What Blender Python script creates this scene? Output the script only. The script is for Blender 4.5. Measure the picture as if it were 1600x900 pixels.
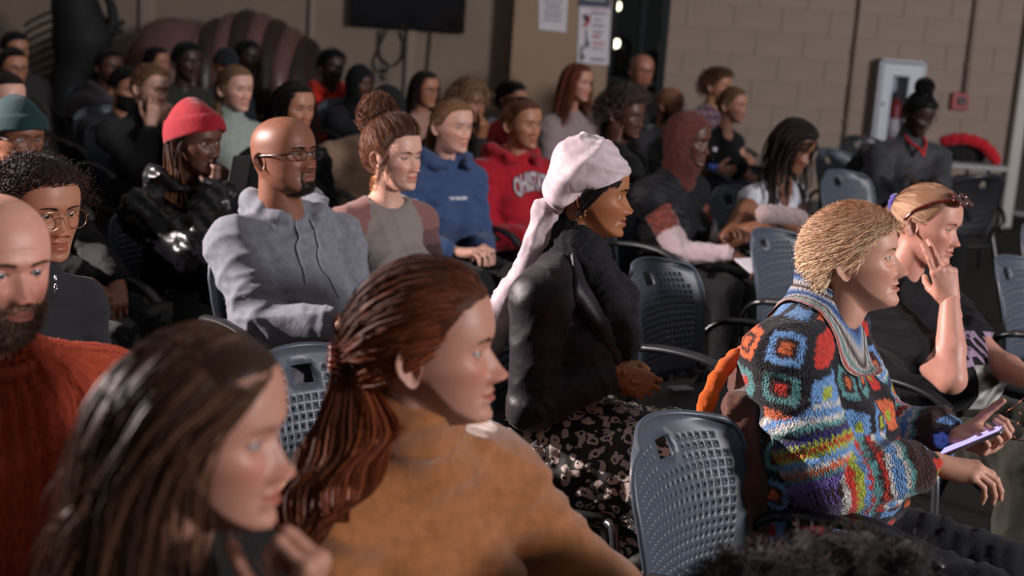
import bpy, math, random
import numpy as np
from mathutils import Vector, Matrix
for o in list(bpy.data.objects): bpy.data.objects.remove(o)
sc = bpy.context.scene
COL = sc.collection
R = math.radians
# ---------------------------------------------------------------- camera
FPX, PITCH, ROLL, CAMH = 2200.0, 11.81, 4.0, 1.70
cam = bpy.data.cameras.new('camera'); camo = bpy.data.objects.new('camera', cam); COL.objects.link(camo)
cam.sensor_width = 36; cam.lens = FPX / 1600 * 36; cam.clip_start = .05
CAMR = Matrix.Rotation(R(90 - PITCH), 3, 'X') @ Matrix.Rotation(R(ROLL), 3, 'Z')
camo.matrix_world = Matrix.Translation((0, 0, CAMH)) @ CAMR.to_4x4()
cam.dof.use_dof = True; cam.dof.focus_distance = 3.25; cam.dof.aperture_fstop = 2.9
sc.camera = camo
# ---------------------------------------------------------------- light
sc.view_settings.view_transform = 'Standard'; sc.view_settings.look = 'None'
sc.view_settings.gamma = 1; sc.view_settings.use_curve_mapping = False
sc.view_settings.exposure = 0.0
w = bpy.data.worlds.new('room_air'); sc.world = w; w.use_nodes = True
w.node_tree.nodes['Background'].inputs[0].default_value = (.80, .78, .84, 1)
w.node_tree.nodes['Background'].inputs[1].default_value = .14
def aim(o, loc, tgt):
    o.location = loc
    o.rotation_euler = (Vector(tgt) - Vector(loc)).to_track_quat('-Z', 'Y').to_euler()
def lamp(name, kind, loc, tgt, power, color, **kw):
    l = bpy.data.lights.new(name, kind); l.energy = power; l.color = color
    for k, v in kw.items(): setattr(l, k, v)
    o = bpy.data.objects.new(name, l); COL.objects.link(o); aim(o, loc, tgt); return o
# projector behind the audience (hard light from the left), stage wash from the right, ceiling glow
lamp('projector_lamp', 'SPOT', (-5.6, 4.3, 2.9), (1.2, 3.4, .85), 4000, (1, .86, .84), spot_size=R(48), spot_blend=.35, shadow_soft_size=.06)
lamp('stage_lamp', 'AREA', (10.5, -2.0, 3.9), (0, 8, 1.2), 1300, (.97, .93, .95), shape='RECTANGLE', size=1.8, size_y=1.2)
lamp('ceiling_lamp', 'AREA', (.5, 5.5, 4.4), (.5, 5.5, 0), 25, (1, .9, .82), shape='RECTANGLE', size=5, size_y=5)
# ---------------------------------------------------------------- helpers
def A3(v): return np.array(v, float)
CAMRN = np.array(CAMR)
def at(px, py, d):                      # a point at depth d along the lens axis, seen at this pixel
    v = np.array([(px - 800) / FPX, -(py - 450) / FPX, -1.0]) * d
    return np.array([0, 0, CAMH]) + CAMRN @ v
def at_y(px, py, y):                    # a point on the vertical plane y
    v = CAMRN @ np.array([(px - 800) / FPX, -(py - 450) / FPX, -1.0])
    return np.array([0, 0, CAMH]) + v * (y / v[1])
def at_z(px, py, z):
    v = CAMRN @ np.array([(px - 800) / FPX, -(py - 450) / FPX, -1.0])
    return np.array([0, 0, CAMH]) + v * ((z - CAMH) / v[2])
def lin(c):
    c = np.array(c, float) / 255.0
    return np.where(c <= .04045, c / 12.92, ((c + .055) / 1.055) ** 2.4)
def rgb(*c):
    return tuple(lin(c)) + (1.0,)
def rotz(a):
    c, s = math.cos(a), math.sin(a); return np.array([[c, -s, 0], [s, c, 0], [0, 0, 1.0]])
def rotx(a):
    c, s = math.cos(a), math.sin(a); return np.array([[1.0, 0, 0], [0, c, -s], [0, s, c]])
def roty(a):
    c, s = math.cos(a), math.sin(a); return np.array([[c, 0, s], [0, 1.0, 0], [-s, 0, c]])
def unit(v):
    v = np.asarray(v, float); return v / (np.linalg.norm(v, axis=-1, keepdims=True) + 1e-9)
def sst(a, b, x):
    t = np.clip((x - a) / (b - a), 0, 1); return t * t * (3 - 2 * t)
def gz(x, z, cx, cz, sx, sz): return np.exp(-((x - cx) / sx) ** 2 / 2 - ((z - cz) / sz) ** 2 / 2)

def mesh_data(name, V, Fs, mat=None, smooth=True, cols=None, floats=None):
    """V (n,3); Fs array (m,3|4) or list of such arrays"""
    if not isinstance(Fs, (list, tuple)): Fs = [Fs]
    Fs = [np.asarray(f, np.int32) for f in Fs if len(f)]
    me = bpy.data.meshes.new(name)
    V = np.ascontiguousarray(V, np.float32)
    me.vertices.add(len(V)); me.vertices.foreach_set('co', V.ravel())
    nl = sum(f.size for f in Fs); npol = sum(len(f) for f in Fs)
    me.loops.add(nl); me.loops.foreach_set('vertex_index', np.concatenate([f.ravel() for f in Fs]))
    me.polygons.add(npol)
    tot = np.concatenate([np.full(len(f), f.shape[1], np.int32) for f in Fs])
    st = np.concatenate([[0], np.cumsum(tot)[:-1]]).astype(np.int32)
    me.polygons.foreach_set('loop_start', st)
    me.polygons.foreach_set('use_smooth', np.full(npol, smooth))
    if cols:
        for k, c in cols.items():
            c = np.asarray(c, np.float32)
            if c.shape[1] == 3: c = np.hstack([c, np.ones((len(c), 1), np.float32)])
            a = me.color_attributes.new(k, 'FLOAT_COLOR', 'POINT'); a.data.foreach_set('color', np.ascontiguousarray(c).ravel())
    if floats:
        for k, c in floats.items():
            a = me.attributes.new(k, 'FLOAT', 'POINT'); a.data.foreach_set('value', np.asarray(c, np.float32))
    me.update(calc_edges=True); me.validate()
    if mat:
        for m in (mat if isinstance(mat, (list, tuple)) else [mat]): me.materials.append(m)
    return me
def link(name, data, parent=None, loc=None):
    o = bpy.data.objects.new(name, data); COL.objects.link(o)
    if parent is not None: o.parent = parent
    if loc is not None: o.location = loc
    return o
def tag(o, label=None, cat=None, group=None, kind=None):
    if label: o['label'] = label
    if cat: o['category'] = cat
    if group: o['group'] = group
    if kind: o['kind'] = kind
    return o
def empty(name, loc, label, cat, group=None, rz=0):
    o = link(name, None, loc=loc); o.rotation_euler = (0, 0, rz); o.empty_display_size = .1
    return tag(o, label, cat, group)
def copy_tree(o, parent=None):
    c = o.copy(); COL.objects.link(c); c.parent = parent
    for ch in list(o.children):
        if ch.name in COL.objects: copy_tree(ch, c)
    return c
class Geo:
    """collects verts / faces of several shapes that make ONE part"""
    def __init__(s): s.V, s.F, s.n = [], [], 0
    def add(s, V, F):
        V = np.asarray(V, float); s.V.append(V)
        for f in (F if isinstance(F, list) else [F]):
            if len(f): s.F.append(np.asarray(f, np.int32) + s.n)
        s.n += len(V); return s
    def box(s, c, size, rot=None, bev=0):
        x, y, z = np.array(size) / 2
        if bev <= 0:
            V = np.array([[i, j, k] for i in (-x, x) for j in (-y, y) for k in (-z, z)])
            F = [[0, 1, 3, 2], [4, 6, 7, 5], [0, 4, 5, 1], [2, 3, 7, 6], [0, 2, 6, 4], [1, 5, 7, 3]]
            if rot is not None: V = V @ np.asarray(rot).T
            return s.add(V + c, np.array(F))
        b = min(bev, x * .9, y * .9, z * .9); V = []; 
        for i in (-1, 1):
            for j in (-1, 1):
                for k in (-1, 1):
                    V += [[i * x, j * (y - b), k * (z - b)], [i * (x - b), j * y, k * (z - b)], [i * (x - b), j * (y - b), k * z]]
        V = np.array(V); ix = lambda i, j, k, a: ((i * 2 + j) * 2 + k) * 3 + a
        Q, T = [], []
        for i in (0, 1):
            Q.append([ix(i, 0, 0, 0), ix(i, 1, 0, 0), ix(i, 1, 1, 0), ix(i, 0, 1, 0)][::(-1 if i == 0 else 1)])
            Q.append([ix(0, i, 0, 1), ix(1, i, 0, 1), ix(1, i, 1, 1), ix(0, i, 1, 1)][::(1 if i == 0 else -1)])
            Q.append([ix(0, 0, i, 2), ix(1, 0, i, 2), ix(1, 1, i, 2), ix(0, 1, i, 2)][::(-1 if i == 0 else 1)])
            for j in (0, 1):
                sg = 1 if (i + j) % 2 == 0 else -1
                Q.append([ix(0, i, j, 1), ix(1, i, j, 1), ix(1, i, j, 2), ix(0, i, j, 2)][::sg])
                Q.append([ix(i, 0, j, 0), ix(i, 1, j, 0), ix(i, 1, j, 2), ix(i, 0, j, 2)][::-sg])
                Q.append([ix(i, j, 0, 0), ix(i, j, 1, 0), ix(i, j, 1, 1), ix(i, j, 0, 1)][::sg])
                for k in (0, 1): T.append([ix(i, j, k, 0), ix(i, j, k, 1), ix(i, j, k, 2)][::(-1 if (i + j + k) % 2 == 0 else 1)])
        if rot is not None: V = V @ np.asarray(rot).T
        return s.add(V + c, [np.array(Q), np.array(T)])
    def tube(s, P, r, n=8, closed=False, caps=True):
        P = np.asarray(P, float); k = len(P); r = np.broadcast_to(np.asarray(r, float), (k,))
        if closed: T = np.roll(P, -1, 0) - np.roll(P, 1, 0)
        else: T = np.gradient(P, axis=0)
        T = unit(T); u = np.cross(T[0], [0, 0, 1.0])
        if np.linalg.norm(u) < .1: u = np.cross(T[0], [1.0, 0, 0])
        u = unit(u); V = []; a = np.arange(n) * 2 * np.pi / n
        for i in range(k):
            u = unit(u - T[i] * (u @ T[i])); v = np.cross(T[i], u)
            V.append(P[i] + r[i] * (np.cos(a)[:, None] * u + np.sin(a)[:, None] * v))
        V = np.concatenate(V); F = []
        m = k if closed else k - 1
        i = np.arange(m)[:, None]; j = np.arange(n)[None]
        i2 = (i + 1) % k; j2 = (j + 1) % n
        F = np.stack([i * n + j, i * n + j2, i2 * n + j2, i2 * n + j], -1).reshape(-1, 4)
        Fs = [F]
        if caps and not closed:
            V = np.vstack([V, P[0], P[-1]]); jj = np.arange(n)
            Fs.append(np.stack([np.full(n, k * n), (jj + 1) % n, jj], -1))
            Fs.append(np.stack([np.full(n, k * n + 1), (k - 1) * n + jj, (k - 1) * n + (jj + 1) % n], -1))
        return s.add(V, Fs)
    def lathe(s, prof, c=(0, 0, 0), n=20, rot=None):
        prof = np.asarray(prof, float); a = np.arange(n) * 2 * np.pi / n; k = len(prof)
        V = np.stack([prof[:, 0, None] * np.cos(a), prof[:, 0, None] * np.sin(a), np.broadcast_to(prof[:, 1, None], (k, n))], -1).reshape(-1, 3)
        i = np.arange(k - 1)[:, None]; j = np.arange(n)[None]; j2 = (j + 1) % n
        F = np.stack([i * n + j, i * n + j2, (i + 1) * n + j2, (i + 1) * n + j], -1).reshape(-1, 4)
        if rot is not None: V = V @ np.asarray(rot).T
        return s.add(V + np.asarray(c, float), F)
    def prism(s, P, off):
        """flat polygon P (n,3) extruded by off"""
        P = np.asarray(P, float); n = len(P); V = np.vstack([P, P + off]); j = np.arange(n)
        Q = np.stack([j, (j + 1) % n, n + (j + 1) % n, n + j], -1)
        return s.add(V, [Q, np.arange(n)[::-1][None], (n + np.arange(n))[None]])
    def build(s, name, mat, parent=None, loc=None, smooth=False):
        return link(name, s.data(name, mat, smooth), parent, loc)
    def data(s, name, mat, smooth=False):
        return mesh_data(name, np.concatenate(s.V), s.F, mat, smooth)
def grid_faces(nr, nc, wrap=False):
    i = np.arange(nr - 1)[:, None]; j = np.arange(nc if wrap else nc - 1)[None]; j2 = (j + 1) % nc
    return np.stack([i * nc + j, i * nc + j2, (i + 1) * nc + j2, (i + 1) * nc + j], -1).reshape(-1, 4)
def spline(P, n):
    """Catmull-Rom through points"""
    P = np.asarray(P, float); P = np.vstack([2 * P[0] - P[1], P, 2 * P[-1] - P[-2]]); m = len(P) - 3
    t = np.linspace(0, m - 1e-6, n); i = t.astype(int); f = (t - i)[:, None]
    a, b, c, d = P[i], P[i + 1], P[i + 2], P[i + 3]
    return .5 * (2 * b + (c - a) * f + (2 * a - 5 * b + 4 * c - d) * f ** 2 + (3 * b - a - 3 * c + d) * f ** 3)
def vnormals(V, Fq):
    Fq = np.asarray(Fq); d1 = V[Fq[:, 2]] - V[Fq[:, 0]]; d2 = V[Fq[:, 3 if Fq.shape[1] == 4 else 1]] - V[Fq[:, 1 if Fq.shape[1] == 4 else 0]]
    n = np.cross(d1, d2) * (1 if Fq.shape[1] == 4 else -1); N = np.zeros_like(V)
    for a in range(3):
        for c in range(Fq.shape[1]): N[:, a] += np.bincount(Fq[:, c], n[:, a], len(V))
    return unit(N)

class Field:
    """signed distance field on a voxel grid, meshed with surface nets"""
    def __init__(s, lo, hi, v):
        s.v = v; s.lo = np.asarray(lo, float); s.n = np.ceil((np.asarray(hi) - s.lo) / v).astype(int) + 2
        s.f = np.full(s.n, .3, np.float32)
        s.ax = [(s.lo[i] + v * np.arange(s.n[i])).astype(np.float32) for i in range(3)]
    def win(s, lo, hi):
        a = np.clip(np.floor((lo - s.lo) / s.v).astype(int), 0, s.n); b = np.clip(np.ceil((hi - s.lo) / s.v).astype(int) + 1, 0, s.n)
        if (b <= a).any(): return None
        sl = tuple(slice(a[i], b[i]) for i in range(3))
        return sl, s.ax[0][sl[0]][:, None, None], s.ax[1][sl[1]][None, :, None], s.ax[2][sl[2]][None, None, :]
    def put(s, sl, d, k):
        o = s.f[sl]
        if k > 0:
            h = np.maximum(k - np.abs(o - d), 0) / k; s.f[sl] = np.minimum(o, d) - h * h * k * .25
        else: s.f[sl] = np.minimum(o, d)
    def cone(s, a, b, ra, rb, k=.02, rot=None, sc=(1, 1, 1), cut=False):
        a, b = np.asarray(a, float), np.asarray(b, float); m = max(ra, rb) / min(1, min(sc)) + k + 2 * s.v
        w = s.win(np.minimum(a, b) - m, np.maximum(a, b) + m)
        if w is None: return s
        sl, X, Y, Z = w; X, Y, Z = X - a[0], Y - a[1], Z - a[2]; B = b - a
        if rot is not None:
            X, Y, Z = (rot[0, i] * X + rot[1, i] * Y + rot[2, i] * Z for i in range(3)); B = rot.T @ B
        X, Y, Z = X * sc[0], Y * sc[1], Z * sc[2]; B = B * np.asarray(sc)
        h = np.clip((X * B[0] + Y * B[1] + Z * B[2]) / (B @ B + 1e-9), 0, 1)
        d = np.sqrt((X - h * B[0]) ** 2 + (Y - h * B[1]) ** 2 + (Z - h * B[2]) ** 2) - (ra + (rb - ra) * h)
        d = (d * (.9 if rot is not None else 1)).astype(np.float32)
        if cut: s.cutput(sl, d, k)
        else: s.put(sl, d, k)
        return s
    def cutput(s, sl, d, k):
        o = s.f[sl]; d = -d; h = np.maximum(k - np.abs(o - d), 0) / max(k, 1e-6); s.f[sl] = np.maximum(o, d) + h * h * k * .25
    def ell(s, c, r, k=.02, rot=None, cut=False):
        c = np.asarray(c, float); r = np.asarray(r, float); m = r.max() + k + 2 * s.v
        w = s.win(c - m, c + m)
        if w is None: return s
        sl, X, Y, Z = w; X, Y, Z = X - c[0], Y - c[1], Z - c[2]
        if rot is not None: X, Y, Z = (rot[0, i] * X + rot[1, i] * Y + rot[2, i] * Z for i in range(3))
        q = np.sqrt((X / r[0]) ** 2 + (Y / r[1]) ** 2 + (Z / r[2]) ** 2)
        q2 = np.sqrt((X / r[0] ** 2) ** 2 + (Y / r[1] ** 2) ** 2 + (Z / r[2] ** 2) ** 2)
        d = (q * (q - 1) / (q2 + 1e-6)).astype(np.float32)
        if cut: s.cutput(sl, d, k)
        else: s.put(sl, d, k)
        return s
    def path(s, P, r, k=.02):
        r = np.broadcast_to(np.asarray(r, float), (len(P),))
        for i in range(len(P) - 1): s.cone(P[i], P[i + 1], r[i], r[i + 1], k)
        return s
    def plane(s, p, n):                       # keep the side away from n
        X, Y, Z = s.ax[0][:, None, None], s.ax[1][None, :, None], s.ax[2][None, None, :]
        d = (X - p[0]) * n[0] + (Y - p[1]) * n[1] + (Z - p[2]) * n[2]
        s.f = np.maximum(s.f, d.astype(np.float32)); return s
    def mesh(s, smooth=1):
        f = s.f.copy()
        for ax in range(3):                   # closed at the border
            i = [slice(None)] * 3; i[ax] = 0; f[tuple(i)] = .1; i[ax] = -1; f[tuple(i)] = .1
        ins = f < 0; n = np.array(f.shape) - 1
        cs = np.zeros(n, np.int8)
        cor = [(i, j, k) for i in (0, 1) for j in (0, 1) for k in (0, 1)]
        sub = lambda A, c: A[c[0]:c[0] + n[0], c[1]:c[1] + n[1], c[2]:c[2] + n[2]]
        for c in cor: cs += sub(ins, c)
        act = np.argwhere((cs > 0) & (cs < 8)); idx = np.full(n, -1, np.int32)
        if len(act) == 0: return np.zeros((0, 3)), np.zeros((0, 4), int)
        idx[tuple(act.T)] = np.arange(len(act))
        fv = [f[act[:, 0] + c[0], act[:, 1] + c[1], act[:, 2] + c[2]] for c in cor]
        acc = np.zeros((len(act), 3)); cnt = np.zeros(len(act))
        for a in range(8):
            for b in range(a + 1, 8):
                df = np.abs(np.array(cor[a]) - cor[b])
                if df.sum() != 1: continue
                mk = (fv[a] < 0) != (fv[b] < 0); t = np.where(mk, fv[a] / np.where(mk, fv[a] - fv[b], 1), 0)
                p = np.array(cor[a]) + t[:, None] * (np.array(cor[b]) - cor[a]); acc += p * mk[:, None]; cnt += mk
        V = s.lo + (act + acc / cnt[:, None]) * s.v
        Q = []
        for ax in range(3):
            o1, o2 = [(1, 2), (2, 0), (0, 1)][ax]
            a0 = [slice(1, n[i]) for i in range(3)]; a0[ax] = slice(0, n[ax])
            a1 = list(a0); a1[ax] = slice(1, n[ax] + 1)
            i0, i1 = ins[tuple(a0)], ins[tuple(a1)]
            e = np.argwhere(i0 != i1)
            if len(e) == 0: continue
            fl = i0[tuple(e.T)]; off = np.array([1, 1, 1]); off[ax] = 0; e = e + off
            def cell(d1, d2):
                q = e.copy(); q[:, o1] -= d1; q[:, o2] -= d2; return idx[tuple(q.T)]
            q = np.stack([cell(1, 1), cell(0, 1), cell(0, 0), cell(1, 0)], -1)
            q[~fl] = q[~fl][:, ::-1]; Q.append(q)
        Q = np.concatenate(Q)
        for _ in range(smooth):
            S = np.zeros_like(V); C = np.zeros(len(V))
            for c in range(4):
                a, b = Q[:, c], Q[:, (c + 1) % 4]
                for ax in range(3): S[:, ax] += np.bincount(a, V[b][:, ax], len(V)) + np.bincount(b, V[a][:, ax], len(V))
                C += np.bincount(a, minlength=len(V)) + np.bincount(b, minlength=len(V))
            V = V * .45 + .55 * S / np.maximum(C, 1)[:, None]
        return V, Q
def folds(V, N, amp, wl, seed=0, ax=(.4, .4, 1.0)):
    """cloth-like ridges pushed along the normals"""
    rg = np.random.default_rng(seed); k = 2 * np.pi / wl; w = np.zeros(len(V)); ax = np.asarray(ax)
    for i in range(4):
        d = unit(rg.normal(size=3) * ax) * k * rg.uniform(.6, 1.4); e = unit(rg.normal(size=3)) * k * .45; g = unit(rg.normal(size=3)) * k * .3
        s = np.sin(V @ d + 1.6 * np.sin(V @ e + rg.uniform(0, 6)) + rg.uniform(0, 6))
        w += (1 - np.abs(s)) ** 1.5 * (.5 + .5 * np.sin(V @ g + rg.uniform(0, 6)))
    return V + N * ((w - .8) * amp)[:, None]

# ---------------------------------------------------------------- materials
MATS = {}
def nodes(name):
    m = bpy.data.materials.new(name); m.use_nodes = True; nt = m.node_tree
    return m, nt, nt.nodes['Principled BSDF']
def setin(b, **kw):
    for k, v in kw.items(): b.inputs[k.replace('_', ' ')].default_value = v
def mk(nt, t, **kw):
    n = nt.nodes.new(t)
    for k, v in kw.items(): setattr(n, k, v)
    return n
def bump_to(nt, b, hsock, strength, dist, prev=None):
    bp = mk(nt, 'ShaderNodeBump'); bp.inputs['Strength'].default_value = strength; bp.inputs['Distance'].default_value = dist
    nt.links.new(hsock, bp.inputs['Height'])
    if prev is not None: nt.links.new(prev, bp.inputs['Normal'])
    nt.links.new(bp.outputs[0], b.inputs['Normal']); return bp.outputs[0]
def noise(nt, scale, detail=4, vec=None, rough=.6, dist=0):
    n = mk(nt, 'ShaderNodeTexNoise'); n.inputs['Scale'].default_value = scale; n.inputs['Detail'].default_value = detail
    n.inputs['Roughness'].default_value = rough; n.inputs['Distortion'].default_value = dist
    if vec is None:
        tc = mk(nt, 'ShaderNodeTexCoord'); vec = tc.outputs['Object']
    nt.links.new(vec, n.inputs['Vector']); return n.outputs['Fac']
def mix(nt, fac, a, b, mode='MIX'):
    n = mk(nt, 'ShaderNodeMix', data_type='RGBA', blend_type=mode)
    for i, v in ((0, fac), (6, a), (7, b)):
        if hasattr(v, 'type'): nt.links.new(v, n.inputs[i])
        else: n.inputs[i].default_value = v
    return n.outputs[2]
def ramp(nt, fac, stops):
    n = mk(nt, 'ShaderNodeValToRGB'); e = n.color_ramp.elements
    while len(e) < len(stops): e.new(.5)
    for i, (p, c) in enumerate(stops): e[i].position = p; e[i].color = c if len(c) == 4 else tuple(c) + (1,)
    nt.links.new(fac, n.inputs[0]); return n.outputs[0]
def math_(nt, op, a, b=None, c=None):
    n = mk(nt, 'ShaderNodeMath', operation=op)
    for i, v in enumerate((a, b, c)):
        if v is None: continue
        if hasattr(v, 'type'): nt.links.new(v, n.inputs[i])
        else: n.inputs[i].default_value = v
    return n.outputs[0]
def plain(name, c, rough=.5, metal=0, spec=.5, var=0, vs=20, bump=0, bs=200, coat=0, **kw):
    if name in MATS: return MATS[name]
    m, nt, b = nodes(name); setin(b, Base_Color=rgb(*c), Roughness=rough, Metallic=metal, Coat_Weight=coat); b.inputs['Specular IOR Level'].default_value = spec
    if var:
        f = noise(nt, vs); c2 = tuple(np.clip(np.array(rgb(*c))[:3] * (1 - var), 0, 1)) + (1,); c3 = tuple(np.clip(np.array(rgb(*c))[:3] * (1 + var), 0, 1)) + (1,)
        nt.links.new(ramp(nt, f, [(.35, c2), (.65, c3)]), b.inputs['Base Color'])
    if bump: bump_to(nt, b, noise(nt, bs, 3), bump, .004)
    for k, v in kw.items(): b.inputs[k.replace('_', ' ')].default_value = v
    MATS[name] = m; return m
def cloth(name, c, rough=.85, weave=600, wb=.25, fold=9, fb=.35, var=.14, sheen=.15, c2=None, spec=.25):
    """woven or knitted cloth: fine weave, soft creases"""
    if name in MATS: return MATS[name]
    m, nt, b = nodes(name); col = rgb(*c); sheen = sheen * min(1, max(c) / 90); setin(b, Base_Color=col, Roughness=rough, Sheen_Weight=sheen, Sheen_Roughness=.5); b.inputs['Specular IOR Level'].default_value = spec
    f = noise(nt, 45, 5); dk = tuple(np.array(col[:3]) * (1 - var)) + (1,); lt = tuple(np.clip(np.array(col[:3]) * (1 + var), 0, 1)) + (1,)
    if c2: lt = rgb(*c2)
    nt.links.new(ramp(nt, f, [(.3, dk), (.7, lt)]), b.inputs['Base Color'])
    p = bump_to(nt, b, noise(nt, fold, 3, dist=1.2), fb, .014); bump_to(nt, b, noise(nt, weave, 2), wb, .002, p)
    MATS[name] = m; return m
def vcol_cloth(name, rough=.9, bs=330, strength=.6, dist=.004, vor=True, sheen=.2):
    """cloth whose yarn colours are stored per stitch on the mesh"""
    if name in MATS: return MATS[name]
    m, nt, b = nodes(name); setin(b, Roughness=rough, Sheen_Weight=sheen); b.inputs['Specular IOR Level'].default_value = .2
    a = mk(nt, 'ShaderNodeAttribute', attribute_name='Col'); nt.links.new(a.outputs['Color'], b.inputs['Base Color'])
    if vor:
        v = mk(nt, 'ShaderNodeTexVoronoi'); v.inputs['Scale'].default_value = bs
        tc = mk(nt, 'ShaderNodeTexCoord'); nt.links.new(tc.outputs['Object'], v.inputs['Vector']); h = math_(nt, 'MULTIPLY', v.outputs['Distance'], -1)
    else: h = noise(nt, bs, 2)
    bump_to(nt, b, h, strength, dist); MATS[name] = m; return m
def skin_mat(name, c, lip, hairc, rough=.47, stub=1.0):
    if name in MATS: return MATS[name]
    m, nt, b = nodes(name)
    setin(b, Roughness=rough, Subsurface_Weight=.12, Subsurface_Scale=.008); b.inputs['Subsurface Radius'].default_value = (1, .35, .2); b.inputs['Specular IOR Level'].default_value = .42
    col = np.array(rgb(*c)[:3]); f = noise(nt, 32, 4)
    base = ramp(nt, f, [(.3, tuple(col * np.array([.93, .88, .86]))), (.7, tuple(np.clip(col * 1.06, 0, 1)))])
    a = mk(nt, 'ShaderNodeAttribute', attribute_name='Mask'); s = mk(nt, 'ShaderNodeSeparateColor'); nt.links.new(a.outputs['Color'], s.inputs[0])
    x = mix(nt, s.outputs[2], base, tuple(np.clip(col * np.array([1.08, .74, .70]), 0, 1)) + (1,))
    x = mix(nt, s.outputs[0], x, rgb(*lip))
    hm = math_(nt, 'MULTIPLY', s.outputs[1], stub)
    x = mix(nt, hm, x, rgb(*hairc)); nt.links.new(x, b.inputs['Base Color'])
    p = bump_to(nt, b, noise(nt, 260, 3), .12, .002); bump_to(nt, b, noise(nt, 900, 2), .1, .001, p)
    MATS[name] = m; return m
def hair_mat(name, rough=.38, spec=.11):
    if name in MATS: return MATS[name]
    m, nt, b = nodes(name); rough = rough + .08; setin(b, Roughness=rough, Sheen_Weight=.05); b.inputs['Specular IOR Level'].default_value = spec
    a = mk(nt, 'ShaderNodeAttribute', attribute_name='Col'); nt.links.new(a.outputs['Color'], b.inputs['Base Color'])
    b.inputs['Anisotropic'].default_value = .4
    MATS[name] = m; return m
def glass(name, tint=(1, 1, 1, 1), ior=1.45, rough=.02, thin=.82):
    if name in MATS: return MATS[name]
    m = bpy.data.materials.new(name); m.use_nodes = True; nt = m.node_tree; nt.nodes.clear()
    o = mk(nt, 'ShaderNodeOutputMaterial'); t = mk(nt, 'ShaderNodeBsdfTransparent'); g = mk(nt, 'ShaderNodeBsdfGlossy'); mx = mk(nt, 'ShaderNodeMixShader'); fr = mk(nt, 'ShaderNodeFresnel')
    t.inputs[0].default_value = tint; g.inputs['Roughness'].default_value = rough; fr.inputs[0].default_value = ior
    nt.links.new(fr.outputs[0], mx.inputs[0]); nt.links.new(t.outputs[0], mx.inputs[1]); nt.links.new(g.outputs[0], mx.inputs[2]); nt.links.new(mx.outputs[0], o.inputs[0])
    MATS[name] = m; return m
# ---------------------------------------------------------------- the room
YB = 12.2
def wall_mat(name, c):
    m, nt, b = nodes(name); setin(b, Roughness=.72); b.inputs['Specular IOR Level'].default_value = .3; f = noise(nt, 3, 5)
    col = np.array(rgb(*c)[:3]); nt.links.new(ramp(nt, f, [(.3, tuple(col * .93)), (.7, tuple(col * 1.05))]), b.inputs['Base Color']); bump_to(nt, b, noise(nt, 120, 4), .25, .004); return m
WALLM = wall_mat('painted_block', (148, 131, 118)); JOINT = wall_mat('painted_joint', (146, 129, 116))
def structure(name, G, mat, parent=None): return tag(G.build(name, mat, parent), kind='structure')
def fl_mat():
    m, nt, b = nodes('dark_carpet'); setin(b, Roughness=.95); b.inputs['Specular IOR Level'].default_value = .15
    f = noise(nt, 160, 4); nt.links.new(ramp(nt, f, [(.3, rgb(40, 37, 36)), (.7, rgb(62, 57, 54))]), b.inputs['Base Color']); bump_to(nt, b, noise(nt, 500, 2), .5, .006); return m
floor = structure('floor', Geo().box((0, 5.5, -.05), (16, 15, .1)), fl_mat())
xw0, xw1 = at_y(953, 60, YB)[0], at_y(1043, 60, YB)[0]            # glazed opening
xr = at_y(1588, 160, YB)[0]
wl = structure('wall_back', Geo().box(((-6 + xw0) / 2, YB + .1, 1.7), (xw0 + 6, .2, 3.4)), wall_mat('painted_plaster', (136, 120, 106)))
wr = structure('wall_right', Geo().box(((xw1 + xr) / 2, YB + .1, 1.7), (xr - xw1, .2, 3.4)), JOINT)
structure('wall_side', Geo().box((xr + 1.3, YB + 1.2, 1.7), (2.4, .2, 3.4)), wall_mat('dark_wall', (50, 45, 42)))
structure('wall_left', Geo().box((-6.0, 5.5, 1.7), (.2, 13.5, 3.4)), wall_mat('left_wall', (112, 100, 84)))
# individual concrete blocks of the right hand wall
bw, bh = .406, .2065; bd = Geo().box((0, 0, 0), (bw - .004, .02, bh - .004), bev=.0018).data('block', WALLM); hb = Geo().box((0, 0, 0), (bw / 2 - .004, .02, bh - .004), bev=.0018).data('half_block', WALLM)
x00 = at_y(1222, 30, YB)[0]; z00 = at_y(1222, 52, YB)[2]
for k in range(-12, 5):
    z = z00 + bh * (k + .5)
    if z < .08 or z > 3.2: continue
    x = x00 + (bw / 2 if k % 2 else 0)
    while x - bw > xw1: x -= bw
    while x < xr + bw:
        a, b = max(x - bw, xw1), min(x, xr)
        if b - a > bw * .9: link('block', bd, wr, ((a + b) / 2, YB + .004, z))
        elif b - a > .05:
            o = link('block', hb, wr, ((a + b) / 2, YB + .004, z)); o.scale = ((b - a - .004) / (bw / 2 - .004), 1, 1)
        x += bw
# pilaster that carries the notices
xp0 = at_y(801, 60, YB - .25)[0]; xp1 = at_y(951, 60, YB - .25)[0]
structure('trim_1', Geo().box(((xp0 + xp1) / 2, YB - .125, 1.7), (xp1 - xp0, .25, 3.4)), wall_mat('pilaster_paint', (154, 132, 110)))
for i, (px, wd) in enumerate(((489, .05), (645, .07), (231, .12))):
    x = at_y(px, 20, YB)[0]; structure('trim_%d' % (i + 2), Geo().box((x, YB - .02, 1.7), (wd, .045, 3.4), bev=.006), WALLM)
structure('trim_5', Geo().box((xr + .03, YB - .03, 1.7), (.10, .10, 3.4), bev=.01), plain('grey_door_frame', (176, 172, 162), .5))
structure('baseboard_back', Geo().box((xr / 2 + xw1 / 2, YB - .02, .06), (xr - xw1, .02, .12), bev=.004), plain('rubber_base', (46, 42, 40), .6))
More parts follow.
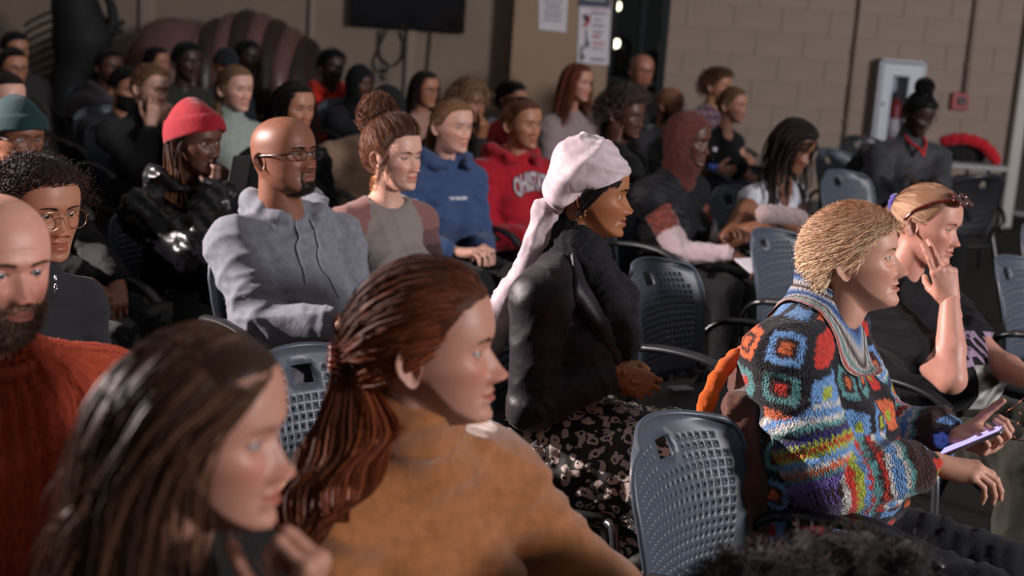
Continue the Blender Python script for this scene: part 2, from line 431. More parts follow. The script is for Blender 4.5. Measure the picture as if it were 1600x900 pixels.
# glazed opening: frame, mullion, panes, the night outside
win = link('window_1', None, loc=(xw0, YB, 0)); tag(win, kind='structure'); FR = plain('dark_bronze_frame', (26, 30, 32), .35, .4)
ww = xw1 - xw0; xm = at_y(1003, 60, YB)[0] - xw0
for nm, c_, s_ in (('frame_post', (.02, .05, 1.7), (.05, .09, 3.4)), ('frame_post', (ww - .03, .05, 1.7), (.07, .09, 3.4)), ('mullion', (xm, .05, 1.7), (.055, .08, 3.4)), ('transom', (ww / 2, .05, 1.02), (ww, .07, .05)), ('sill', (ww / 2, .02, .15), (ww, .12, .3))):
    Geo().box(c_, s_, bev=.006).build(nm, FR, win)
PANE = glass('night_glass', (.62, .68, .66, 1), 1.5, .0)
for a, b in ((.045, xm - .0275), (xm + .0275, ww - .065)): Geo().box(((a + b) / 2, .06, 1.7), (b - a, .008, 3.4)).build('pane', PANE, win)
structure('wall_outside', Geo().box((xw1 + .2, YB + 5, 1.4), (5, .2, 6)), plain('night_facade', (36, 42, 40), .8, var=.4, vs=1.5))
structure('ground_outside', Geo().box((xw1, YB + 2.8, -.06), (7, 5, .1)), plain('night_asphalt', (38, 42, 46), .7, var=.3, vs=3))
def emis(name, c, st):
    m = bpy.data.materials.new(name); m.use_nodes = True; b = m.node_tree.nodes['Principled BSDF']; b.inputs['Emission Color'].default_value = rgb(*c); b.inputs['Emission Strength'].default_value = st; b.inputs['Base Color'].default_value = rgb(*c); return m
LG = emis('street_light_glow', (255, 240, 205), 14); PO = plain('lamp_post_metal', (20, 22, 22), .5, .5)
for (px, py, lab) in ((963, 8, 'small warm street lamp outside the window, hung higher'), (961, 66, 'small street lamp glowing outside the window above the person in black')):
    p = at_y(px, py, YB + 4.2); e = empty('street_lamp', (p[0], p[1], -.01), lab, 'street lamp')
    Geo().tube([(0, .06, 0), (0, .06, p[2] + .1), (0, .0, p[2] + .13)], .02, 8).build('post', PO, e, smooth=True); Geo().lathe([(.001, -.06), (.045, -.04), (.055, 0), (.045, .04), (.001, .06)], (0, 0, p[2]), 14).build('globe', LG, e, smooth=True); Geo().lathe([(.03, .03), (.05, .055), (.03, .14), (.001, .145)], (0, 0, p[2]), 12).build('cap', PO, e, smooth=True)
# ---------------------------------------------------------------- things on the walls
BLK = plain('black_plastic', (14, 14, 16), .28); BLKM = plain('matt_black', (18, 18, 19), .6); WHT = plain('white_enamel', (196, 200, 212), .35); 
tl, tr = at_y(545, 40, YB - .09), at_y(725, 53, YB - .09); tw = tr[0] - tl[0]; th = tw * .58; tz = (tl[2] + tr[2]) / 2
tv = empty('television', ((tl[0] + tr[0]) / 2, YB - .005, tz), 'black flat-screen television hung on the wall above hanging cables', 'television')
Geo().box((0, -.055, th / 2), (tw, .05, th), bev=.008).build('casing', BLK, tv); Geo().box((0, -.083, th / 2 + .012), (tw - .05, .004, th - .07)).build('screen', plain('dark_screen', (6, 6, 9), .08, spec=.6), tv)
Geo().box((0, -.018, th / 2), (.3, .035, .25)).build('wall_bracket', BLKM, tv); Geo().box((-.03, -.084, .022), (.05, .003, .008)).build('maker_badge', plain('badge_grey', (70, 72, 76), .3, .5), tv)
def wp(px, py, o=.02): p = at_y(px, py, YB - o); return p
cm = plain('cable_rubber', (34, 29, 27), .55)
def cable(name, pts, r, label):
    P = np.array([wp(*q) for q in pts]); o = P[-1].copy(); G = Geo().tube(spline(P, 40) - o, r, 6); b = G.build(name, cm, None, o, True); return tag(b, label, 'cable')
cable('hanging_cable', [(594, 48), (592, 70), (596, 92), (606, 102), (618, 101), (628, 90), (631, 70), (626, 50)], .010, 'thick looped black cable hanging below the television')
cable('hanging_cable', [(604, 47), (590, 80), (584, 97), (588, 110), (598, 115), (606, 108), (604, 98), (596, 92)], .008, 'small coiled black cable end beside the wall socket')
cable('hanging_cable', [(673, 52), (671, 75), (669, 95), (668, 112)], .009, 'single straight cable running down from the television corner')
cable('hanging_cable', [(640, 50), (641, 90), (638, 130), (637, 160)], .007, 'thin dark cable along the wall strip under the television')
so = wp(598, 115, .005); e = empty('wall_socket', so, 'pale wall socket plate behind the coiled cable', 'socket'); Geo().box((0, -.006, 0), (.14, .012, .16), bev=.004).build('plate', plain('socket_plate', (120, 108, 94), .5), e); Geo().box((0, -.014, .03), (.05, .006, .04)).build('outlet', BLKM, e); Geo().box((0, -.014, -.035), (.05, .006, .04)).build('outlet', BLKM, e)
# notices on the pilaster
def sheet(name, q, y, label, mat):
    P = np.array([at_y(px, py, y) for px, py in q]); o = P.mean(0); e = empty(name, o, label, 'poster'); Geo().prism((P - o)[::-1], np.array([0, .003, 0])).build('paper', mat, e); return e, P
YP = YB - .256
PAP = plain('white_paper', (214, 208, 214), .6, var=.04, vs=8); INK = plain('grey_ink', (86, 84, 92), .7); RED = plain('red_ink', (176, 40, 52), .7); NAV = plain('slate_ink', (78, 80, 96), .7); PINK = plain('pink_ink', (206, 148, 156), .7)
e1, P1_ = sheet('notice', [(842, -14), (888, -12), (884, 51), (874, 49), (842, 46)], YP, 'small white notice with grey lines taped to the pilaster', PAP)
def flat(parent, name, px, py, w, h, mat, y):
    p = at_y(px, py, y) - np.array(parent.location); s = YB / FPX; Geo().box(p, (w * s, .002, h * s), rot=roty(R(4) * 0)).build(name, mat, parent)
def word(parent, txt, px, py, hpx, mat, y, xs=1.0, bold=.0):
    V, F = text_geo(txt, hpx * YB / FPX * 1.35, bold, xs=xs, subdiv=0); p = at_y(px, py, y) - np.array(parent.location); link('printed_text', mesh_data('printed_text', np.stack([V[:, 0], 0 * V[:, 0], V[:, 1]], -1) + p, F, mat, False), parent)
for i, w_ in enumerate((26, 30, 22, 30, 26, 30)):
    flat(e1, 'text_line', 865 - i * .3, -5 + i * 7.2 + .8, w_, 1.6 if i % 2 else 2.2, INK, YP - .004)
e2, P2_ = sheet('poster', [(906, -8), (955, -6), (951, 102), (902, 98)], YP, 'tall white poster with dark heading and red and black bird', PAP)
flat(e2, 'heading_band', 929.5, 3, 47, 15, NAV, YP - .004)
flat(e2, 'heading_line', 930, -1, 30, 2, PAP, YP - .008)
for (px, py, w_, h_, m_) in ((936, 21, 22, 2.2, INK), (934, 31, 12, 2, INK), (935, 40, 18, 2, INK), (934, 50, 14, 2.2, INK), (932, 57, 12, 3, RED), (934, 66, 22, 1.6, PINK), (935, 69, 16, 1.6, RED), (933, 76, 17, 1.5, INK), (934, 93, 22, 2.5, INK), (937, 15, 28, 1.5, PINK)): flat(e2, 'text_line', px, py, w_, h_, m_, YP - .004)
def poly(parent, name, pts, mat, y):
    o = np.array(parent.location); P = np.array([at_y(a, b, y) for a, b in pts]) - o; Geo().prism(P[::-1], np.array([0, .002, 0])).build(name, mat, parent)
DK = plain('black_ink', (38, 36, 44), .7)
poly(e2, 'bird_wing', [(910, 24), (917, 22), (920, 30), (921, 36), (915, 35)], DK, YP - .004); poly(e2, 'bird_body', [(922, 19), (923, 26), (921, 36), (916, 42), (909, 41), (915, 36), (919, 30)], RED, YP - .0055)
poly(e2, 'branch_drawing', [(915, 46), (917, 46), (918, 60), (921, 70), (918, 76), (914, 72), (915, 60)], INK, YP - .004); poly(e2, 'branch_drawing', [(908, 72), (913, 70), (910, 84), (915, 88), (908, 97), (906, 90)], INK, YP - .004)
# conduits, alarm, fire cabinet
PNT = WALLM
def conduit(p0, p1, label):
    a, b = wp(*p0, .03), wp(*p1, .03); x, y = (a[0] + b[0]) / 2, a[1]; e = empty('conduit', (x, y, b[2]), label, 'conduit'); Geo().tube([(0, 0, 0), (0, 0, 3.38 - b[2])], .021, 10).build('pipe', PNT, e, smooth=True)
    for z in (.25, .8, 1.4):
        if b[2] + z < 3.3: Geo().box((0, .014, z), (.085, .006, .025)).tube([(-.026, .012, z), (-.026, -.012, z), (-.012, -.024, z), (.012, -.024, z), (.026, -.012, z), (.026, .012, z)], .006, 6).build('clamp', PNT, e)
conduit((1344, 0), (1310, 335), 'painted vertical conduit pipe running the full height of the block wall'); conduit((1526, 0), (1509, 147), 'painted vertical conduit pipe ending in the red alarm pull box')
p = wp(1498, 158, .004); RP = plain('alarm_red', (150, 34, 40), .4); e = empty('fire_alarm_pull', p, 'red fire alarm pull box on the block wall', 'fire alarm')
Geo().box((0, -.022, 0), (.145, .045, .145), bev=.008).build('housing', RP, e); Geo().box((.012, -.05, .004), (.075, .014, .07), bev=.004).build('pull_handle', plain('alarm_dark', (52, 20, 22), .5), e); Geo().box((0, -.047, -.052), (.10, .006, .022)).build('label_strip', RP, e)
ctl, ctr = wp(1377, 92, .13), wp(1448, 97, .13); cw_ = ctr[0] - ctl[0]; cz = (ctl[2] + ctr[2]) / 2; chh = 150 * YB / FPX
cab = empty('fire_extinguisher_cabinet', ((ctl[0] + ctr[0]) / 2, YB - .003, cz - chh), 'white fire extinguisher cabinet with narrow glass slot on the block wall', 'cabinet')
G = Geo(); dpt = .13
for c_, s_ in (((-cw_ / 2 + .008, -dpt / 2, chh / 2), (.016, dpt, chh)), ((cw_ / 2 - .008, -dpt / 2, chh / 2), (.016, dpt, chh)), ((0, -dpt / 2, .008), (cw_, dpt, .016)), ((0, -dpt / 2, chh - .008), (cw_, dpt, .016)), ((0, -.008, chh / 2), (cw_, .016, chh))): G.box(c_, s_)
G.build('body', WHT, cab)
dr = Geo(); dx0, dx1, sx0, sx1 = -cw_ / 2 + .025, cw_ / 2 - .025, -.075, .06
for a, b, z0, z1 in ((dx0, sx0, .03, chh - .03), (sx1, dx1, .03, chh - .03), (sx0, sx1, .03, .09), (sx0, sx1, chh - .13, chh - .03)): dr.box(((a + b) / 2, -dpt - .006, (z0 + z1) / 2), (b - a, .018, z1 - z0))
door = dr.build('door', WHT, cab); Geo().box(((sx0 + sx1) / 2, -dpt - .004, chh / 2), (sx1 - sx0, .004, chh - .2)).build('pane', glass('cabinet_glass', (.85, .86, .88, 1)), door); Geo().box((dx0 + .03, -dpt - .022, chh * .55), (.016, .014, .03), bev=.003).build('latch', plain('latch_steel', (120, 122, 128), .3, .8), door)
ext = empty('fire_extinguisher', ((ctl[0] + ctr[0]) / 2 - .01, YB - .075, cz - chh + .03), 'red fire extinguisher with white label inside the wall cabinet', 'fire extinguisher'); ER = plain('extinguisher_red', (150, 18, 26), .35)
Geo().lathe([(.001, 0), (.05, 0), (.053, .02), (.053, .40), (.045, .445), (.02, .47), (.018, .49)], n=18).build('tank', ER, ext, smooth=True); Geo().lathe([(.0535, .15), (.0540, .15), (.0540, .31), (.0535, .31)], n=18).build('label_band', PAP, ext, smooth=True)
Geo().box((0, 0, .505), (.035, .045, .04)).build('valve', BLKM, ext); Geo().box((.02, -.02, .535), (.09, .02, .014)).build('lever', BLKM, ext); Geo().tube(spline([(-.02, 0, .51), (-.055, -.005, .45), (-.058, 0, .30), (-.056, 0, .22)], 12), .008, 6).build('hose', BLKM, ext, smooth=True)
# ---------------------------------------------------------------- big brown ribbed figure and black figure at the back left
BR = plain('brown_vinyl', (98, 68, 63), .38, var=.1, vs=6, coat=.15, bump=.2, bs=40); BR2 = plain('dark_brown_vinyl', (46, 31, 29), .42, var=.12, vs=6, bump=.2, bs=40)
yr = 11.2; c0 = at_y(268, 118, yr); rg = emp = empty('ribbed_tunnel', (c0[0] + .6, yr, 0), 'large shiny brown ribbed tunnel with a domed end at the back of the room', 'tunnel')
o = np.array(rg.location); s = yr / FPX
def ring(cx, cy, rx, rz, dy, mat, nm, depth=.5):
    p = at_y(cx, cy, yr + dy) - o; F_ = Field(p - np.array([rx + .1, depth + .1, rz + .1]), p + np.array([rx + .1, depth + .1, rz + .1]), .03); F_.ell(p, (rx, depth, rz), .02).plane((0, 0, .0), (0, 0, -1)); V, Q = F_.mesh(1); link(nm, mesh_data(nm, V, Q, mat), rg)
ring(268, 130, 78 * s, 100 * s, -.12, BR, 'dome', .42)
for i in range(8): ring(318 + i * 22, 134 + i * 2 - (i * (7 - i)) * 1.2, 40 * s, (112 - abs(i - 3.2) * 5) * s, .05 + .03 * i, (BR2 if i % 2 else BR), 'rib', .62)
BL = plain('black_foam', (9, 9, 10), .75, bump=.3, bs=60); yb_ = 10.9; bb = at_y(128, 160, yb_); fg = empty('black_figure', (bb[0], yb_, 0), 'tall black silhouette figure with curved horn and comb of bars', 'sculpture'); o2 = np.array(fg.location)
B_ = lambda px, py, dy=0: at_y(px, py, yb_ + dy) - o2
F_ = Field(B_(60, 330) + [-.2, -.5, -.2], B_(230, -60) + [.3, .5, .2], .03)
for a, b, ra, rb in (((118, 10), (128, 60), .17, .20), ((118, -40), (118, 10), .12, .17), ((128, 60), (118, 130), .22, .15), ((145, 45), (160, 60), .12, .07), ((112, 130), (118, 230), .17, .24), ((118, 230), (118, 330), .24, .26)): F_.cone(B_(*a), B_(*b), ra, rb, .06)
F_.plane((0, 0, .0), (0, 0, -1)); V, Q = F_.mesh(1); link('torso', mesh_data('torso', V, Q, BL), fg)
Geo().tube(spline([B_(150, 62), B_(168, 50), B_(176, 30), B_(174, 10), B_(166, -8)], 16), np.linspace(.06, .03, 16), 8).build('horn', BL, fg, smooth=True)
for a, b in (((165, 48), (194, 34)), ((165, 56), (192, 48))): Geo().tube([B_(*a), B_(*b)], [.03, .022], 8).build('finger', BL, fg, smooth=True)
for i in range(9):
    y0 = 15 + i * 14; Geo().tube(spline([B_(88, y0), B_(60, y0 + 12), B_(42, y0 + 22), B_(40, y0 + 27)], 10), .012, 6).build('comb_bar', BL, fg, smooth=True)
# ---------------------------------------------------------------- stacking chairs (local: facing -Y)
SHELL = plain('grey_polymer', (70, 77, 88), .40, spec=.45, var=.05, vs=30, bump=.08, bs=500); SEATM = plain('black_seat', (18, 18, 20), .55, bump=.15, bs=300); TUBE = plain('black_tube', (16, 16, 18), .25, .3, coat=.3); ARM = plain('arm_polymer', (30, 30, 33), .38); STEEL = plain('leg_steel', (92, 94, 98), .3, .8)
def back_surf(u, v):
    hw_ = np.interp(v, [0, .12, .3, .55, .75, .88, .95, 1], [.165, .185, .205, .222, .225, .215, .198, .165]); x = u * hw_
    z = .505 + v * .375 * (1 - .055 * u ** 2 * v) ; y = .185 + .10 * v - .030 * np.sin(v * 3.1) - .075 * (np.abs(u) ** 2.0) * (.45 + .55 * v); return np.stack([x, y, z], -1)
def back_mesh(nu=23, nv=19):
    th = .010; V, F, n = [], [], 0; a = np.radians(np.arange(8) * 45 + 225)
    e = 1e-3
    def pt(u, v, t):
        p = back_surf(u, v); du = back_surf(u + e, v) - back_surf(u - e, v); dv = back_surf(u, v + e) - back_surf(u, v - e); return p + unit(np.cross(dv, du)) * (t * th)
    for i in range(nu):
        for j in range(nv):
            u0, u1, v0, v1 = -1 + 2 * i / nu, -1 + 2 * (i + 1) / nu, j / nv, (j + 1) / nv; um, vm = (u0 + u1) / 2, (v0 + v1) / 2
            sq = np.array([[u0, v0], [um, v0], [u1, v0], [u1, vm], [u1, v1], [um, v1], [u0, v1], [u0, vm]])
            if abs(um) < .15 and nv - 4 <= j <= nv - 3: continue          # hand slot
            rim = abs(um) > .86 - (.12 if vm > .8 else 0) or j < 3 or j >= nv - 2 or (abs(um) < .25 and j >= nv - 5)
            edge = []
            if i == 0: edge.append((6, 0))
            if i == nu - 1: edge.append((2, 4))
            if j == 0: edge.append((0, 2))
            if j == nv - 1: edge.append((4, 6))
            if abs(um) < .15 and j == nv - 5: edge.append((4, 6))
            if abs(um) < .15 and j == nv - 2: edge.append((0, 2))
            if nv - 4 <= j <= nv - 3:
                if -.25 < um < -.15 and u1 > -.16: edge.append((2, 4))
                if .15 < um < .25 and u0 < .16: edge.append((6, 0))
            f_ = pt(sq[:, 0], sq[:, 1], .5); b_ = pt(sq[:, 0], sq[:, 1], -.5)
            if rim:
                V += [f_, b_]; k = n
                for q in range(0, 8, 2): pass
                F += [[k + 0, k + 2, k + 4, k + 6], [k + 14, k + 12, k + 10, k + 8]]; n += 16
            else:
                hx = (.27 if j % 2 else -.27) * (u1 - u0) * .5 * .9; r_ = .21; cu, cv = um + hx, vm
                hol = np.stack([cu + np.cos(a) * r_ * (u1 - u0), cv + np.sin(a) * r_ * (v1 - v0)], -1); V += [f_, b_, pt(hol[:, 0], hol[:, 1], .5), pt(hol[:, 0], hol[:, 1], -.5)]; k = n
                for q in range(8):
                    q2 = (q + 1) % 8; F += [[k + q, k + q2, k + 16 + q2, k + 16 + q], [k + 8 + q2, k + 8 + q, k + 24 + q, k + 24 + q2], [k + 16 + q, k + 16 + q2, k + 24 + q2, k + 24 + q]]
                n += 32
            for (p, q) in edge: F.append([k + q, k + p, k + 8 + p, k + 8 + q])
    V = np.concatenate(V); F = np.array(F); key = np.round(V * 20000).astype(np.int64); _, ix, inv = np.unique(key, axis=0, return_index=True, return_inverse=True); V = V[ix]; F = inv.ravel()[F]
    used = np.unique(F); mp = np.full(len(V), -1); mp[used] = np.arange(len(used)); return V[used], mp[F]
bv, bf = back_mesh(); BACK = mesh_data('backrest', bv, bf, SHELL, True)
def rim_pts():
    v = np.linspace(0, 1, 30); u = np.linspace(1, -1, 24); L = back_surf(np.full(30, -1.), v); T = back_surf(-u, np.ones(24)); Rr = back_surf(np.full(30, 1.), v[::-1]); return np.concatenate([L, T[1:-1], Rr])
RIM = Geo().tube(rim_pts(), .0072, 8).data('rim', SHELL, True)
su = np.linspace(-1, 1, 17); U, Vv = np.meshgrid(su, su); rr = np.maximum(np.abs(U), np.abs(Vv)) + 1e-9; nrm = (np.abs(U) ** 4 + np.abs(Vv) ** 4) ** .25 + 1e-9; sX, sY = U * rr / nrm * .232, Vv * rr / nrm * .228 - .01
sZ = .462 - .010 * np.exp(-(sX ** 2 + (sY - .05) ** 2) / .02) - .03 * sst(-.14, -.235, sY); top = np.stack([sX, sY, sZ], -1).reshape(-1, 3); bot = top - [0, 0, .022]; gf = grid_faces(17, 17)
bi = np.concatenate([np.arange(17), np.arange(1, 17) * 17 + 16, 16 * 17 + np.arange(15, -1, -1), np.arange(15, 0, -1) * 17]); sidef = np.stack([bi, bi + 289, np.roll(bi, -1) + 289, np.roll(bi, -1)], -1)
SEAT = mesh_data('seat', np.vstack([top, bot]), [gf, gf[:, ::-1] + 289, sidef], SEATM, True)
armd = {q: Geo().tube(spline([(.235 * q, .19, .53), (.262 * q, .18, .60), (.275 * q, .13, .655), (.277 * q, .05, .672)], 12), .0115, 8).data('arm_post', TUBE, True) for q in (1, -1)}
def pad(q):
    P = spline([(.275 * q, .10, .668), (.278 * q, .0, .680), (.279 * q, -.10, .680), (.276 * q, -.17, .668), (.270 * q, -.215, .645), (.268 * q, -.225, .635)], 16); g = Geo().tube(P, .02, 10, caps=True); V = g.V[0]
    k = len(P); ctr = np.repeat(P, 10, 0); W = V[:k * 10]; W[:, 0] = ctr[:, 0] + (W[:, 0] - ctr[:, 0]) * 1.15; W[:, 2] = ctr[:, 2] + (W[:, 2] - ctr[:, 2]) * .62; return g.data('armrest', ARM, True)
padd = {q: pad(q) for q in (1, -1)}
legd = {(q, r): Geo().tube(spline(([(.215 * q, -.17, .445), (.235 * q, -.20, .40), (.262 * q, -.25, .012)] if r else [(.222 * q, .14, .52), (.228 * q, .16, .44), (.262 * q, .29, .012)]), 10), .0125, 8).data('leg', STEEL if r else TUBE, True) for q in (1, -1) for r in (0, 1)}
FRM = Geo().tube(spline([(-.222, .14, .50), (-.19, .15, .46), (-.10, .16, .44), (.10, .16, .44), (.19, .15, .46), (.222, .14, .50)], 16), .011, 8).tube([(-.215, -.15, .436), (.215, -.15, .436)], .011, 8).tube([(-.215, -.17, .436), (-.225, .15, .436)], .011, 8).tube([(.215, -.17, .436), (.225, .15, .436)], .011, 8).data('seat_frame', TUBE, True)
BACKB = BACK.copy(); BACKB.materials[0] = ARM; RIMB = RIM.copy(); RIMB.materials[0] = ARM
def chair(x, y, yaw, label, arms=True, dark=False):
    e = empty('perforated_chair', (x, y, 0), label, 'chair', None, R(yaw)); e['group'] = 'perforated grey chairs in rows'
    b = link('backrest', BACKB if dark else BACK, e); link('rim', RIMB if dark else RIM, b); link('seat', SEAT, e); link('seat_frame', FRM, e)
    for k, d_ in legd.items(): link('leg', d_, e)
    if arms:
        for q in (1, -1): a = link('armrest', padd[q], e); link('arm_post', armd[q], a)
    return e
def chair_for(c, yaw, who, **kw):
    p = c.root + rotz(R(yaw)) @ np.array([0, -.05, 0]); return chair(p[0], p[1], yaw, 'perforated grey chair ' + who, **kw)
# ---------------------------------------------------------------- people: shared anatomy
def tab(z, zs, vs):
    zs, vs = np.array(zs), np.array(vs); o = np.argsort(zs); zs, vs = zs[o], vs[o]
    m = np.gradient(vs, zs); i = np.clip(np.searchsorted(zs, z) - 1, 0, len(zs) - 2); h = zs[i + 1] - zs[i]; t = np.clip((z - zs[i]) / h, 0, 1)
    return (2 * t**3 - 3 * t**2 + 1) * vs[i] + (t**3 - 2 * t**2 + t) * h * m[i] + (-2 * t**3 + 3 * t**2) * vs[i + 1] + (t**3 - t**2) * h * m[i + 1]
def hairline(phi, fr=0.0, rec=0.0):
    a = np.abs(np.degrees(phi))
    return np.interp(a, [0, 25, 45, 62, 74, 84, 98, 110, 122, 150, 180], [.070 + fr, .069 + fr + rec, .060 + fr + rec, .034 + fr * .6, .004, -.006, .014, -.004, -.035, -.062, -.068])
EYE_R, EYE_X, EYE_Z = .0118, .0315, .0
def head_shape(fp, lod):
    g = lambda k, d: fp.get(k, d)
    st = [1.0, 1.7, 2.5][lod]; dz = [.0015, .0024, .0034][lod]
    fr = np.arange(-78, 78.01, st); bk = np.linspace(78, 282, [30, 22, 16][lod])[1:-1]
    phi = np.radians(np.concatenate([fr, bk])); phi = (phi + np.pi) % (2 * np.pi) - np.pi
    th = np.linspace(.02, 1, [16, 11, 8][lod]); top = .052 + .065 * np.cos(th * np.pi / 2)
    zr = np.concatenate([top[:-1], np.arange(.052, -.124, -dz), np.linspace(-.126, -.27, [12, 9, 7][lod])])
    P, Z = np.meshgrid(phi, zr); sP, cP = np.sin(P), np.cos(P)
    up = Z > .03; t = np.clip((Z - .03) / .0872, 0, .9995); dome = np.sqrt(1 - t ** 2.3)
    jaw = g('jaw', 1.0)
    W = np.where(up, .0765 * dome, tab(Z, [.03, 0, -.02, -.045, -.07, -.095, -.117, -.14], [.0765, .0765, .0745, .0685 * (.5 + .5 * jaw), .0625 * jaw, .0535 * jaw, .043 * jaw, .03]))
    Fr = np.where(up, .093 * dome ** .85, tab(Z, [.03, .015, 0, -.03, -.05, -.075, -.1, -.117, -.14], [.093, .0915, .089, .087, .0865, .086, .0865, .079, .06]))
    Bk = np.where(up, .100 * dome, tab(Z, [.03, 0, -.03, -.06, -.1, -.14], [.1, .098, .089, .074, .06, .055]))
    W = W * g('wid', 1.0); dep = g('dep', 1.0); Fr = Fr * dep; Bk = Bk * dep
    ff = sst(-.25, .25, cP); Dp = Bk * (1 - ff) + Fr * ff; n = 2.0 + .35 * ff
    r = (np.abs(cP / Dp) ** n + np.abs(sP / W) ** n) ** (-1 / n)
    X, Y = sP * r, -cP * r
    # jaw line / neck
    zj = np.interp(np.abs(np.degrees(P)), [0, 20, 45, 70, 85, 100, 180], [-.1165, -.112, -.092, -.066, -.050, -.045, -.05]) - g('jowl', 0)
    hw = np.interp(np.abs(np.degrees(P)), [0, 60, 180], [.0085, .014, .03])
    wn = sst(0, 1, (zj + hw - Z) / (2 * hw)); rn = g('neck', .052)
    yc = .018 + np.clip(-.05 - Z, 0, 1) * .16
    X = X * (1 - wn) + wn * sP * rn; Y = Y * (1 - wn) + wn * (yc - cP * rn)
    fm = sst(.05, .45, cP) * (1 - wn); ax = np.abs(X)
    # ---- features pushed forward (-Y)
    D = np.zeros_like(X); age = g('age', 0); br = g('brow', 1.0)
    D += .0042 * br * gz(ax, Z, .030, .021, .020, .0085) + .002 * br * gz(ax, Z, 0, .018, .014, .008)
    D -= .0125 * gz(ax, Z, .031, .001, .0165, .0115)
    D -= .0035 * gz(ax, Z, .0, .004, .011, .008)
    D += .0045 * g('cheek', 1) * gz(ax, Z, .046, -.026, .016, .015)
    D -= .003 * gz(ax, Z, .045, -.065, .014, .02) * g('hollow', 1)
    D += .005 * gz(ax, Z, 0, -.064, .026, .020)                                   # muzzle
    nl, nw, nt = g('nose', 1.0), g('nosew', 1.0), g('nosez', 0.0)
    hz = np.interp(Z, [-.056 + nt, -.0500 + nt, -.0455 + nt, -.040 + nt, -.034 + nt, -.026, -.012, .004, .016], [0, .001, .0075, .0175, .0190, .0150, .0092, .0032, 0]) * nl
    sg = np.interp(Z, [-.05, -.036, -.024, -.008, .01], [.0105, .0100, .0082, .0066, .007]) * nw
    D += hz * np.exp(-(ax / sg) ** 2 / 2)
    D += .0042 * nl * gz(X, Z, 0, -.0375 + nt, .0080 * nw, .0075)
    D += .0125 * gz(ax, Z, .0138 * nw, -.0415 + nt, .0056, .0062)                     # wings
    D -= .007 * gz(ax, Z, .0075 * nw, -.0490 + nt, .0032, .0022)                     # nostrils
    D -= .0022 * gz(X, Z, 0, -.0535, .0028, .004)                                 # philtrum
    lf, mw, sm = g('lips', 1.0), g('mouth', .0245), g('smile', 0)
    zm = -.0665 + sm * .006 * (ax / .024) ** 2 ; lw = np.clip(1 - (ax / mw) ** 2, 0, 1) ** .7
    bow = .0015 * np.exp(-((ax - .006) / .005) ** 2)
    op = g('mopen', 0)
    D += (.0058 * np.exp(-((Z - zm - .0048 * lf - bow * .5) / (.0036 * lf)) ** 2 / 2) + .0072 * np.exp(-((Z - zm + .0078 * lf + op) / (.0050 * lf)) ** 2 / 2)) * lw * (.6 + .4 * lf)
    D -= .0075 * np.exp(-((Z - zm + op * .5) / (.0017 + op * .5)) ** 2 / 2) * np.clip(1.15 - (ax / (mw * 1.04)) ** 4, 0, 1)
    D -= .002 * gz(ax, Z, mw * 1.08, -.0675 + sm * .006, .005, .006)
    D -= .0035 * gz(X, Z, 0, -.0865, .018, .0055)
    D += .0075 * g('chin', 1) * gz(X, Z, 0, -.1025, .0175, .0125)
    if age or sm:                                                                 # smile lines, bags
        q = np.clip((-.038 - Z) / .034, 0, 1); xl = .0195 + q * .0135
        D -= (.0028 * age + .0016 * sm) * np.exp(-((ax - xl) / .0022) ** 2 / 2) * sst(-.078, -.066, Z) * sst(-.03, -.042, Z)
        D += (.002 * age + .0035 * sm) * gz(ax, Z, .037, -.040, .011, .012)
        D -= .0024 * age * gz(ax, Z, .03, -.0155, .013, .0022)
        for zz in (.043, .052, .061): D -= .0008 * age * np.exp(-((Z - zz - .002 * np.cos(ax * 90)) / .0013) ** 2) * sst(.055, .03, ax)
        D += .007 * max(age - .6, 0) * gz(ax, Z, .042, -.090, .010, .016)
    Y = Y - D * fm
    # ---- eyes: lids wrap the eyeballs
    R_, ox = EYE_R, EYE_X; yc_e = -.0685 - (dep - 1) * .088
    dx, dzv = ax - ox, Z - EYE_Z; rr = dx ** 2 + dzv ** 2
    ys = yc_e - np.sqrt(np.clip(R_ ** 2 - rr, 0, None)); e_op = g('eye', 1.0)
    uu = dx / .0142; slant = dx * g('slant', .09)
    hi = (.0050 * e_op) * np.clip(1 - np.abs(uu + .10) ** 2.2, 0, 1) ** .8; lo = (.0036 * (.5 + .5 * e_op)) * np.clip(1 - np.abs(uu - .05) ** 2.2, 0, 1) ** .8
    inside = (np.abs(uu) < 1) & (dzv - slant < hi) & (dzv - slant > -lo) & (cP > 0)
    lid = np.where(rr < R_ ** 2 * .98, ys - .0016, 1)
    Y = np.where((cP > .2) & (rr < (R_ * .99) ** 2), np.minimum(Y, lid), Y)
    Y = np.where(inside, np.maximum(Y + .004, ys + .0045), Y)
    # ---- colour masks: lips, hair shadow, flush
    L = np.clip(1 - (ax / (mw * .98)) ** 2, 0, 1) ** .5
    upl, lol = (.0072 * lf + bow) * L, (.0108 * lf) * L
    lipm = .8 * sst(upl + .0012, upl - .0012, Z - zm) * sst(-lol - op - .0012, -lol - op + .0012, Z - zm) * sst(mw, mw * .9, ax) * (cP > 0)
    ba = np.clip((ax - .012) / .036, 0, 1); zb = .0165 + .0065 * np.sin(ba * 2.3) - .003 * ba + g('browz', 0)
    bt = .0030 * g('browt', 1.0) * (1.05 - .7 * ba)
    brow = sst(bt + .0015, bt - .0015, np.abs(Z - zb)) * sst(.010, .014, ax) * sst(.052, .047, ax) * (cP > 0)
    lash = inside.astype(float) * 0
    lash = np.maximum(lash, (np.abs(uu) < 1.08) * (np.abs(dzv - slant - hi - .0007) < .0011) * (cP > 0) * .8)
    hm = np.maximum(brow * .95, lash)
    bd = fp.get('beard')
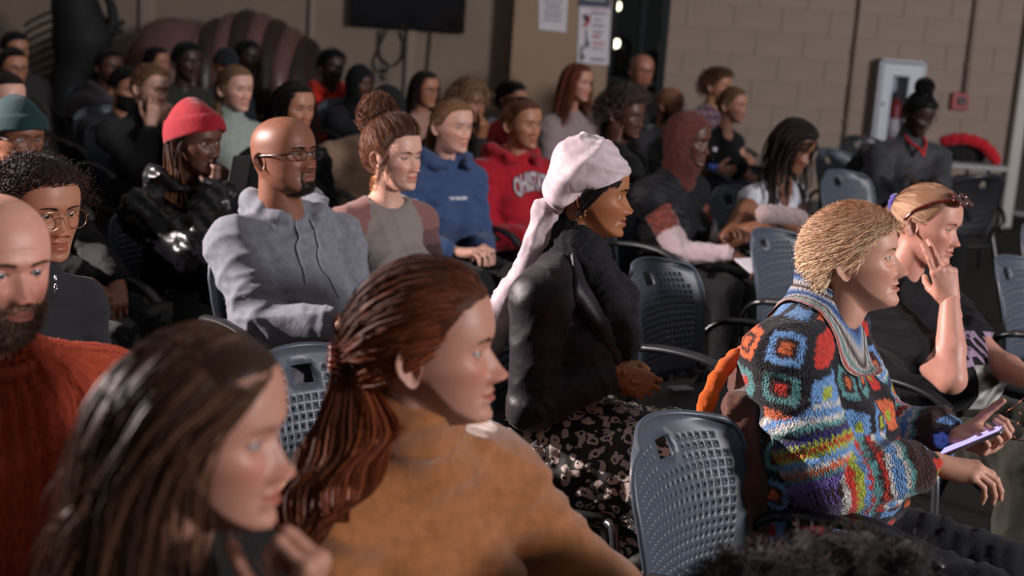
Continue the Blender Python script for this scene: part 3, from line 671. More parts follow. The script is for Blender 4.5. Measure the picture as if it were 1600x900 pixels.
    if bd:
        full = sst(-.045, -.060, Z + .35 * np.clip(.07 - ax, 0, 1) * 0) * (1 - sst(.9, 1.0, wn) * .6)
        if bd == 'full': b = np.maximum(sst(.012, -.02, Z - np.interp(np.degrees(np.abs(P)), [0, 30, 60, 80, 95], [-.045, -.052, -.045, .0, .02])) * sst(105, 92, np.degrees(np.abs(P))), 0); b *= sst(-.15, -.135, Z)
        elif bd == 'goatee': b = sst(.030, .026, ax) * sst(-.049, -.053, Z) * (cP > 0) * (1 - sst(.6, 1, wn)) * np.maximum(sst(.020, .024, ax), np.maximum(sst(-.080, -.084, Z), sst(-.058, -.054, Z) * .8))
        else: b = .55 * sst(-.048, -.058, Z) * sst(100, 80, np.degrees(np.abs(P))) * (1 - sst(.7, 1, wn))
        b = b * (1 - lipm); hm = np.maximum(hm, b * .92)
    fl = .55 * gz(ax, Z, .042, -.03, .016, .014) + .6 * gz(ax, Z, 0, -.038, .014, .008) + g('flush', 0)
    Mk = np.stack([lipm, hm, np.clip(fl * fm * g('blush', 1.0), 0, 1), np.ones_like(X)], -1)
    nb = sst(-.125, -.235, Z)
    return dict(V=np.stack([X, Y, Z], -1), phi=P, Z=Z, nb=nb, Mk=Mk, nr=len(zr), nc=len(phi), yeye=yc_e, beard=(hm if bd else None))
def ear_geo(sd, wid):
    a = np.linspace(0, 2 * np.pi, 22, endpoint=False); rows = []
    for b, o in ((.0, -.001), (.28, -.003), (.5, .000), (.68, .0055), (.82, .0075), (.93, .0105), (1.0, .0095), (.98, .0065), (.8, .001), (.5, -.006)):
        e = .0165 * (1 + .12 * np.sin(a)) * (1 - .18 * (np.sin(a) < -.5)); bx = np.cos(a) * b * e; uz = np.sin(a) * b * .0305
        fl = np.clip(np.cos(a), -.6, 1)
        out = o * (.55 + .45 * (fl + .6) / 1.6) + .007 * b * fl
        th = R(12); rows.append(np.stack([sd * (.0755 * wid + out), .014 + bx * math.cos(th) + uz * math.sin(th), -.014 + uz * math.cos(th) - bx * math.sin(th)], -1))
    V = np.array(rows).reshape(-1, 3); Fq = grid_faces(len(rows), 22, True)
    return V, (Fq if sd > 0 else Fq[:, ::-1])
def eye_mesh(kind):
    k = 'eye_' + kind
    if k in bpy.data.meshes: return bpy.data.meshes[k]
    iris = {'brown': (52, 30, 18), 'dark': (28, 17, 12), 'blue': (66, 84, 96), 'green': (62, 66, 48)}[kind]
    ms = [plain('sclera', (158, 142, 136), .4, coat=.15), plain('iris_' + kind, iris, .3, coat=.4), plain('pupil', (6, 6, 6), .1, coat=1)]
    ang = np.radians([0, 9, 15, 24, 32, 38, 50, 70, 95, 130, 180]); n = 18; a = np.arange(n) * 2 * np.pi / n
    V = np.stack([np.sin(ang)[:, None] * np.cos(a), np.repeat(-np.cos(ang)[:, None], n, 1), np.sin(ang)[:, None] * np.sin(a)], -1).reshape(-1, 3) * EYE_R
    me = mesh_data(k, V, grid_faces(len(ang), n, True), ms)
    mi = np.repeat([2, 2, 1, 1, 0, 0, 0, 0, 0, 0], n).astype(np.int32); me.polygons.foreach_set('material_index', mi); return me

# ---- hands (right hand, wrist at origin, fingers +X, palm -Z, thumb +Y)
HANDS = {}
POSES = dict(relax=([(18, 28, 18), (22, 32, 20), (26, 36, 22), (30, 38, 22)], (38, 25, 15)), flat=([(4, 8, 5)] * 4, (35, 10, 10)),
             fist=([(68, 92, 55), (70, 95, 55), (72, 95, 55), (74, 92, 55)], (22, 55, 40)), clasp=([(42, 52, 28), (46, 56, 28), (50, 58, 28), (54, 58, 28)], (30, 45, 20)),
             vee=([(6, 14, 8), (14, 22, 12), (66, 95, 50), (74, 95, 50)], (20, 62, 35)), grip=([(40, 62, 35), (44, 62, 35), (48, 62, 35), (52, 62, 35)], (48, 30, 8)),
             point=([(10, 15, 10), (55, 80, 40), (62, 85, 40), (66, 85, 40)], (25, 50, 30)))
def hand_geo(pose, v):
    key = (pose, v)
    if key in HANDS: return HANDS[key]
    F = Field((-.06, -.075, -.11), (.215, .085, .05), v); curls, (tout, tdn, tc) = POSES[pose]
    kn = [(.094, .029, .004), (.098, .009, .007), (.092, -.011, .005), (.082, -.030, 0)]; sp = [5, 1, -4, -10]
    ln = [(.043, .026, .020), (.048, .030, .021), (.044, .028, .020), (.034, .021, .018)]; rr = [.0092, .0095, .0090, .0080]
    F.cone((-.05, 0, 0), (.01, 0, 0), .027, .025, .01, np.eye(3), (1, 1, 1.35))
    for i in range(4):
        F.cone((.008, kn[i][1] * .55, -.004), kn[i], .0155, .0120, .014); F.ell((kn[i][0], kn[i][1], kn[i][2] + .001), (.0115, .0105, .0105), .006)
        p = np.array(kn[i]); pit = 0; az = R(sp[i])
        for j in range(3):
            pit += R(curls[i][j]); d = np.array([math.cos(pit) * math.cos(az), math.cos(pit) * math.sin(az), -math.sin(pit)]); q = p + d * ln[i][j]
            r0 = rr[i] * (1 - .10 * j); F.cone(p, q, r0, r0 * .9, .004); p = q
    F.ell((.05, -.022, -.012), (.04, .014, .014), .012); F.ell((.035, .022, -.013), (.032, .017, .016), .012)
    p = np.array([.022, .026, -.010]); az = R(tout); pit = R(tdn)
    for j, (L, r) in enumerate(((.046, .0135), (.033, .0108), (.026, .0098))):
        d = np.array([math.cos(pit) * math.cos(az), math.cos(pit) * math.sin(az), -math.sin(pit)]); q = p + d * L; F.cone(p, q, r, r * .88, .008 if j == 0 else .004); p = q; az -= R(tc * (1 if j == 0 else .8)); 
    HANDS[key] = F.mesh(1); return HANDS[key]

def ik(S, T, l1, l2, pole):
    d = T - S; L = min(np.linalg.norm(d), .995 * (l1 + l2)); L = max(L, abs(l1 - l2) + .02); dh = unit(d); T = S + dh * L
    a = (l1 ** 2 - l2 ** 2 + L ** 2) / (2 * L); h = math.sqrt(max(l1 ** 2 - a ** 2, 0)); pd = unit(pole - dh * (pole @ dh)); return S + dh * a + pd * h, T
def seg_h(V, a, b):
    B = b - a; h = np.clip(((V - a) @ B) / (B @ B), 0, 1); return h, np.linalg.norm(V - a - h[:, None] * B, axis=1)

class Ctx: pass
def person(label, px, py, s, by=55, h=(55, 0, 0), sex='f', skin=None, fp={}, lod=2, lean=.0, pelz=.55, sw=None, fat=0.0, nk=(0, 0, 0), arms={}, hs=None, iris='dark', gaze=(0, 0),
           legs=(0, 0), thigh=.43, lat=0, standing=False, d=None, armr=1.0, sh=(0, 0, 0), legrot=0, uarm=None, farm=None):
    c = Ctx(); c.px, c.lod, c.fat, c.sex = px, lod, fat, sex
    c.hs = hs or (1.0 if sex == 'm' else .955); c.fp = dict(fp)
    c.fp.setdefault('wid', 1.0); c.fp.setdefault('neck', .056 if sex == 'm' else .047); c.fp.setdefault('jaw', 1.04 if sex == 'm' else .92); c.fp.setdefault('brow', 1.4 if sex == 'm' else .6)
    c.fp.setdefault('browt', 1.3 if sex == 'm' else .85); c.fp.setdefault('chin', 1.1 if sex == 'm' else .9)
    c.d = d or .234 * c.hs * FPX / s
    c.Hc = at(px, py, c.d); c.B = rotz(R(by)); B = c.B
    c.H = rotz(R(h[0])) @ rotx(R(h[1])) @ roty(R(h[2]))              # pitch>0 = chin up
    sx = 1.0 if sex == 'm' else .93
    N = c.Hc + B @ (np.array([0, .052, -.182]) * c.hs + np.array(nk)); c.N = N
    rt = N + B @ np.array([lat, lean, 0]); c.root = np.array([rt[0], rt[1], 0.0])
    c.sw = sw or (.185 if sex == 'm' else .155)
    bl = lambda x, y, z: c.root + B @ np.array([x, y, z]); c.bl = bl
    c.pel = bl(0, 0, pelz); up = unit(N - c.pel); c.up = up
    c.S = {1: N + B @ np.array([c.sw, .012, 0]) - up * .082 + B @ np.array(sh), -1: N + B @ np.array([-c.sw, .012, 0]) - up * .082 + B @ (np.array(sh) * [-1, 1, 1])}
    l1, l2 = uarm or .295 * sx, farm or .255 * sx; c.E, c.W, c.arms = {}, {}, {}
    for sd in (1, -1):
        a = dict(arms.get(sd, {})); t = a.get('t', (.075 * sd, -.27, pelz + .085))
        if a.get('sp') == 'h': T = c.Hc + c.H @ (np.array(t) * c.hs)
        elif a.get('sp') == 'px': T = at(t[0], t[1], c.d + t[2])
        elif a.get('sp') == 'n': T = N + B @ np.array(t)
        else: T = bl(*t)
        pole = B @ np.array(a.get('pole', (.55 * sd, .55, -.65))); c.E[sd], c.W[sd] = ik(c.S[sd], T, l1, l2, pole)
        if 'E' in a: c.E[sd] = at(a['E'][0], a['E'][1], c.d + a['E'][2])
        f = a.get('f'); f = unit(c.W[sd] - c.E[sd]) if f is None else unit((c.H if a.get('sp') == 'h' else B) @ np.array(f, float))
        n = a.get('n', (0, 0, -1)); n = (c.H if a.get('sp') == 'h' else B) @ np.array(n, float); n = unit(n - f * (n @ f))
        c.arms[sd] = dict(f=f, n=n, pose=a.get('pose', 'relax'), hide=a.get('hide', False))
    lr = rotz(R(legrot)); lb = lambda x, y, z: c.root + B @ (lr @ np.array([x, y, z]))
    sp, fw = legs
    if standing:
        c.hip = {q: bl(.09 * q, 0, .9) for q in (1, -1)}; c.knee = {q: bl(.10 * q, -.02, .5) for q in (1, -1)}; c.ank = {q: bl(.11 * q, .02, .09) for q in (1, -1)}; c.pel = bl(0, 0, .98)
    else:
        c.hip = {q: lb(.085 * q, -.02, pelz - .02) for q in (1, -1)}; c.knee = {q: lb((.10 + sp) * q, -thigh, pelz - .03) for q in (1, -1)}; c.ank = {q: lb((.11 + sp) * q, -thigh - .01 - fw, .09) for q in (1, -1)}
    c.toe = {q: c.ank[q] + (B @ lr) @ np.array([.02 * q, -.17, -.05]) for q in (1, -1)}
    # ---------------- skin
    hd = head_shape(c.fp, lod); c.hd = hd; V = hd['V'] * c.hs; Wd = c.Hc + V @ c.H.T
    dirs = np.stack([np.sin(hd['phi']), -np.cos(hd['phi']), 0 * hd['phi']], -1) @ c.H.T
    ring = (N - up * .03) + dirs * .066 * (c.fp['neck'] / .05); nb = hd['nb'][..., None]; Wd = Wd * (1 - nb) + ring * nb
    c.headW = Wd; G = Geo(); nr, nc = hd['nr'], hd['nc']; FQ = grid_faces(nr, nc, True)[:, ::-1]
    topv = np.array([[0, 0, .1172]]) * c.hs @ c.H.T + c.Hc
    G.add(np.vstack([Wd.reshape(-1, 3), topv]), [FQ, np.stack([np.full(nc, nr * nc), np.arange(nc), (np.arange(nc) + 1) % nc], -1)])
    Mk = np.vstack([hd['Mk'].reshape(-1, 4), [[0, 0, 0, 1]]])
    if not c.fp.get('noear'):
        for sd in (1, -1):
            v, f = ear_geo(sd, c.fp['wid']); G.add(c.Hc + (v * c.hs) @ c.H.T, f)
    vx = [.011, .015, .022][lod]; allp = np.array([N, c.pel] + [q[k] for q in (c.S, c.E, c.W, c.knee, c.toe, c.hip) for k in (1, -1)])
    c.lo, c.hi = allp.min(0) - .22, allp.max(0) + .22; c.lo[2] = max(c.lo[2], -.02)
    Fd = Field(c.lo, c.hi, vx); kk = .03
    Fd.cone(N - up * .14, N + up * .01, .06, .048, .03); q = B, (1, 1.45, 1)
    Fd.cone(c.pel, N - up * .16, .125 * sx + fat * .5, .125 * sx, kk, *q); Fd.cone(c.S[1], c.S[-1], .045, .045, kk)
    for sd in (1, -1):
        Fd.cone(N + up * .0, c.S[sd], .035, .045, kk); ar = armr * sx
        Fd.cone(c.S[sd], c.E[sd], .048 * ar, .041 * ar, .02); Fd.cone(c.E[sd], c.E[sd] + .4 * (c.W[sd] - c.E[sd]), .040 * ar, .039 * ar, .012); Fd.cone(c.E[sd] + .4 * (c.W[sd] - c.E[sd]), c.W[sd], .039 * ar, .026 * ar, .012)
        Fd.cone(c.hip[sd], c.knee[sd], .065, .05, kk); Fd.cone(c.knee[sd], c.ank[sd], .045, .03, kk); Fd.cone(c.ank[sd], c.toe[sd], .03, .025, kk)
    v, f = Fd.mesh(1); G.add(v, f)
    for sd in (1, -1):
        a = c.arms[sd]
        if a['hide']: continue
        v, f = hand_geo(a['pose'], [.0028, .0036, .005][lod]); v = v * (1.0 if sex == 'm' else .92) * (armr ** .3)
        if sd == 1: v = v * [1, -1, 1]; f = f[:, ::-1]
        Mx = np.stack([a['f'], np.cross(-a['n'], a['f']), -a['n']], -1); G.add(c.W[sd] + v @ Mx.T, f)
    nrest = G.n - len(Mk); Mk = np.vstack([Mk, np.tile([0, 0, 0, 1.0], (nrest, 1))])
    me = mesh_data('person', np.concatenate(G.V) - c.root, G.F, skin, True, {'Mask': Mk})
    c.o = link('person', me, loc=c.root); tag(c.o, label, 'person')
    for sd in (1, -1):
        e = link('eye', eye_mesh(iris), c.o); rot = c.H @ rotz(R(gaze[0])) @ rotx(R(gaze[1]))
        p = c.Hc + c.H @ (np.array([sd * EYE_X, hd['yeye'], EYE_Z]) * c.hs) - c.root
        Mt = Matrix(np.vstack([np.hstack([rot * c.hs, p[:, None]]), [0, 0, 0, 1]]).tolist()); e.matrix_local = Mt
    return c
def hw(c, v): return c.Hc + (np.asarray(v, float) * c.hs) @ c.H.T        # head space -> world
def part(c, name, V, Fs, mat, parent=None, smooth=True, cols=None, floats=None, label=None):
    o = link(name, mesh_data(name, V - c.root, Fs, mat, smooth, cols, floats), parent or c.o)
    if label: o['label'] = label
    return o
def geo_part(c, name, G, mat, parent=None, smooth=True, label=None): return part(c, name, np.concatenate(G.V), G.F, mat, parent, smooth, label=label)

def arm_coord(c, V):
    """per vertex: 0..1 shoulder-elbow, 1..2 elbow-wrist, side; -1 on the torso"""
    best = np.full(len(V), -1.0); sdv = np.zeros(len(V)); dm = np.full(len(V), 9.0)
    for sd in (1, -1):
        h1, d1 = seg_h(V, c.S[sd], c.E[sd]); h2, d2 = seg_h(V, c.E[sd], c.W[sd])
        t = np.where(d1 < d2, h1, 1 + h2); dd = np.minimum(d1, d2); ok = (dd < .085) & (dd < dm)
        # torso test: towards the body axis from the shoulder
        lat = ((V - c.N) @ (c.B @ np.array([1, 0, 0]))) * sd; ok &= (t > 1.02) | (lat > c.sw - .035)
        best[ok] = t[ok]; sdv[ok] = sd; dm[ok] = dd[ok]
    return best, sdv
def garment(c, name, mat, loose=.016, sleeve=2.0, length=0.0, vox=None, fold=.006, wl=.11, hood=False, turtle=0, cut=None, colfn=None, bust=None, seed=1, label=None, add=None, puff=0, cuff=0, taper=1.0, hem=.0, smooth=1, tr=1.0):
    vx = vox or [.009, .013, .019][c.lod]; ap = np.array([c.N, c.pel - c.up * (length + .05)] + [q[k] for q in (c.S, c.E, c.W) for k in (1, -1)]); glo, ghi = ap.min(0) - .19 - c.fat, ap.max(0) + .19 + c.fat; Fd = Field(glo, ghi, vx); N, up, B = c.N, c.up, c.B; sx = 1.0 if c.sex == 'm' else .92
    q = B, (1, 1.42, 1); k = .035; L = N - c.pel; fat = c.fat
    w0, w1, w2 = (.146 + fat) * sx + loose, (.128 + fat) * sx + loose, (.138 + fat * .4) * sx + loose * .9
    low = c.pel - up * (.02 + length)
    Fd.cone(low, c.pel + L * .38, w0 * taper, w1, k, *q); Fd.cone(c.pel + L * .38, N - up * .17, w1, w2, k, *q)
    Fd.cone(N - up * .19, N - up * .10, w2, w2 * .84, k, *q)
    if fat > .02: Fd.ell(c.pel + L * .3 + B @ np.array([0, -.05, 0]), np.array([.15 + fat, .13 + fat * 1.3, .16]), .05, B)
    bs = (.028 if c.sex == 'f' else 0) if bust is None else bust
    if bs:
        for sd in (1, -1): Fd.ell(N - up * .22 + B @ np.array([.068 * sd, -.068 - bs * .5, 0]), np.array([.066, .05 + bs, .07]) + loose * .6, .05, B)
    Fd.cone(c.S[1], c.S[-1], .055 + loose, .055 + loose, k)
    for sd in (1, -1):
        Fd.cone(N + up * .005, c.S[sd], .036 + loose * .7, .053 + loose, k)
        if sleeve > 0:
            t = min(sleeve, 1); e = c.S[sd] + (c.E[sd] - c.S[sd]) * t
            Fd.cone(c.S[sd], e, (.055 + fat * .2) * sx + loose, (.046 + fat * .15) * sx + loose, .012)
        if sleeve > 1:
            fl_ = c.W[sd] - c.E[sd]; e = c.E[sd] + fl_ * (sleeve - 1) - unit(fl_) * (.022 + loose + cuff); Fd.cone(c.E[sd], e, .045 * sx + loose, .031 * sx + loose * (1.0 if not cuff else .8) + cuff, .02)
        if puff:
            for (a, b, n_) in ((c.S[sd], c.E[sd], 4), (c.E[sd], c.W[sd], 4)):
                for i in range(n_): Fd.ell(a + (b - a) * (i + .5) / n_, np.full(3, .056 * sx + loose + puff), .012)
    if puff:
        for i in range(6): z = (i + .5) / 6; Fd.ell(c.pel + (N - up * .08 - c.pel) * z, np.array([w1 + puff, (w1 + puff) / 1.35, .05]), .012, B)
    if hood:
        R0 = B @ rotx(R(-28)); cc = N + up * .058 + B @ np.array([0, .024, 0]); a = np.radians(np.linspace(-148, 148, 15))
        rw = .080 * sx + loose; P = np.stack([np.sin(a) * rw, np.cos(a) * rw * .95, -.105 * sst(.3, -1, np.cos(a)) + 0 * a], -1) @ R0.T + cc
        Fd.path(P, .011 + .034 * np.sqrt(np.clip((np.cos(a) + 1) / 2, 0, 1)), .014); Fd.ell(N + B @ np.array([0, .085, -.02]), np.array([.11, .06, .08]) * sx, .025, B)
    if turtle:
        Fd.cone(N - up * .01, c.Hc * .0 + N + unit(c.Hc + c.H @ np.array([0, .035, -.10]) - N) * (.03 + turtle), .086 * sx * tr, .0720 * sx * tr * c.fp['neck'] / .047, .02)
    if add: add(Fd, c)
    if cut: cut(Fd, c)
    # hem
    Fd.plane(low - up * .01, -up * 1.0)
    V, Q = Fd.mesh(smooth); Nn = vnormals(V, Q); at_, sd = arm_coord(c, V)
    if fold:
        V = folds(V, Nn, fold, wl, seed)
        if sleeve > 1:
            el = np.exp(-((at_ - 1) / .28) ** 2); V = V + Nn * (el * .0035 * (np.sin(at_ * 22 + 2.5 * np.sin(V @ np.array([23., 31, 19])) + 2 * np.sin(V[:, 2] * 27)) - .3))[:, None]
            el = sst(1.55, 1.9, at_); V = V + Nn * (el * .002 * np.sin(at_ * 45 + 2 * np.sin(V @ np.array([33., 21, 29]))))[:, None]
        if puff: V = V + Nn * (.004 * np.sin(V @ np.array([90, 70, 60.0])))[:, None]
    cols = None
    if colfn: cols = {'Col': colfn(c, V, Nn, at_, sd)}
    o = part(c, name, V, Q, mat, cols=cols, label=label); c.topV, c.topQ, c.topN = V, Q, Nn; return o
def trousers(c, mat, loose=.012, name='trousers', skirt=False, vox=None, fold=.006, shoes=True, shoemat=None, seed=2, label=None):
    vx = vox or [.012, .018, .026][c.lod]; Fd = Field(c.lo, c.hi, vx); sx = 1 if c.sex == 'm' else .94; q = c.B, (1, 1.3, 1)
    Fd.cone(c.pel - c.up * .01, c.pel + c.up * .08, .145 * sx + c.fat, .135 * sx + c.fat * .7, .03, *q)
    for sd in (1, -1):
        Fd.cone(c.hip[sd], c.knee[sd], .082 * sx + c.fat * .4 + loose, .060 + loose, .03); Fd.cone(c.knee[sd], c.ank[sd] + [0, 0, .02], .058 + loose, .042 + loose, .02)
    if skirt:
        m0, m1, m2 = (c.hip[1] + c.hip[-1]) / 2, (c.knee[1] + c.knee[-1]) / 2, (c.ank[1] + c.ank[-1]) / 2
        Fd.cone(m0, m1, .16, .15, .05, c.B, (.72, 1, 1)); Fd.cone(m1, m2, .15, .19, .05, c.B, (.8, 1, 1))
    V, Q = Fd.mesh(1); Nn = vnormals(V, Q)
    if fold: V = folds(V, Nn, fold, .12, seed, (1, 1, .4))
    part(c, name, V, Q, mat, label=label)
    if shoes:
        for sd in (1, -1):
            Fs = Field(np.minimum(c.ank[sd], c.toe[sd]) - .1, np.maximum(c.ank[sd], c.toe[sd]) + .1, max(vx * .7, .01)); a = c.ank[sd].copy(); a[2] = .055; b = c.toe[sd].copy(); b[2] = .04
            Fs.cone(a, b, .048, .042, .02).cone(a, a + [0, 0, .05], .05, .045, .02).plane((0, 0, .004), (0, 0, -1)); v, f = Fs.mesh(1); part(c, 'shoe', v, f, shoemat or plain('dark_shoe', (24, 23, 24), .6))

# ---- things worn on the head
ELC = np.array([0, .004, .012])
def shell(c, mat, name, brim, rad=(.083, .105, .113), cen=ELC, nr=22, nc=72, disp=None, label=None, band=0, top=None, cols=None, parent=None, thick=.006):
    """cloth shell over the skull; brim(phi_deg)->z of the lower edge"""
    ph = np.linspace(-np.pi, np.pi, nc, endpoint=False); zb = brim(np.abs(np.degrees(ph))); rad = np.array(rad) * [c.fp['wid'], 1, 1]
    lb = np.arcsin(np.clip((zb - cen[2]) / rad[2], -.98, .98)); u = np.linspace(0, 1, nr)[:, None]; lat = lb + (np.pi / 2 - lb) * u; P = np.broadcast_to(ph, lat.shape)
    dr = np.stack([np.cos(lat) * np.sin(P), -np.cos(lat) * np.cos(P), np.sin(lat)], -1); V = cen + dr * rad; U = np.broadcast_to(u, lat.shape); nn = unit(dr / rad)
    if band: V = V + nn * (.007 * sst(band + .03, band - .02, U) )[..., None]
    if disp is not None: V = V + nn * disp(P, U, lat)[..., None]
    if top is not None: V = V + np.asarray(top) * (U ** 1.6)[..., None]
    inner = V[0] - nn[0] * thick; in2 = cen + (V[0] - cen) * .93 + [0, 0, .012]
    V = np.concatenate([in2[None], inner[None], V]); nr2 = nr + 2; tp = V[-1].mean(0)
    F = [grid_faces(nr2 , nc, True), np.stack([np.full(nc, nr2 * nc), (nr2 - 1) * nc + np.arange(nc), (nr2 - 1) * nc + (np.arange(nc) + 1) % nc], -1)]
    return part(c, name, hw(c, np.vstack([V.reshape(-1, 3), tp])), F, mat, parent, label=label)
def wrap_hood(c, mat, name, face=(.058, .09, .085), fc=(0, -.085, -.03), off=.016, drape=.10, vox=None, fold=.004, seed=3, label=None, low=.0, cols=None):
    """hood or head scarf: closed round the head, open at the face"""
    vx = vox or [.006, .007, .009][c.lod]; ps = hw(c, [[0, 0, .13], [0, 0, -.13]]); lo = np.minimum(ps.min(0), c.N - .18) - .12; hi = np.maximum(ps.max(0), c.N + .18) + .14; lo[2] = c.N[2] - .16
    Fd = Field(lo, hi, vx); hs = c.hs; rt = c.H
    Fd.ell(hw(c, ELC + [0, .008, .0]), (np.array([.079, .1, .108]) + off) * hs, .02, rt); Fd.ell(hw(c, (0, .0, -.06)), (np.array([.066, .08, .075]) + off) * hs, .03, rt)
    Fd.cone(hw(c, (0, .02, -.09)), c.N - c.up * (.02 + low), (.062 + off) * hs, (.085 + drape * .35) * hs, .04)
    Fd.ell(hw(c, fc), np.array(face) * hs, .012, rt, cut=True)
    V, Q = Fd.mesh(1); Nn = vnormals(V, Q); V = folds(V, Nn, fold, .07, seed); return part(c, name, V, Q, mat, label=label)

# ---- hair
def scalp(c, n, fr=0, rec=0, seed=0, mask=None):
    hd = c.hd; rg = np.random.default_rng(seed); Pg = hd['V'][:-1, :]; m = (hd['Z'] > hairline(hd['phi'], fr, rec)) if mask is None else mask(hd['phi'], hd['Z'])
    P = hd['V']; du = np.gradient(P, axis=0); dv = np.gradient(P, axis=1); ar = np.linalg.norm(np.cross(du, dv), axis=-1) * m; ar[0] *= .5
    w = ar.ravel() / ar.sum(); i = rg.choice(len(w), n, p=w); jit = rg.uniform(-.5, .5, (n, 2)); p = P.reshape(-1, 3)[i] + du.reshape(-1, 3)[i] * jit[:, :1] + dv.reshape(-1, 3)[i] * jit[:, 1:]
    rad = np.array([.0765 * c.fp['wid'], .098, .104]); return p, unit((p - ELC) / rad ** 2), hd['phi'].ravel()[i]
def cap_geo(c, thick, fr=0, rec=0, bump=0, seed=0, mask=None):
    hd = c.hd; st = 2 if c.lod == 0 else 1; V = hd['V'][::st, ::st]; ph, Z = hd['phi'][::st, ::st], hd['Z'][::st, ::st]
    k = Z[:, 0] > -.085; V, ph, Z = V[k], ph[k], Z[k]; hl = hairline(ph, fr, rec) if mask is None else mask(ph, Z)
    m = sst(-.004, .016, Z - hl) if mask is None else hl
    nn = unit((V - ELC) / np.array([.0765, .098, .104]) ** 2); th = thick(ph, Z) if callable(thick) else thick
    if bump: th = th + bump * (np.sin(V @ np.array([210, 170, 190.]) + 2 * np.sin(V @ np.array([-90, 120, 150.]))) + np.sin(V @ np.array([-160, 230, 120.])))
    V = V + nn * (m * th - (1 - m) * .006)[..., None]; nr, nc = V.shape[:2]
    F = grid_faces(nr, nc, True)[:, ::-1]; keep = (m.ravel()[F] > .02).any(1); tp = V[0].mean(0); 
    return np.vstack([V.reshape(-1, 3), tp]), [F[keep], np.stack([np.full(nc, nr * nc), np.arange(nc), (np.arange(nc) + 1) % nc], -1)]
def sim(c, p, nrm, K, step, flow, gw, vol=.01, curl=0, cf=60, inertia=.55, seed=0, coll=True, jitter=.12, cg=1.0):
    rg = np.random.default_rng(seed); n = len(p); off = (.006 + vol * rg.random(n))[:, None]; g = c.H.T @ np.array([0, 0, -1.0]); rad = np.array([.078 * c.fp['wid'], .099, .1055])
    step = np.broadcast_to(np.asarray(step, float), (n,))[:, None]; prev = flow(p, nrm, 0.0); jit = rg.normal(size=(n, 3)) * jitter; out = [p - nrm * .002]; root = p
    cl = getattr(c, 'coll', []) if coll else []
    for i in range(K - 1):
        t = i / (K - 1); f = flow(p, nrm, t); w = gw(t); d = unit(inertia * prev + (1 - inertia) * (unit(f) * (1 - w) + g * w + jit)); p = p + d * step
        q = (p - ELC) / (rad + off); r = np.linalg.norm(q, axis=1, keepdims=True); p = np.where(r < 1, ELC + q / np.maximum(r, 1e-3) * (rad + off), p)
        for (a, b, rr) in cl:
            Pw = hw(c, p); h, dd = seg_h(Pw, a, b); m = dd < rr + off[:, 0] * .6
            if m.any():
                ctr = a + h[m, None] * (b - a); Pw[m] = ctr + unit(Pw[m] - ctr) * (rr + off[m] * .6); p[m] = ((Pw[m] - c.Hc) @ c.H) / c.hs
        prev = d; out.append(p)
    P = np.stack(out, 1)
    if curl:
        T = unit(np.gradient(P, axis=1)); o = unit(P - ELC); u = unit(np.cross(T, o)); v = np.cross(T, u); s = np.arange(K)[None] * step * cf + rg.uniform(0, 6.3, (n, 1)) * cg
        a = curl * np.clip(np.arange(K) / (K * .35), 0, 1)[None, :, None]; P = P + a * (np.cos(s)[..., None] * u + np.sin(s)[..., None] * v)
    return P
def pull(c, p, bun, K, vol=.008, seed=0, wav=.0, lift=.0):
    """strands combed over the skull to one gathering point"""
    rg = np.random.default_rng(seed); n = len(p); rad = np.array([.0775 * c.fp['wid'], .0985, .105]); q = unit((p - ELC) / rad); b = (np.array(bun) - ELC) / rad; rb = np.linalg.norm(b); b = b / rb
    om = np.arccos(np.clip(q @ b, -1, .9999))[:, None, None]; t = np.linspace(0, 1, K)[None, :, None]; d = (np.sin((1 - t) * om) * q[:, None] + np.sin(t * om) * b) / np.sin(om)
    off = (.05 + vol / .1 * rg.random((n, 1, 1))) * np.minimum(1, t * 6 + .35); rr = 1 + off + lift * np.sin(t * 3.1) + (rb - 1) * t ** 4; P = ELC + d * rr * rad
    if wav: P = P + wav * np.sin(np.arange(K)[None, :, None] * 1.3 + rg.uniform(0, 6, (n, 1, 3))) * t
    return P + rg.normal(size=(n, 1, 3)) * .004 * t ** 2
def flow_crown(cr=(0, .045, .11), up=.1, swirl=.25):
    cr = np.array(cr)
    def f(p, n, t):
        nn = unit((p - ELC) / np.array([.0765, .098, .104]) ** 2); d = p - cr + np.cross(nn, [0, 0, 1.0]) * swirl * .1; d = d - nn * np.sum(d * nn, 1, keepdims=True); return unit(unit(d) + nn * up)
    return f
def ribbons(P, w, seed=0, twist=.6):
    n, k, _ = P.shape; rg = np.random.default_rng(seed); T = unit(np.gradient(P, axis=1)); o = unit(P - ELC) + rg.normal(size=(n, 1, 3)) * twist; sd = unit(np.cross(T, o))
    w = np.broadcast_to(np.asarray(w, float), (n, k))[..., None]; V = np.stack([P - sd * w, P + sd * w], 2).reshape(-1, 3)
    i = np.arange(n)[:, None] * k * 2; j = np.arange(k - 1)[None] * 2; a = (i + j).ravel(); return V, np.stack([a, a + 1, a + 3, a + 2], -1)
def ropes(P, r, ns=5):
    n, k, _ = P.shape; T = unit(np.gradient(P, axis=1)); o = unit(P - ELC); u = unit(np.cross(T, o)); v = np.cross(T, u); a = np.arange(ns) * 2 * np.pi / ns
    r = np.broadcast_to(np.asarray(r, float), (n, k))[..., None, None]; V = P[:, :, None] + r * (np.cos(a)[:, None] * u[:, :, None] + np.sin(a)[:, None] * v[:, :, None])
    V = V.reshape(-1, 3); i = np.arange(n)[:, None, None] * k * ns; j = np.arange(k - 1)[None, :, None] * ns; q = np.arange(ns)[None, None]; q2 = (q + 1) % ns
    F = np.stack([i + j + q, i + j + q2, i + j + ns + q2, i + j + ns + q], -1).reshape(-1, 4); return V, F
def taper(n, k, w, t0=.3, seed=0):
    rg = np.random.default_rng(seed); return w * rg.uniform(.6, 1.25, (n, 1)) * (1 - (1 - t0) * np.linspace(0, 1, k)[None] ** 2.5)
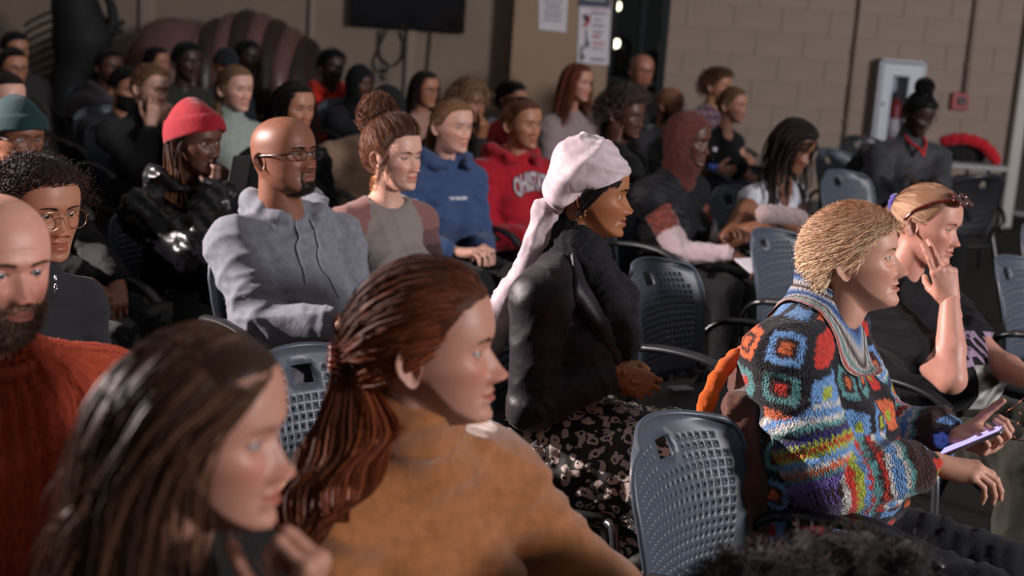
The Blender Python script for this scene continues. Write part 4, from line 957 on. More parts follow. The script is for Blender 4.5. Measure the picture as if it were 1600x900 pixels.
def hair_part(c, bits, col, col2=None, var=.35, name='hair', rough=.38, seed=0, label=None, tipcol=None, parent=None):
    """bits: list of (V,F,per) in head space; per = verts per strand (0: cap)"""
    rg = np.random.default_rng(seed); G = Geo(); C = []; a = lin(col); b = lin(col2 or col)
    for (V, F, per) in bits:
        G.add(hw(c, V), F)
        if per:
            n = len(V) // per; t = rg.random((n, 1)); cc = (a * (1 - t) + b * t) * rg.uniform(1 - var, 1 + var, (n, 1)); cc = np.repeat(cc, per, 0)
            if tipcol is not None:
                q = np.tile(np.linspace(0, 1, per) ** 2, n)[:, None]; cc = cc * (1 - q) + lin(tipcol) * q
        else: cc = np.tile((a * .75 + b * .1), (len(V), 1))
        C.append(cc)
    return part(c, name, np.concatenate(G.V), G.F, hair_mat('hair_r%02d' % int(rough * 100), rough), parent, True, {'Col': np.clip(np.concatenate(C), 0, 1)}, label=label)
def flow_down(part_x=.0, back=.25, fwd=0.0):
    def f(p, n, t):
        n = unit((p - ELC) / np.array([.0765, .098, .104]) ** 2); s = np.tanh((p[:, :1] - part_x) / .012); bk_ = back - fwd + 1.6 * np.clip((-p[:, 1:2] - .015) / .05, 0, 1) * sst(.075, .045, p[:, 2:3]); d = np.hstack([s * .9, bk_, np.full((len(p), 1), -.75)]); return unit(d - n * np.maximum(np.sum(d * n, 1, keepdims=True), 0))
    return f
def flow_to(b, lift=.0):
    b = np.array(b)
    def f(p, n, t):
        d = b - p; nn = unit((p - ELC) / np.array([.0765, .098, .104]) ** 2); return unit(d - nn * np.minimum(np.sum(d * nn, 1, keepdims=True), 0) + nn * lift)
    return f
def flow_dir(v, up=.4):
    v = np.array(v, float)
    def f(p, n, t): return unit(v - n * (n @ v)[:, None] * .8 + n * up)
    return f
def std_coll(c, r=.075):
    c.coll = [(c.S[1], c.S[-1], r), (c.N - c.up * .1, c.N - c.up * .40, r + .06), (c.S[1], c.E[1], r - .005), (c.S[-1], c.E[-1], r - .005), (c.N, c.N - c.up * .05, r)]
def short_hair(c, col, col2=None, n=None, L=.022, comb=(0, .6, .5), up=.3, flow=None, fr=0, rec=0, thick=.008, w=.0009, curl=0, cf=300, vol=.006, gw=.15, seed=0, K=6, rough=.42, name='hair', jitter=.25, bump=0, mask=None, lf=None, label=None, var=.35, lv=.6):
    n = n or [5000, 2200, 1000][c.lod]; w = w * [1, 1.5, 2.2][c.lod]; p, nr, ph = scalp(c, n, fr, rec, seed, mask); rg = np.random.default_rng(seed); Ls = L * rg.uniform(lv, 1.2, n)
    if lf is not None: Ls = Ls * lf(p, ph)
    P = sim(c, p, nr, K, Ls / (K - 1), flow or flow_dir(comb, up), lambda t: gw * t, vol, curl, cf, .4, seed, False, jitter); V, F = ribbons(P, taper(n, K, w, .35, seed), seed)
    cv, cf_ = cap_geo(c, thick, fr, rec, bump, seed, (None if mask is None else (lambda a, z: sst(.3, .7, mask(a, z) * 1.0)))); return hair_part(c, [(cv, cf_, 0), (V, F, 2 * K)], col, col2, rough=rough, seed=seed, name=name, label=label, var=var)
def long_hair(c, col, col2=None, n=None, L=.42, part_x=.0, back=.3, K=15, vol=.016, curl=.0, cf=40, thick=.002, w=.0010, fr=0, g=(.30, 1.8), seed=0, rough=.36, tip=None, name='hair', label=None, jitter=.08, fwd=0, var=.35, inertia=.6):
    n = n or [3600, 1500, 600][c.lod]; w = w * [1, 1.7, 2.8][c.lod]; p, nr, ph = scalp(c, n, fr, 0, seed); rg = np.random.default_rng(seed)
    Ls = L * rg.uniform(.75, 1.05, n) + (p[:, 2] - 0) * .6; P = sim(c, p, nr, K, Ls / (K - 1), flow_down(part_x, back, fwd), lambda t: min(1, g[0] + g[1] * t), vol, curl, cf, inertia, seed, True, jitter)
    bad = ((np.abs(P[..., 0]) < .066) & (P[..., 1] < -.055) & (P[..., 2] < .052) & (P[..., 2] > -.13)).any(1); P = P[~bad]; n = len(P)
    V, F = ribbons(P, taper(n, K, w, .4, seed), seed); cv, cf_ = cap_geo(c, thick, fr); return hair_part(c, [(cv, cf_, 0), (V, F, 2 * K)], col, col2, rough=rough, seed=seed, tipcol=tip, name=name, label=label, var=var)
def rope_hair(c, col, n=60, L=.4, r=.0045, part_x=0, back=.3, K=16, fr=0, g=(.1, 1.3), seed=0, col2=None, tip=None, name='dreadlocks', mask=None, vol=.02, flow=None, bumpy=.12, label=None, thick=.012, inertia=.55):
    p, nr, ph = scalp(c, n, fr, 0, seed, mask); rg = np.random.default_rng(seed); Ls = L * rg.uniform(.75, 1.05, n); P = sim(c, p, nr, K, Ls / (K - 1), flow or flow_down(part_x, back), lambda t: min(1, g[0] + g[1] * t), vol, 0, 0, inertia, seed, True, .10)
    rr = r * rg.uniform(.7, 1.2, (n, 1)) * (1 - .35 * np.linspace(0, 1, K)[None]) * (1 + bumpy * np.sin(np.arange(K)[None] * 2.6 + rg.uniform(0, 6, (n, 1)))); V, F = ropes(P, rr)
    cv, cf_ = cap_geo(c, thick, fr); return hair_part(c, [(cv, cf_, 0), (V, F, 5 * K)], col, col2, rough=.55, seed=seed, tipcol=tip, name=name, label=label)
def curly_cloud(c, col, col2=None, n=None, L=.07, w=.0009, curl=.006, cf=420, K=12, fr=0, seed=0, up=.8, gw=.2, comb=(0, .3, .3), thick=.02, name='hair', bump=.003, rough=.5, lf=None, label=None, mask=None):
    n = n or [3000, 1500, 800][c.lod]; w = w * [1, 1.4, 2][c.lod]; p, nr, ph = scalp(c, n, fr, 0, seed, mask); rg = np.random.default_rng(seed); Ls = L * rg.uniform(.5, 1.15, n)
    if lf is not None: Ls = Ls * lf(p, ph)
    P = sim(c, p, nr, K, Ls / (K - 1), flow_dir(comb, up), lambda t: gw * t, .01, curl, cf, .6, seed, False, .35); V, F = ribbons(P, taper(n, K, w, .6, seed), seed)
    cv, cf_ = cap_geo(c, thick, fr, 0, bump); return hair_part(c, [(cv, cf_, 0), (V, F, 2 * K)], col, col2, rough=rough, seed=seed, name=name, label=label)
def beard_strands(c, col, col2=None, n=2500, L=.016, w=.0006, seed=5, thr=.3, name='beard', down=.6):
    hd = c.hd; rg = np.random.default_rng(seed); m = (hd['beard'] > thr) & ((hd['Z'] < -.04) | ((np.abs(hd['phi']) > 1.0) & (hd['Z'] < .01))); P = hd['V']; du = np.gradient(P, axis=0); dv = np.gradient(P, axis=1); nn = unit(np.cross(du, dv)); nn *= np.sign(np.sum(nn * (P - ELC), -1))[..., None]
    ar = np.linalg.norm(np.cross(du, dv), axis=-1) * m; i = rg.choice(ar.size, n, p=ar.ravel() / ar.sum()); p = P.reshape(-1, 3)[i] + du.reshape(-1, 3)[i] * rg.uniform(-.5, .5, (n, 1)); q = nn.reshape(-1, 3)[i]
    K = 4; d = unit(q * (1 - down) + np.array([0, -.1, -down]) + rg.normal(size=(n, 3)) * .2); s = np.linspace(0, 1, K)[None, :, None] * (L * rg.uniform(.4, 1.1, n) * np.where((p[:, 2] > -.072) & (np.abs(p[:, 0]) < .03), .35, 1))[:, None, None]; Pp = p[:, None] + d[:, None] * s
    V, F = ribbons(Pp, taper(n, K, w, .4), seed); return hair_part(c, [(V, F, 2 * K)], col, col2, name=name, rough=.5, seed=seed)
def brow_strands(c, col, n=220, L=.007, w=.00035, seed=7):
    hd = c.hd; rg = np.random.default_rng(seed); m = (hd['Mk'][..., 1] > .5) & (hd['Z'] > .009) & (hd['Z'] < .03); P = hd['V'].reshape(-1, 3); ii = np.flatnonzero(m.ravel())
    if len(ii) == 0: return
    for q in (1, -1):
        jj = ii[P[ii][:, 0] * q > 0]; i = rg.choice(jj, n // 2); p = P[i]; sx = np.sign(p[:, :1]); d = unit(np.hstack([sx * .9, -.25 + 0 * sx, .35 - 6 * (np.abs(p[:, :1]) - .02)]) + rg.normal(size=(n // 2, 3)) * .15)
        Pp = p[:, None] + np.array([0, -.0006, 0]) + d[:, None] * (np.linspace(0, 1, 4)[None, :, None] * (L * rg.uniform(.5, 1.1, n // 2))[:, None, None]); V, F = ribbons(Pp, taper(n // 2, 4, w, .4), seed); hair_part(c, [(V, F, 8)], col, name='eyebrow', rough=.5)
def spectacles(c, mat, rx=.0245, rz=.018, pw=2.6, tube=.0013, cat=0.0, dz=-.002, y=-.1015, lens=None, temple=.0016, slope=0, tint=None, name='glasses', label=None, temp_mat=None):
    wid = c.fp['wid']; a = np.linspace(0, 2 * np.pi, 36, endpoint=False); G = Geo(); lo = []; y = y - (c.fp.get('dep', 1) - 1) * .09
    def rim(sd, k=1.0):
        cx = sd * .0335 * wid; x = np.sign(np.cos(a)) * np.abs(np.cos(a)) ** (2 / pw) * rx * k; z = np.sign(np.sin(a)) * np.abs(np.sin(a)) ** (2 / pw) * rz * k; z = z + cat * (x * sd / rx) * np.clip(np.sin(a), 0, 1)
        xx = cx + x; return np.stack([xx, y + 1.6 * xx ** 2, dz + z], -1)
    for sd in (1, -1): G.tube(hw(c, rim(sd)), tube * c.hs, 6, True)
    b = rx * .98; G.tube(hw(c, spline([(-.0335 * wid + b, y, dz + .004), (0, y - .003, dz + .008), (.0335 * wid - b, y, dz + .004)], 8)), tube * c.hs, 6)
    o = geo_part(c, name, G, mat, label=label)
    for sd in (1, -1):
        x0 = .0335 * wid + rx; T = Geo().tube(hw(c, spline([(sd * x0, y + 1.6 * x0 ** 2, dz + .006), (sd * (.0765 * wid + .003), y + .03, dz + .006), (sd * (.078 * wid + .003), .0, .004), (sd * (.077 * wid + .002), .018, .002), (sd * (.076 * wid + .002), .034, -.018)], 14)), temple * c.hs, 6); geo_part(c, 'temple_arm', T, temp_mat or mat, o)
        r = rim(sd, .98); V = np.vstack([r, r.mean(0)]); part(c, 'lens', hw(c, V), np.stack([np.full(36, 36), np.arange(36), (np.arange(36) + 1) % 36], -1), lens or glass('spectacle_lens'), o)
    return o
def patch_on(c, name, q, mat, parent, off=.006, n=10, thick=.004):
    """four-cornered cloth flap laid on the garment"""
    from mathutils.bvhtree import BVHTree
    bt = BVHTree.FromPolygons([tuple(v) for v in c.topV], [tuple(int(i) for i in f) for f in c.topQ]); u, v = np.meshgrid(np.linspace(0, 1, n), np.linspace(0, 1, n)); q = np.asarray(q)
    P = ((1 - u) * (1 - v))[..., None] * q[0] + (u * (1 - v))[..., None] * q[1] + (u * v)[..., None] * q[2] + ((1 - u) * v)[..., None] * q[3]; O = []
    for p in P.reshape(-1, 3):
        h = bt.find_nearest(Vector(p)); O.append((np.array(h[0]), np.array(h[1])))
    A = np.array([a for a, b in O]); Nn = np.array([b for a, b in O]); f = grid_faces(n, n); part(c, name, np.vstack([A + Nn * (off + thick), A + Nn * off]), [f, f[:, ::-1] + n * n, np.concatenate([np.stack([b_[:-1], b_[1:], b_[1:] + n * n, b_[:-1] + n * n], -1) for b_ in (np.arange(n), np.arange(n) * n, np.arange(n) + n * (n - 1), np.arange(n) * n + n - 1)])], mat, parent)
# ---- flat print on cloth
def project(c, P2, o, ax, ay, nrm, far=.35, off=.0015):
    """drop points of a flat layout (n,2) onto the garment along -nrm"""
    from mathutils.bvhtree import BVHTree
    if getattr(c, '_bvh', None) is None or c._bv is not c.topV: c._bvh = BVHTree.FromPolygons([tuple(v) for v in c.topV], [tuple(int(i) for i in q) for q in c.topQ]); c._bv = c.topV
    out = []
    for x, y in P2:
        p = o + ax * x + ay * y + nrm * .5; h = c._bvh.ray_cast(Vector(p), Vector(-nrm), 1.0); out.append(np.array(h[0]) + nrm * off if h[0] is not None else p - nrm * .5)
    return np.array(out)
def text_geo(txt, size, bold=0.0, arc=0.0, shear=0.0, xs=1.0, subdiv=2):
    cu = bpy.data.curves.new('lettering', 'FONT'); cu.body = txt; cu.size = size; cu.align_x = 'CENTER'; cu.align_y = 'CENTER'; cu.offset = bold; cu.resolution_u = 3; cu.shear = shear
    o = bpy.data.objects.new('lettering', cu); COL.objects.link(o); dg = bpy.context.evaluated_depsgraph_get(); me = bpy.data.meshes.new_from_object(o.evaluated_get(dg)); bpy.data.objects.remove(o); bpy.data.curves.remove(cu)
    import bmesh
    bm = bmesh.new(); bm.from_mesh(me); bmesh.ops.triangulate(bm, faces=bm.faces)
    for _ in range(subdiv):
        le = [e for e in bm.edges if e.calc_length() > size * .22]
        if not le: break
        bmesh.ops.subdivide_edges(bm, edges=le, cuts=1); bmesh.ops.triangulate(bm, faces=bm.faces)
    V = np.array([v.co[:] for v in bm.verts]); F = np.array([[l.vert.index for l in f.loops] for f in bm.faces]) if len(bm.faces) else np.zeros((0, 3), int)
    bm.verts.index_update(); bm.free(); bpy.data.meshes.remove(me); V = V[:, :2] * [xs, 1]
    if arc: V = np.stack([V[:, 0], V[:, 1] - arc * V[:, 0] ** 2], -1)
    return V, F
def print_on(c, G2, o, ax, ay, nrm, mat, parent, name='printed_lettering', off=.0015, label=None):
    V, F = G2; W = project(c, V, o, ax, ay, nrm, off=off); part(c, name, W, F, mat, parent, False, label=label)
# ---------------------------------------------------------------- skins
def SK(n, c, lip=None, hc=(30, 22, 18), **k):
    lip = lip or tuple(np.clip(np.array(c) * [.90, .66, .64], 0, 255)); return skin_mat('skin_' + n, c, lip, hc, **k)
FAIR = SK('fair', (206, 160, 142), hc=(84, 58, 44)); FAIR2 = SK('fair_warm', (180, 130, 110), hc=(70, 48, 36)); PINKS = SK('pink', (204, 148, 130), (186, 104, 98), (120, 90, 70)); OLDS = SK('aged', (200, 150, 128), (176, 96, 88), (150, 120, 92))
TAN = SK('tan', (168, 118, 92), hc=(40, 28, 22)); BRN = SK('brown', (128, 84, 62), hc=(22, 16, 14)); DBR = SK('deep_brown', (88, 56, 43), hc=(16, 12, 11)); DRK = SK('dark', (58, 38, 31), hc=(12, 10, 10)); MBR = SK('mid_brown', (142, 96, 70), hc=(24, 17, 14))
BLACK = cloth('black_cotton', (16, 16, 18), fb=.5); CHAR = cloth('charcoal_cloth', (34, 34, 37), fb=.45); NAVYD = cloth('dark_denim', (20, 22, 31), fb=.5, weave=900); DGREY = cloth('dark_grey_cloth', (56, 55, 58), fb=.4)
def trs(c, m=None, **k): trousers(c, m or BLACK, **k)
# ================================================================ front: long haired woman, blurred
c = person('person in plain black top leaning chin on one fist in the front row', 318, 668, 316, hs=.95, by=70, h=(80, 2, 0), sex='f', skin=FAIR2, lod=0, iris='blue', fp=dict(nose=1.1), legs=(0, 0),
           arms={-1: dict(sp='px', t=(452, 985, -.02), pole=(-.5, -.2, -.8), f=(.1, -.25, 1), n=(0, .6, .5), pose='fist')})
std_coll(c); garment(c, 'black_top', BLACK, loose=.02); trs(c); long_hair(c, (44, 28, 20), (92, 62, 44), n=6500, L=.40, part_x=.012, back=.75, g=(.12, 1.5), vol=.014, w=.0012, fr=.004)
chair_for(c, 75, 'under the person in black leaning chin on a fist')
# ================================================================ front: woman in mustard sweater
c = person('person in mustard turtleneck sweater and amber hair clip, looking sideways', 672, 540, 250, hs=1.02, nk=(.035, .005, -.018), by=44, arms={1: dict(t=(.17, -.30, .64), pole=(1, .1, -.5))}, h=(84, -2, 0), sex='f', skin=FAIR2, lod=0, iris='green', fp=dict(nose=1.2, lips=.85, chin=1.0), sw=.165, lean=.02)
std_coll(c, .118); garment(c, 'mustard_sweater', cloth('mustard_wool', (150, 92, 48), weave=420, wb=.5, fold=7, var=.2, sheen=.5), loose=.042, turtle=.068, tr=1.13, fold=.009, wl=.16, seed=4); trs(c)
p, nr, ph = scalp(c, 4600, .0, 0, 2); clip = np.array([-.012, .122, -.022]); P_ = pull(c, p, clip, 10, .013, 3, .003)
gd = np.array([hw(c, clip), at(526, 668, c.d - .03), at(500, 735, c.d - .06), at(476, 800, c.d - .09), at(458, 868, c.d - .11)]); gd = ((spline(gd, 14) - c.Hc) @ c.H) / c.hs; rg_ = np.random.default_rng(9); n_ = len(P_); th_ = rg_.uniform(0, 6.28, (n_, 1)); rr_ = np.sqrt(rg_.random((n_, 1))); tt_ = np.linspace(0, 1, 14)[None]
wd_ = np.interp(tt_, [0, .15, .5, .8, 1], [.012, .030, .044, .040, .016]); wv_ = .007 * np.sin(tt_ * 15 + th_ * 1.5) * sst(0, .3, tt_); fall = gd[None] + np.stack([rr_ * np.cos(th_) * wd_ * .75 + wv_, rr_ * np.sin(th_) * wd_ + wv_, .01 * rg_.normal(size=(n_, 1)) * tt_], -1)
PP = np.concatenate([P_, fall[:, 1:]], 1); lw_ = (p[:, 2] < .012) & (np.abs(p[:, 0]) < .2); g2 = np.array([hw(c, (-.03, .098, -.05)), at(590, 650, c.d - .02), at(566, 705, c.d - .05), at(540, 760, c.d - .09), at(515, 815, c.d - .12)]); g2 = ((spline(g2, 14) - c.Hc) @ c.H) / c.hs
f2 = g2[None] + np.stack([rr_ * np.cos(th_) * np.maximum(wd_, .02) * .8 + wv_, rr_ * np.sin(th_) * np.maximum(wd_, .025) + wv_, 0 * wv_], -1); q2 = pull(c, p, (-.03, .098, -.05), 10, .010, 4, .003); PP[lw_] = np.concatenate([q2, f2[:, 1:]], 1)[lw_]; V, F = ribbons(PP, taper(len(PP), 23, .0011, .4), 2); cv, cf = cap_geo(c, .004)
hr = hair_part(c, [(cv, cf, 0), (V, F, 46)], (58, 30, 19), (142, 72, 40), seed=2, rough=.46)
G = Geo()
for z in np.linspace(-.02, .02, 5): G.tube(hw(c, spline([(-.038, .122, -.022 + z), (-.034, .140, -.022 + z * .9), (-.012, .147, -.022 + z * .8), (.02, .142, -.022 + z)], 10)), .0030, 6)
geo_part(c, 'hair_clip', G, plain('tortoiseshell', (104, 24, 8), .12, coat=1, var=.6, vs=90), label='glossy amber tortoiseshell claw clip'); brow_strands(c, (60, 40, 30))
chair_for(c, 44, 'under the person in mustard sweater')
# ================================================================ bearded man in orange cable knit
c = person('person in orange cable-knit sweater, head turned aside', -4, 412, 218, by=34, h=(46, 3, 0), sex='m', skin=PINKS, lod=0, iris='blue', fp=dict(beard='full', lips=.9, wid=1.0, age=.5), sw=.20, fat=.02, lean=0)
def cable(c, V, N, t, sd):
    lx = (V - c.N) @ (c.B @ np.array([1, 0, 0])); z = V[:, 2]; return np.tile(lin((172, 60, 36)), (len(V), 1)) * (.9 + .1 * np.sin(lx * 260))[:, None]
def knit_mat():
    m, nt, b = nodes('orange_cable_knit'); setin(b, Roughness=.9, Base_Color=rgb(166, 70, 48), Sheen_Weight=.0); b.inputs['Specular IOR Level'].default_value = .2
    tc = mk(nt, 'ShaderNodeAttribute', attribute_name='Knit'); sp = mk(nt, 'ShaderNodeSeparateXYZ'); nt.links.new(tc.outputs['Vector'], sp.inputs[0])
    fx = math_(nt, 'FRACT', math_(nt, 'MULTIPLY', sp.outputs[0], 22)); tw = math_(nt, 'SINE', math_(nt, 'MULTIPLY', sp.outputs[2], 70)); ctr = math_(nt, 'ADD', .5, math_(nt, 'MULTIPLY', tw, .16)); dd = math_(nt, 'ABSOLUTE', math_(nt, 'SUBTRACT', fx, ctr)); cab_ = math_(nt, 'SUBTRACT', .34, dd); cb = math_(nt, 'MAXIMUM', cab_, 0)
    xx = math_(nt, 'MULTIPLY', math_(nt, 'ABSOLUTE', math_(nt, 'SINE', math_(nt, 'ADD', math_(nt, 'MULTIPLY', sp.outputs[2], 70), math_(nt, 'MULTIPLY', fx, 7)))), .25); h = math_(nt, 'ADD', cb, math_(nt, 'MULTIPLY', xx, math_(nt, 'GREATER_THAN', cab_, 0.02)))
    p_ = None; bump_to(nt, b, math_(nt, 'SINE', math_(nt, 'MULTIPLY', sp.outputs[0], 900)), .25, .002, p_); return m
def crew(c, mat, r=.068, tube=.011, name='collar', tilt=14, dz=.012, fwd=-.004):
    a = np.linspace(0, 2 * np.pi, 26, endpoint=False); P = np.stack([np.sin(a) * r, -np.cos(a) * r * .95 + fwd, 0 * a], -1) @ (c.B @ rotx(R(tilt))).T + c.N + c.up * dz; geo_part(c, name, Geo().tube(P, tube, 8, True), mat)
def knitcoord(c, o):
    me = o.data; n = len(me.vertices); co = np.empty(n * 3, np.float32); me.vertices.foreach_get('co', co); V = co.reshape(-1, 3) + c.root; L = (V - c.N) @ c.B; th = np.arctan2(L[:, 0], -L[:, 1] - .0); t, sd = arm_coord(c, V)
    K = np.stack([th * .17, L[:, 1], L[:, 2]], -1); m = t >= 0
    for s_ in (1, -1):
        q = m & (sd == s_); d1 = V[q] - c.S[s_]; ax = unit(c.E[s_] - c.S[s_]); fx = c.B @ np.array([0, -1., 0]); fx = unit(fx - ax * (fx @ ax)); fy = np.cross(ax, fx); K[q, 0] = np.arctan2(d1 @ fy, d1 @ fx) * .07 + .5; K[q, 2] = t[q] * .28
    a = me.attributes.new('Knit', 'FLOAT_VECTOR', 'POINT'); a.data.foreach_set('vector', K.astype(np.float32).ravel()); fx = (K[:, 0] * 23) % 1; tw = np.sin(K[:, 2] * 62)
    hgt = np.maximum(np.clip(.19 - np.abs(fx - .5 - .17 * tw), 0, 1), np.clip(.19 - np.abs(fx - .5 + .17 * tw), 0, 1) * .9) / .19 + .35 * (np.abs(fx - .02) < .05); nr_ = np.empty(n * 3, np.float32); me.vertices.foreach_get('normal', nr_); me.vertices.foreach_set('co', (co + nr_ * np.repeat(.012 * (hgt ** .6 - .5), 3)).astype(np.float32)); me.update()
KN = knit_mat(); o = garment(c, 'cable_knit_sweater', KN, loose=.026, fold=.006, wl=.2, seed=6, vox=.0056); knitcoord(c, o); crew(c, cloth('orange_rib', (166, 70, 48)), .074, .013); trs(c, NAVYD); beard_strands(c, (84, 62, 48), (140, 118, 100), n=5000, L=.016, w=.0006); brow_strands(c, (90, 66, 50))
chair_for(c, 34, 'under the person in orange cable knit')
# ================================================================ girl with gold glasses
c = person('person in charcoal zip jacket and thin gold glasses', 62, 326, 156, by=42, h=(52, 4, 0), sex='f', skin=SK('light_brown', (166, 116, 90), hc=(24, 17, 14)), lod=0, iris='dark', fp=dict(lips=1.5, nosew=1.15, nose=.9, wid=1.08, cheek=1.5, jaw=.98), lean=.02, sw=.132, lat=-.06)
o = garment(c, 'zip_jacket', CHAR, loose=.012, seed=8, turtle=.02); trs(c); curly_cloud(c, (34, 22, 20), (70, 46, 40), n=4200, L=.085, curl=.007, cf=260, K=16, up=.4, comb=(0, .9, -.1), thick=.008, gw=.6, lf=lambda p, ph: np.clip(.30 + .9 * (np.abs(ph) / 2), .3, 1.2) * np.clip(1.25 - p[:, 2] * 6, .5, 1.1)); spectacles(c, plain('gold_wire', (196, 160, 130), .25, 1), rx=.026, rz=.0215, pw=2.3, tube=.0011, dz=-.006, temple=.0011); brow_strands(c, (34, 22, 18), 260)
zp = at(87, 452, c.d - .13) ; geo_part(c, 'zip_pull', Geo().box(zp, (.007, .004, .024), bev=.002).tube([zp + [0, 0, .012], zp + [0, 0, .03]], .003, 6), plain('zip_metal', (190, 190, 195), .25, 1)); chair_for(c, 42, 'under the person with thin gold glasses')
# ================================================================ teal beanie
c = person('person in teal beanie and glasses with black coat and camouflage trousers', 28, 213, 106, by=48, h=(50, 4, 0), sex='f', skin=BRN, lod=1, lean=.0, arms={1: dict(sp='px', t=(184, 446, -.1), pose='clasp', f=(-.4, -.6, -.6)), -1: dict(sp='px', t=(176, 462, -.16), pose='clasp', f=(.4, -.7, -.5))}, legs=(.03, .0), legrot=25, thigh=.48)
garment(c, 'black_coat', BLACK, loose=.03, hood=True, seed=9); shell(c, cloth('teal_knit', (10, 42, 46), weave=300, wb=.5), 'beanie', lambda a: np.interp(a, [0, 60, 100, 180], [.045, .03, -.0, -.045]), rad=(.093, .116, .124), band=.3, disp=lambda P, U, l: .0008 * np.sin(P * 36), top=(0, .018, .008)); spectacles(c, plain('brown_frame', (60, 36, 28), .3), rx=.025, rz=.017, pw=3, tube=.0014)
def camo():
    m, nt, b = nodes('camouflage_cotton'); setin(b, Roughness=.85); b.inputs['Specular IOR Level'].default_value = .2; f = noise(nt, 9, 2, dist=.6); nt.links.new(ramp(nt, f, [(.0, rgb(22, 22, 23)), (.45, rgb(24, 24, 25)), (.46, rgb(62, 63, 62)), (.58, rgb(60, 61, 60)), (.59, rgb(84, 84, 78))]), b.inputs['Base Color']); bump_to(nt, b, noise(nt, 12, 3, dist=1), .5, .02); return m
trousers(c, camo(), loose=.03, vox=.012); chair_for(c, 48, 'under the person in teal beanie')
# ================================================================ man in grey hoodie
c = person('person in light grey hoodie and narrow black glasses, chin raised', 443, 243, 114, d=4.3, by=40, h=(56, -9, 0), sex='m', skin=SK('ruddy_brown', (124, 80, 60), (126, 78, 70), (24, 18, 16)), lod=0, fp=dict(beard='goatee', nosew=1.35, nose=.95, lips=1.25, wid=1.1, dep=1.09, jaw=1.12, neck=.066, jowl=.006, eye=.85, smile=-.5, age=.4), sw=.190, fat=.045, lean=-.05, nk=(.045, -.015, -.012), armr=1.2,
           arms={-1: dict(sp='px', t=(530, 505, -.22), pole=(-.6, .5, -.6), pose='relax'), 1: dict(t=(.02, -.33, .64))})
HG = cloth('grey_fleece', (108, 110, 120), weave=500, wb=.4, fold=7, fb=.4, c2=(122, 124, 134)); o = garment(c, 'grey_hoodie', HG, loose=.022, hood=True, fold=.008, wl=.15, seed=11, vox=.0085)
beard_strands(c, (26, 22, 20), (70, 62, 58), n=1800, L=.007, w=.0005); brow_strands(c, (22, 16, 14)); spectacles(c, plain('black_frame', (14, 14, 16), .25), rx=.0225, rz=.0145, pw=2.8, tube=.0017, temple=.0024)
for sd in (1, -1):
    zz = [c.N + c.B @ np.array([.028 * sd, -.085, -.0]), c.N + c.B @ np.array([.038 * sd, -.15, -.05]), c.N + c.B @ np.array([.040 * sd, -.185, -.13]), c.N + c.B @ np.array([.045 * sd, -.20, -.21 - .04 * sd])]; P_ = spline(zz, 20)
    from mathutils.bvhtree import BVHTree
    bt = BVHTree.FromPolygons([tuple(v) for v in c.topV], [tuple(int(i) for i in q) for q in c.topQ]); P_ = np.array([np.array(bt.find_nearest(Vector(q))[0]) + np.array(bt.find_nearest(Vector(q))[1]) * .003 for q in P_]); geo_part(c, 'drawstring', Geo().tube(P_, .0034, 8), plain('drawstring_cotton', (136, 138, 148), .9))
trs(c, NAVYD); chair_for(c, 40, 'under the person in light grey hoodie')
# ================================================================ red beanie
c = person('person in red beanie and black puffer coat, hand at mouth', 306, 219, 102, by=45, h=(58, 4, 0), sex='f', skin=DBR, lod=1, fp=dict(lips=1.35, nosew=1.25, nose=.9), arms={-1: dict(sp='h', t=(-.0, -.125, -.17), pole=(-.6, -.3, -.8), f=(.15, .1, 1), n=(.1, 1, .1), pose='fist')})
std_coll(c, .09); garment(c, 'puffer_coat', plain('black_nylon', (14, 14, 17), .3, spec=.5, bump=.3, bs=25), loose=.028, puff=.006, hood=True, fold=.008, wl=.06, seed=12); trs(c); rope_hair(c, (26, 18, 15), n=56, L=.30, r=.0055, back=.1, tip=(110, 66, 38), seed=3, vol=.006, mask=lambda a, z: (z > hairline(a) - .004) & (z < .03), thick=.004)
shell(c, cloth('red_knit', (128, 5, 22), weave=350, wb=.4), 'red_beanie', lambda a: np.interp(a, [0, 50, 100, 180], [.058, .042, .0, -.06]), rad=(.093, .115, .132), band=.36, disp=lambda P, U, l: .0006 * np.sin(P * 40) + .008 * np.sin(P * 2 + U * 5) * U * (1 - U) * 2, top=(0, .035, .004)); chair_for(c, 45, 'under the person in red beanie'); pq = c.W[-1] + c.B @ np.array([.05, -.05, .07]); tag(Geo().box((0, 0, 0), (.075, .012, .14), rot=c.B @ rotx(.25), bev=.004).build('smartphone', BLKM, None, pq), 'black smartphone in the hand of the person in red beanie', 'phone')
# ================================================================ updo woman
c = person('person in grey raglan shirt with striped sleeves and gold drop earring', 617, 243, 106, by=42, h=(52, 0, 0), sex='f', skin=FAIR, lod=0, iris='green', fp=dict(smile=.4, cheek=1.2, nose=1.0, blush=1.0), lean=-.01, nk=(0, -.01, .016))
def raglan(c, V, N, t, sd):
    C = np.tile(lin((124, 116, 112)), (len(V), 1)); L = (V - c.N) @ c.B; m = (t >= 0) | (np.abs(L[:, 0]) > .085 + np.clip(-L[:, 2], 0, .2) * .35)
    t = np.maximum(t, 0); cs = [(.0, (122, 84, 80)), (.12, (96, 66, 66)), (.3, (62, 44, 48)), (.52, (84, 88, 70)), (.70, (46, 42, 46)), (.80, (120, 100, 92)), (1.1, (92, 66, 66)), (1.4, (60, 46, 48)), (1.7, (84, 88, 70))]
    for a, col in cs: C[m & (t >= a)] = lin(col)
    return C
garment(c, 'raglan_shirt', vcol_cloth('heather_jersey', bs=500, strength=.25, dist=.002, vor=False), loose=.010, colfn=raglan, vox=.007, fold=.004, wl=.10, seed=14, cut=lambda F, c: F.ell(c.N + c.B @ np.array([0, -.03, .045]), np.array([.088, .10, .062]), .01, c.B, cut=True))
trs(c); bun = np.array([0, .080, .105]); p, nr, ph = scalp(c, 4200, .006, 0, 4); 
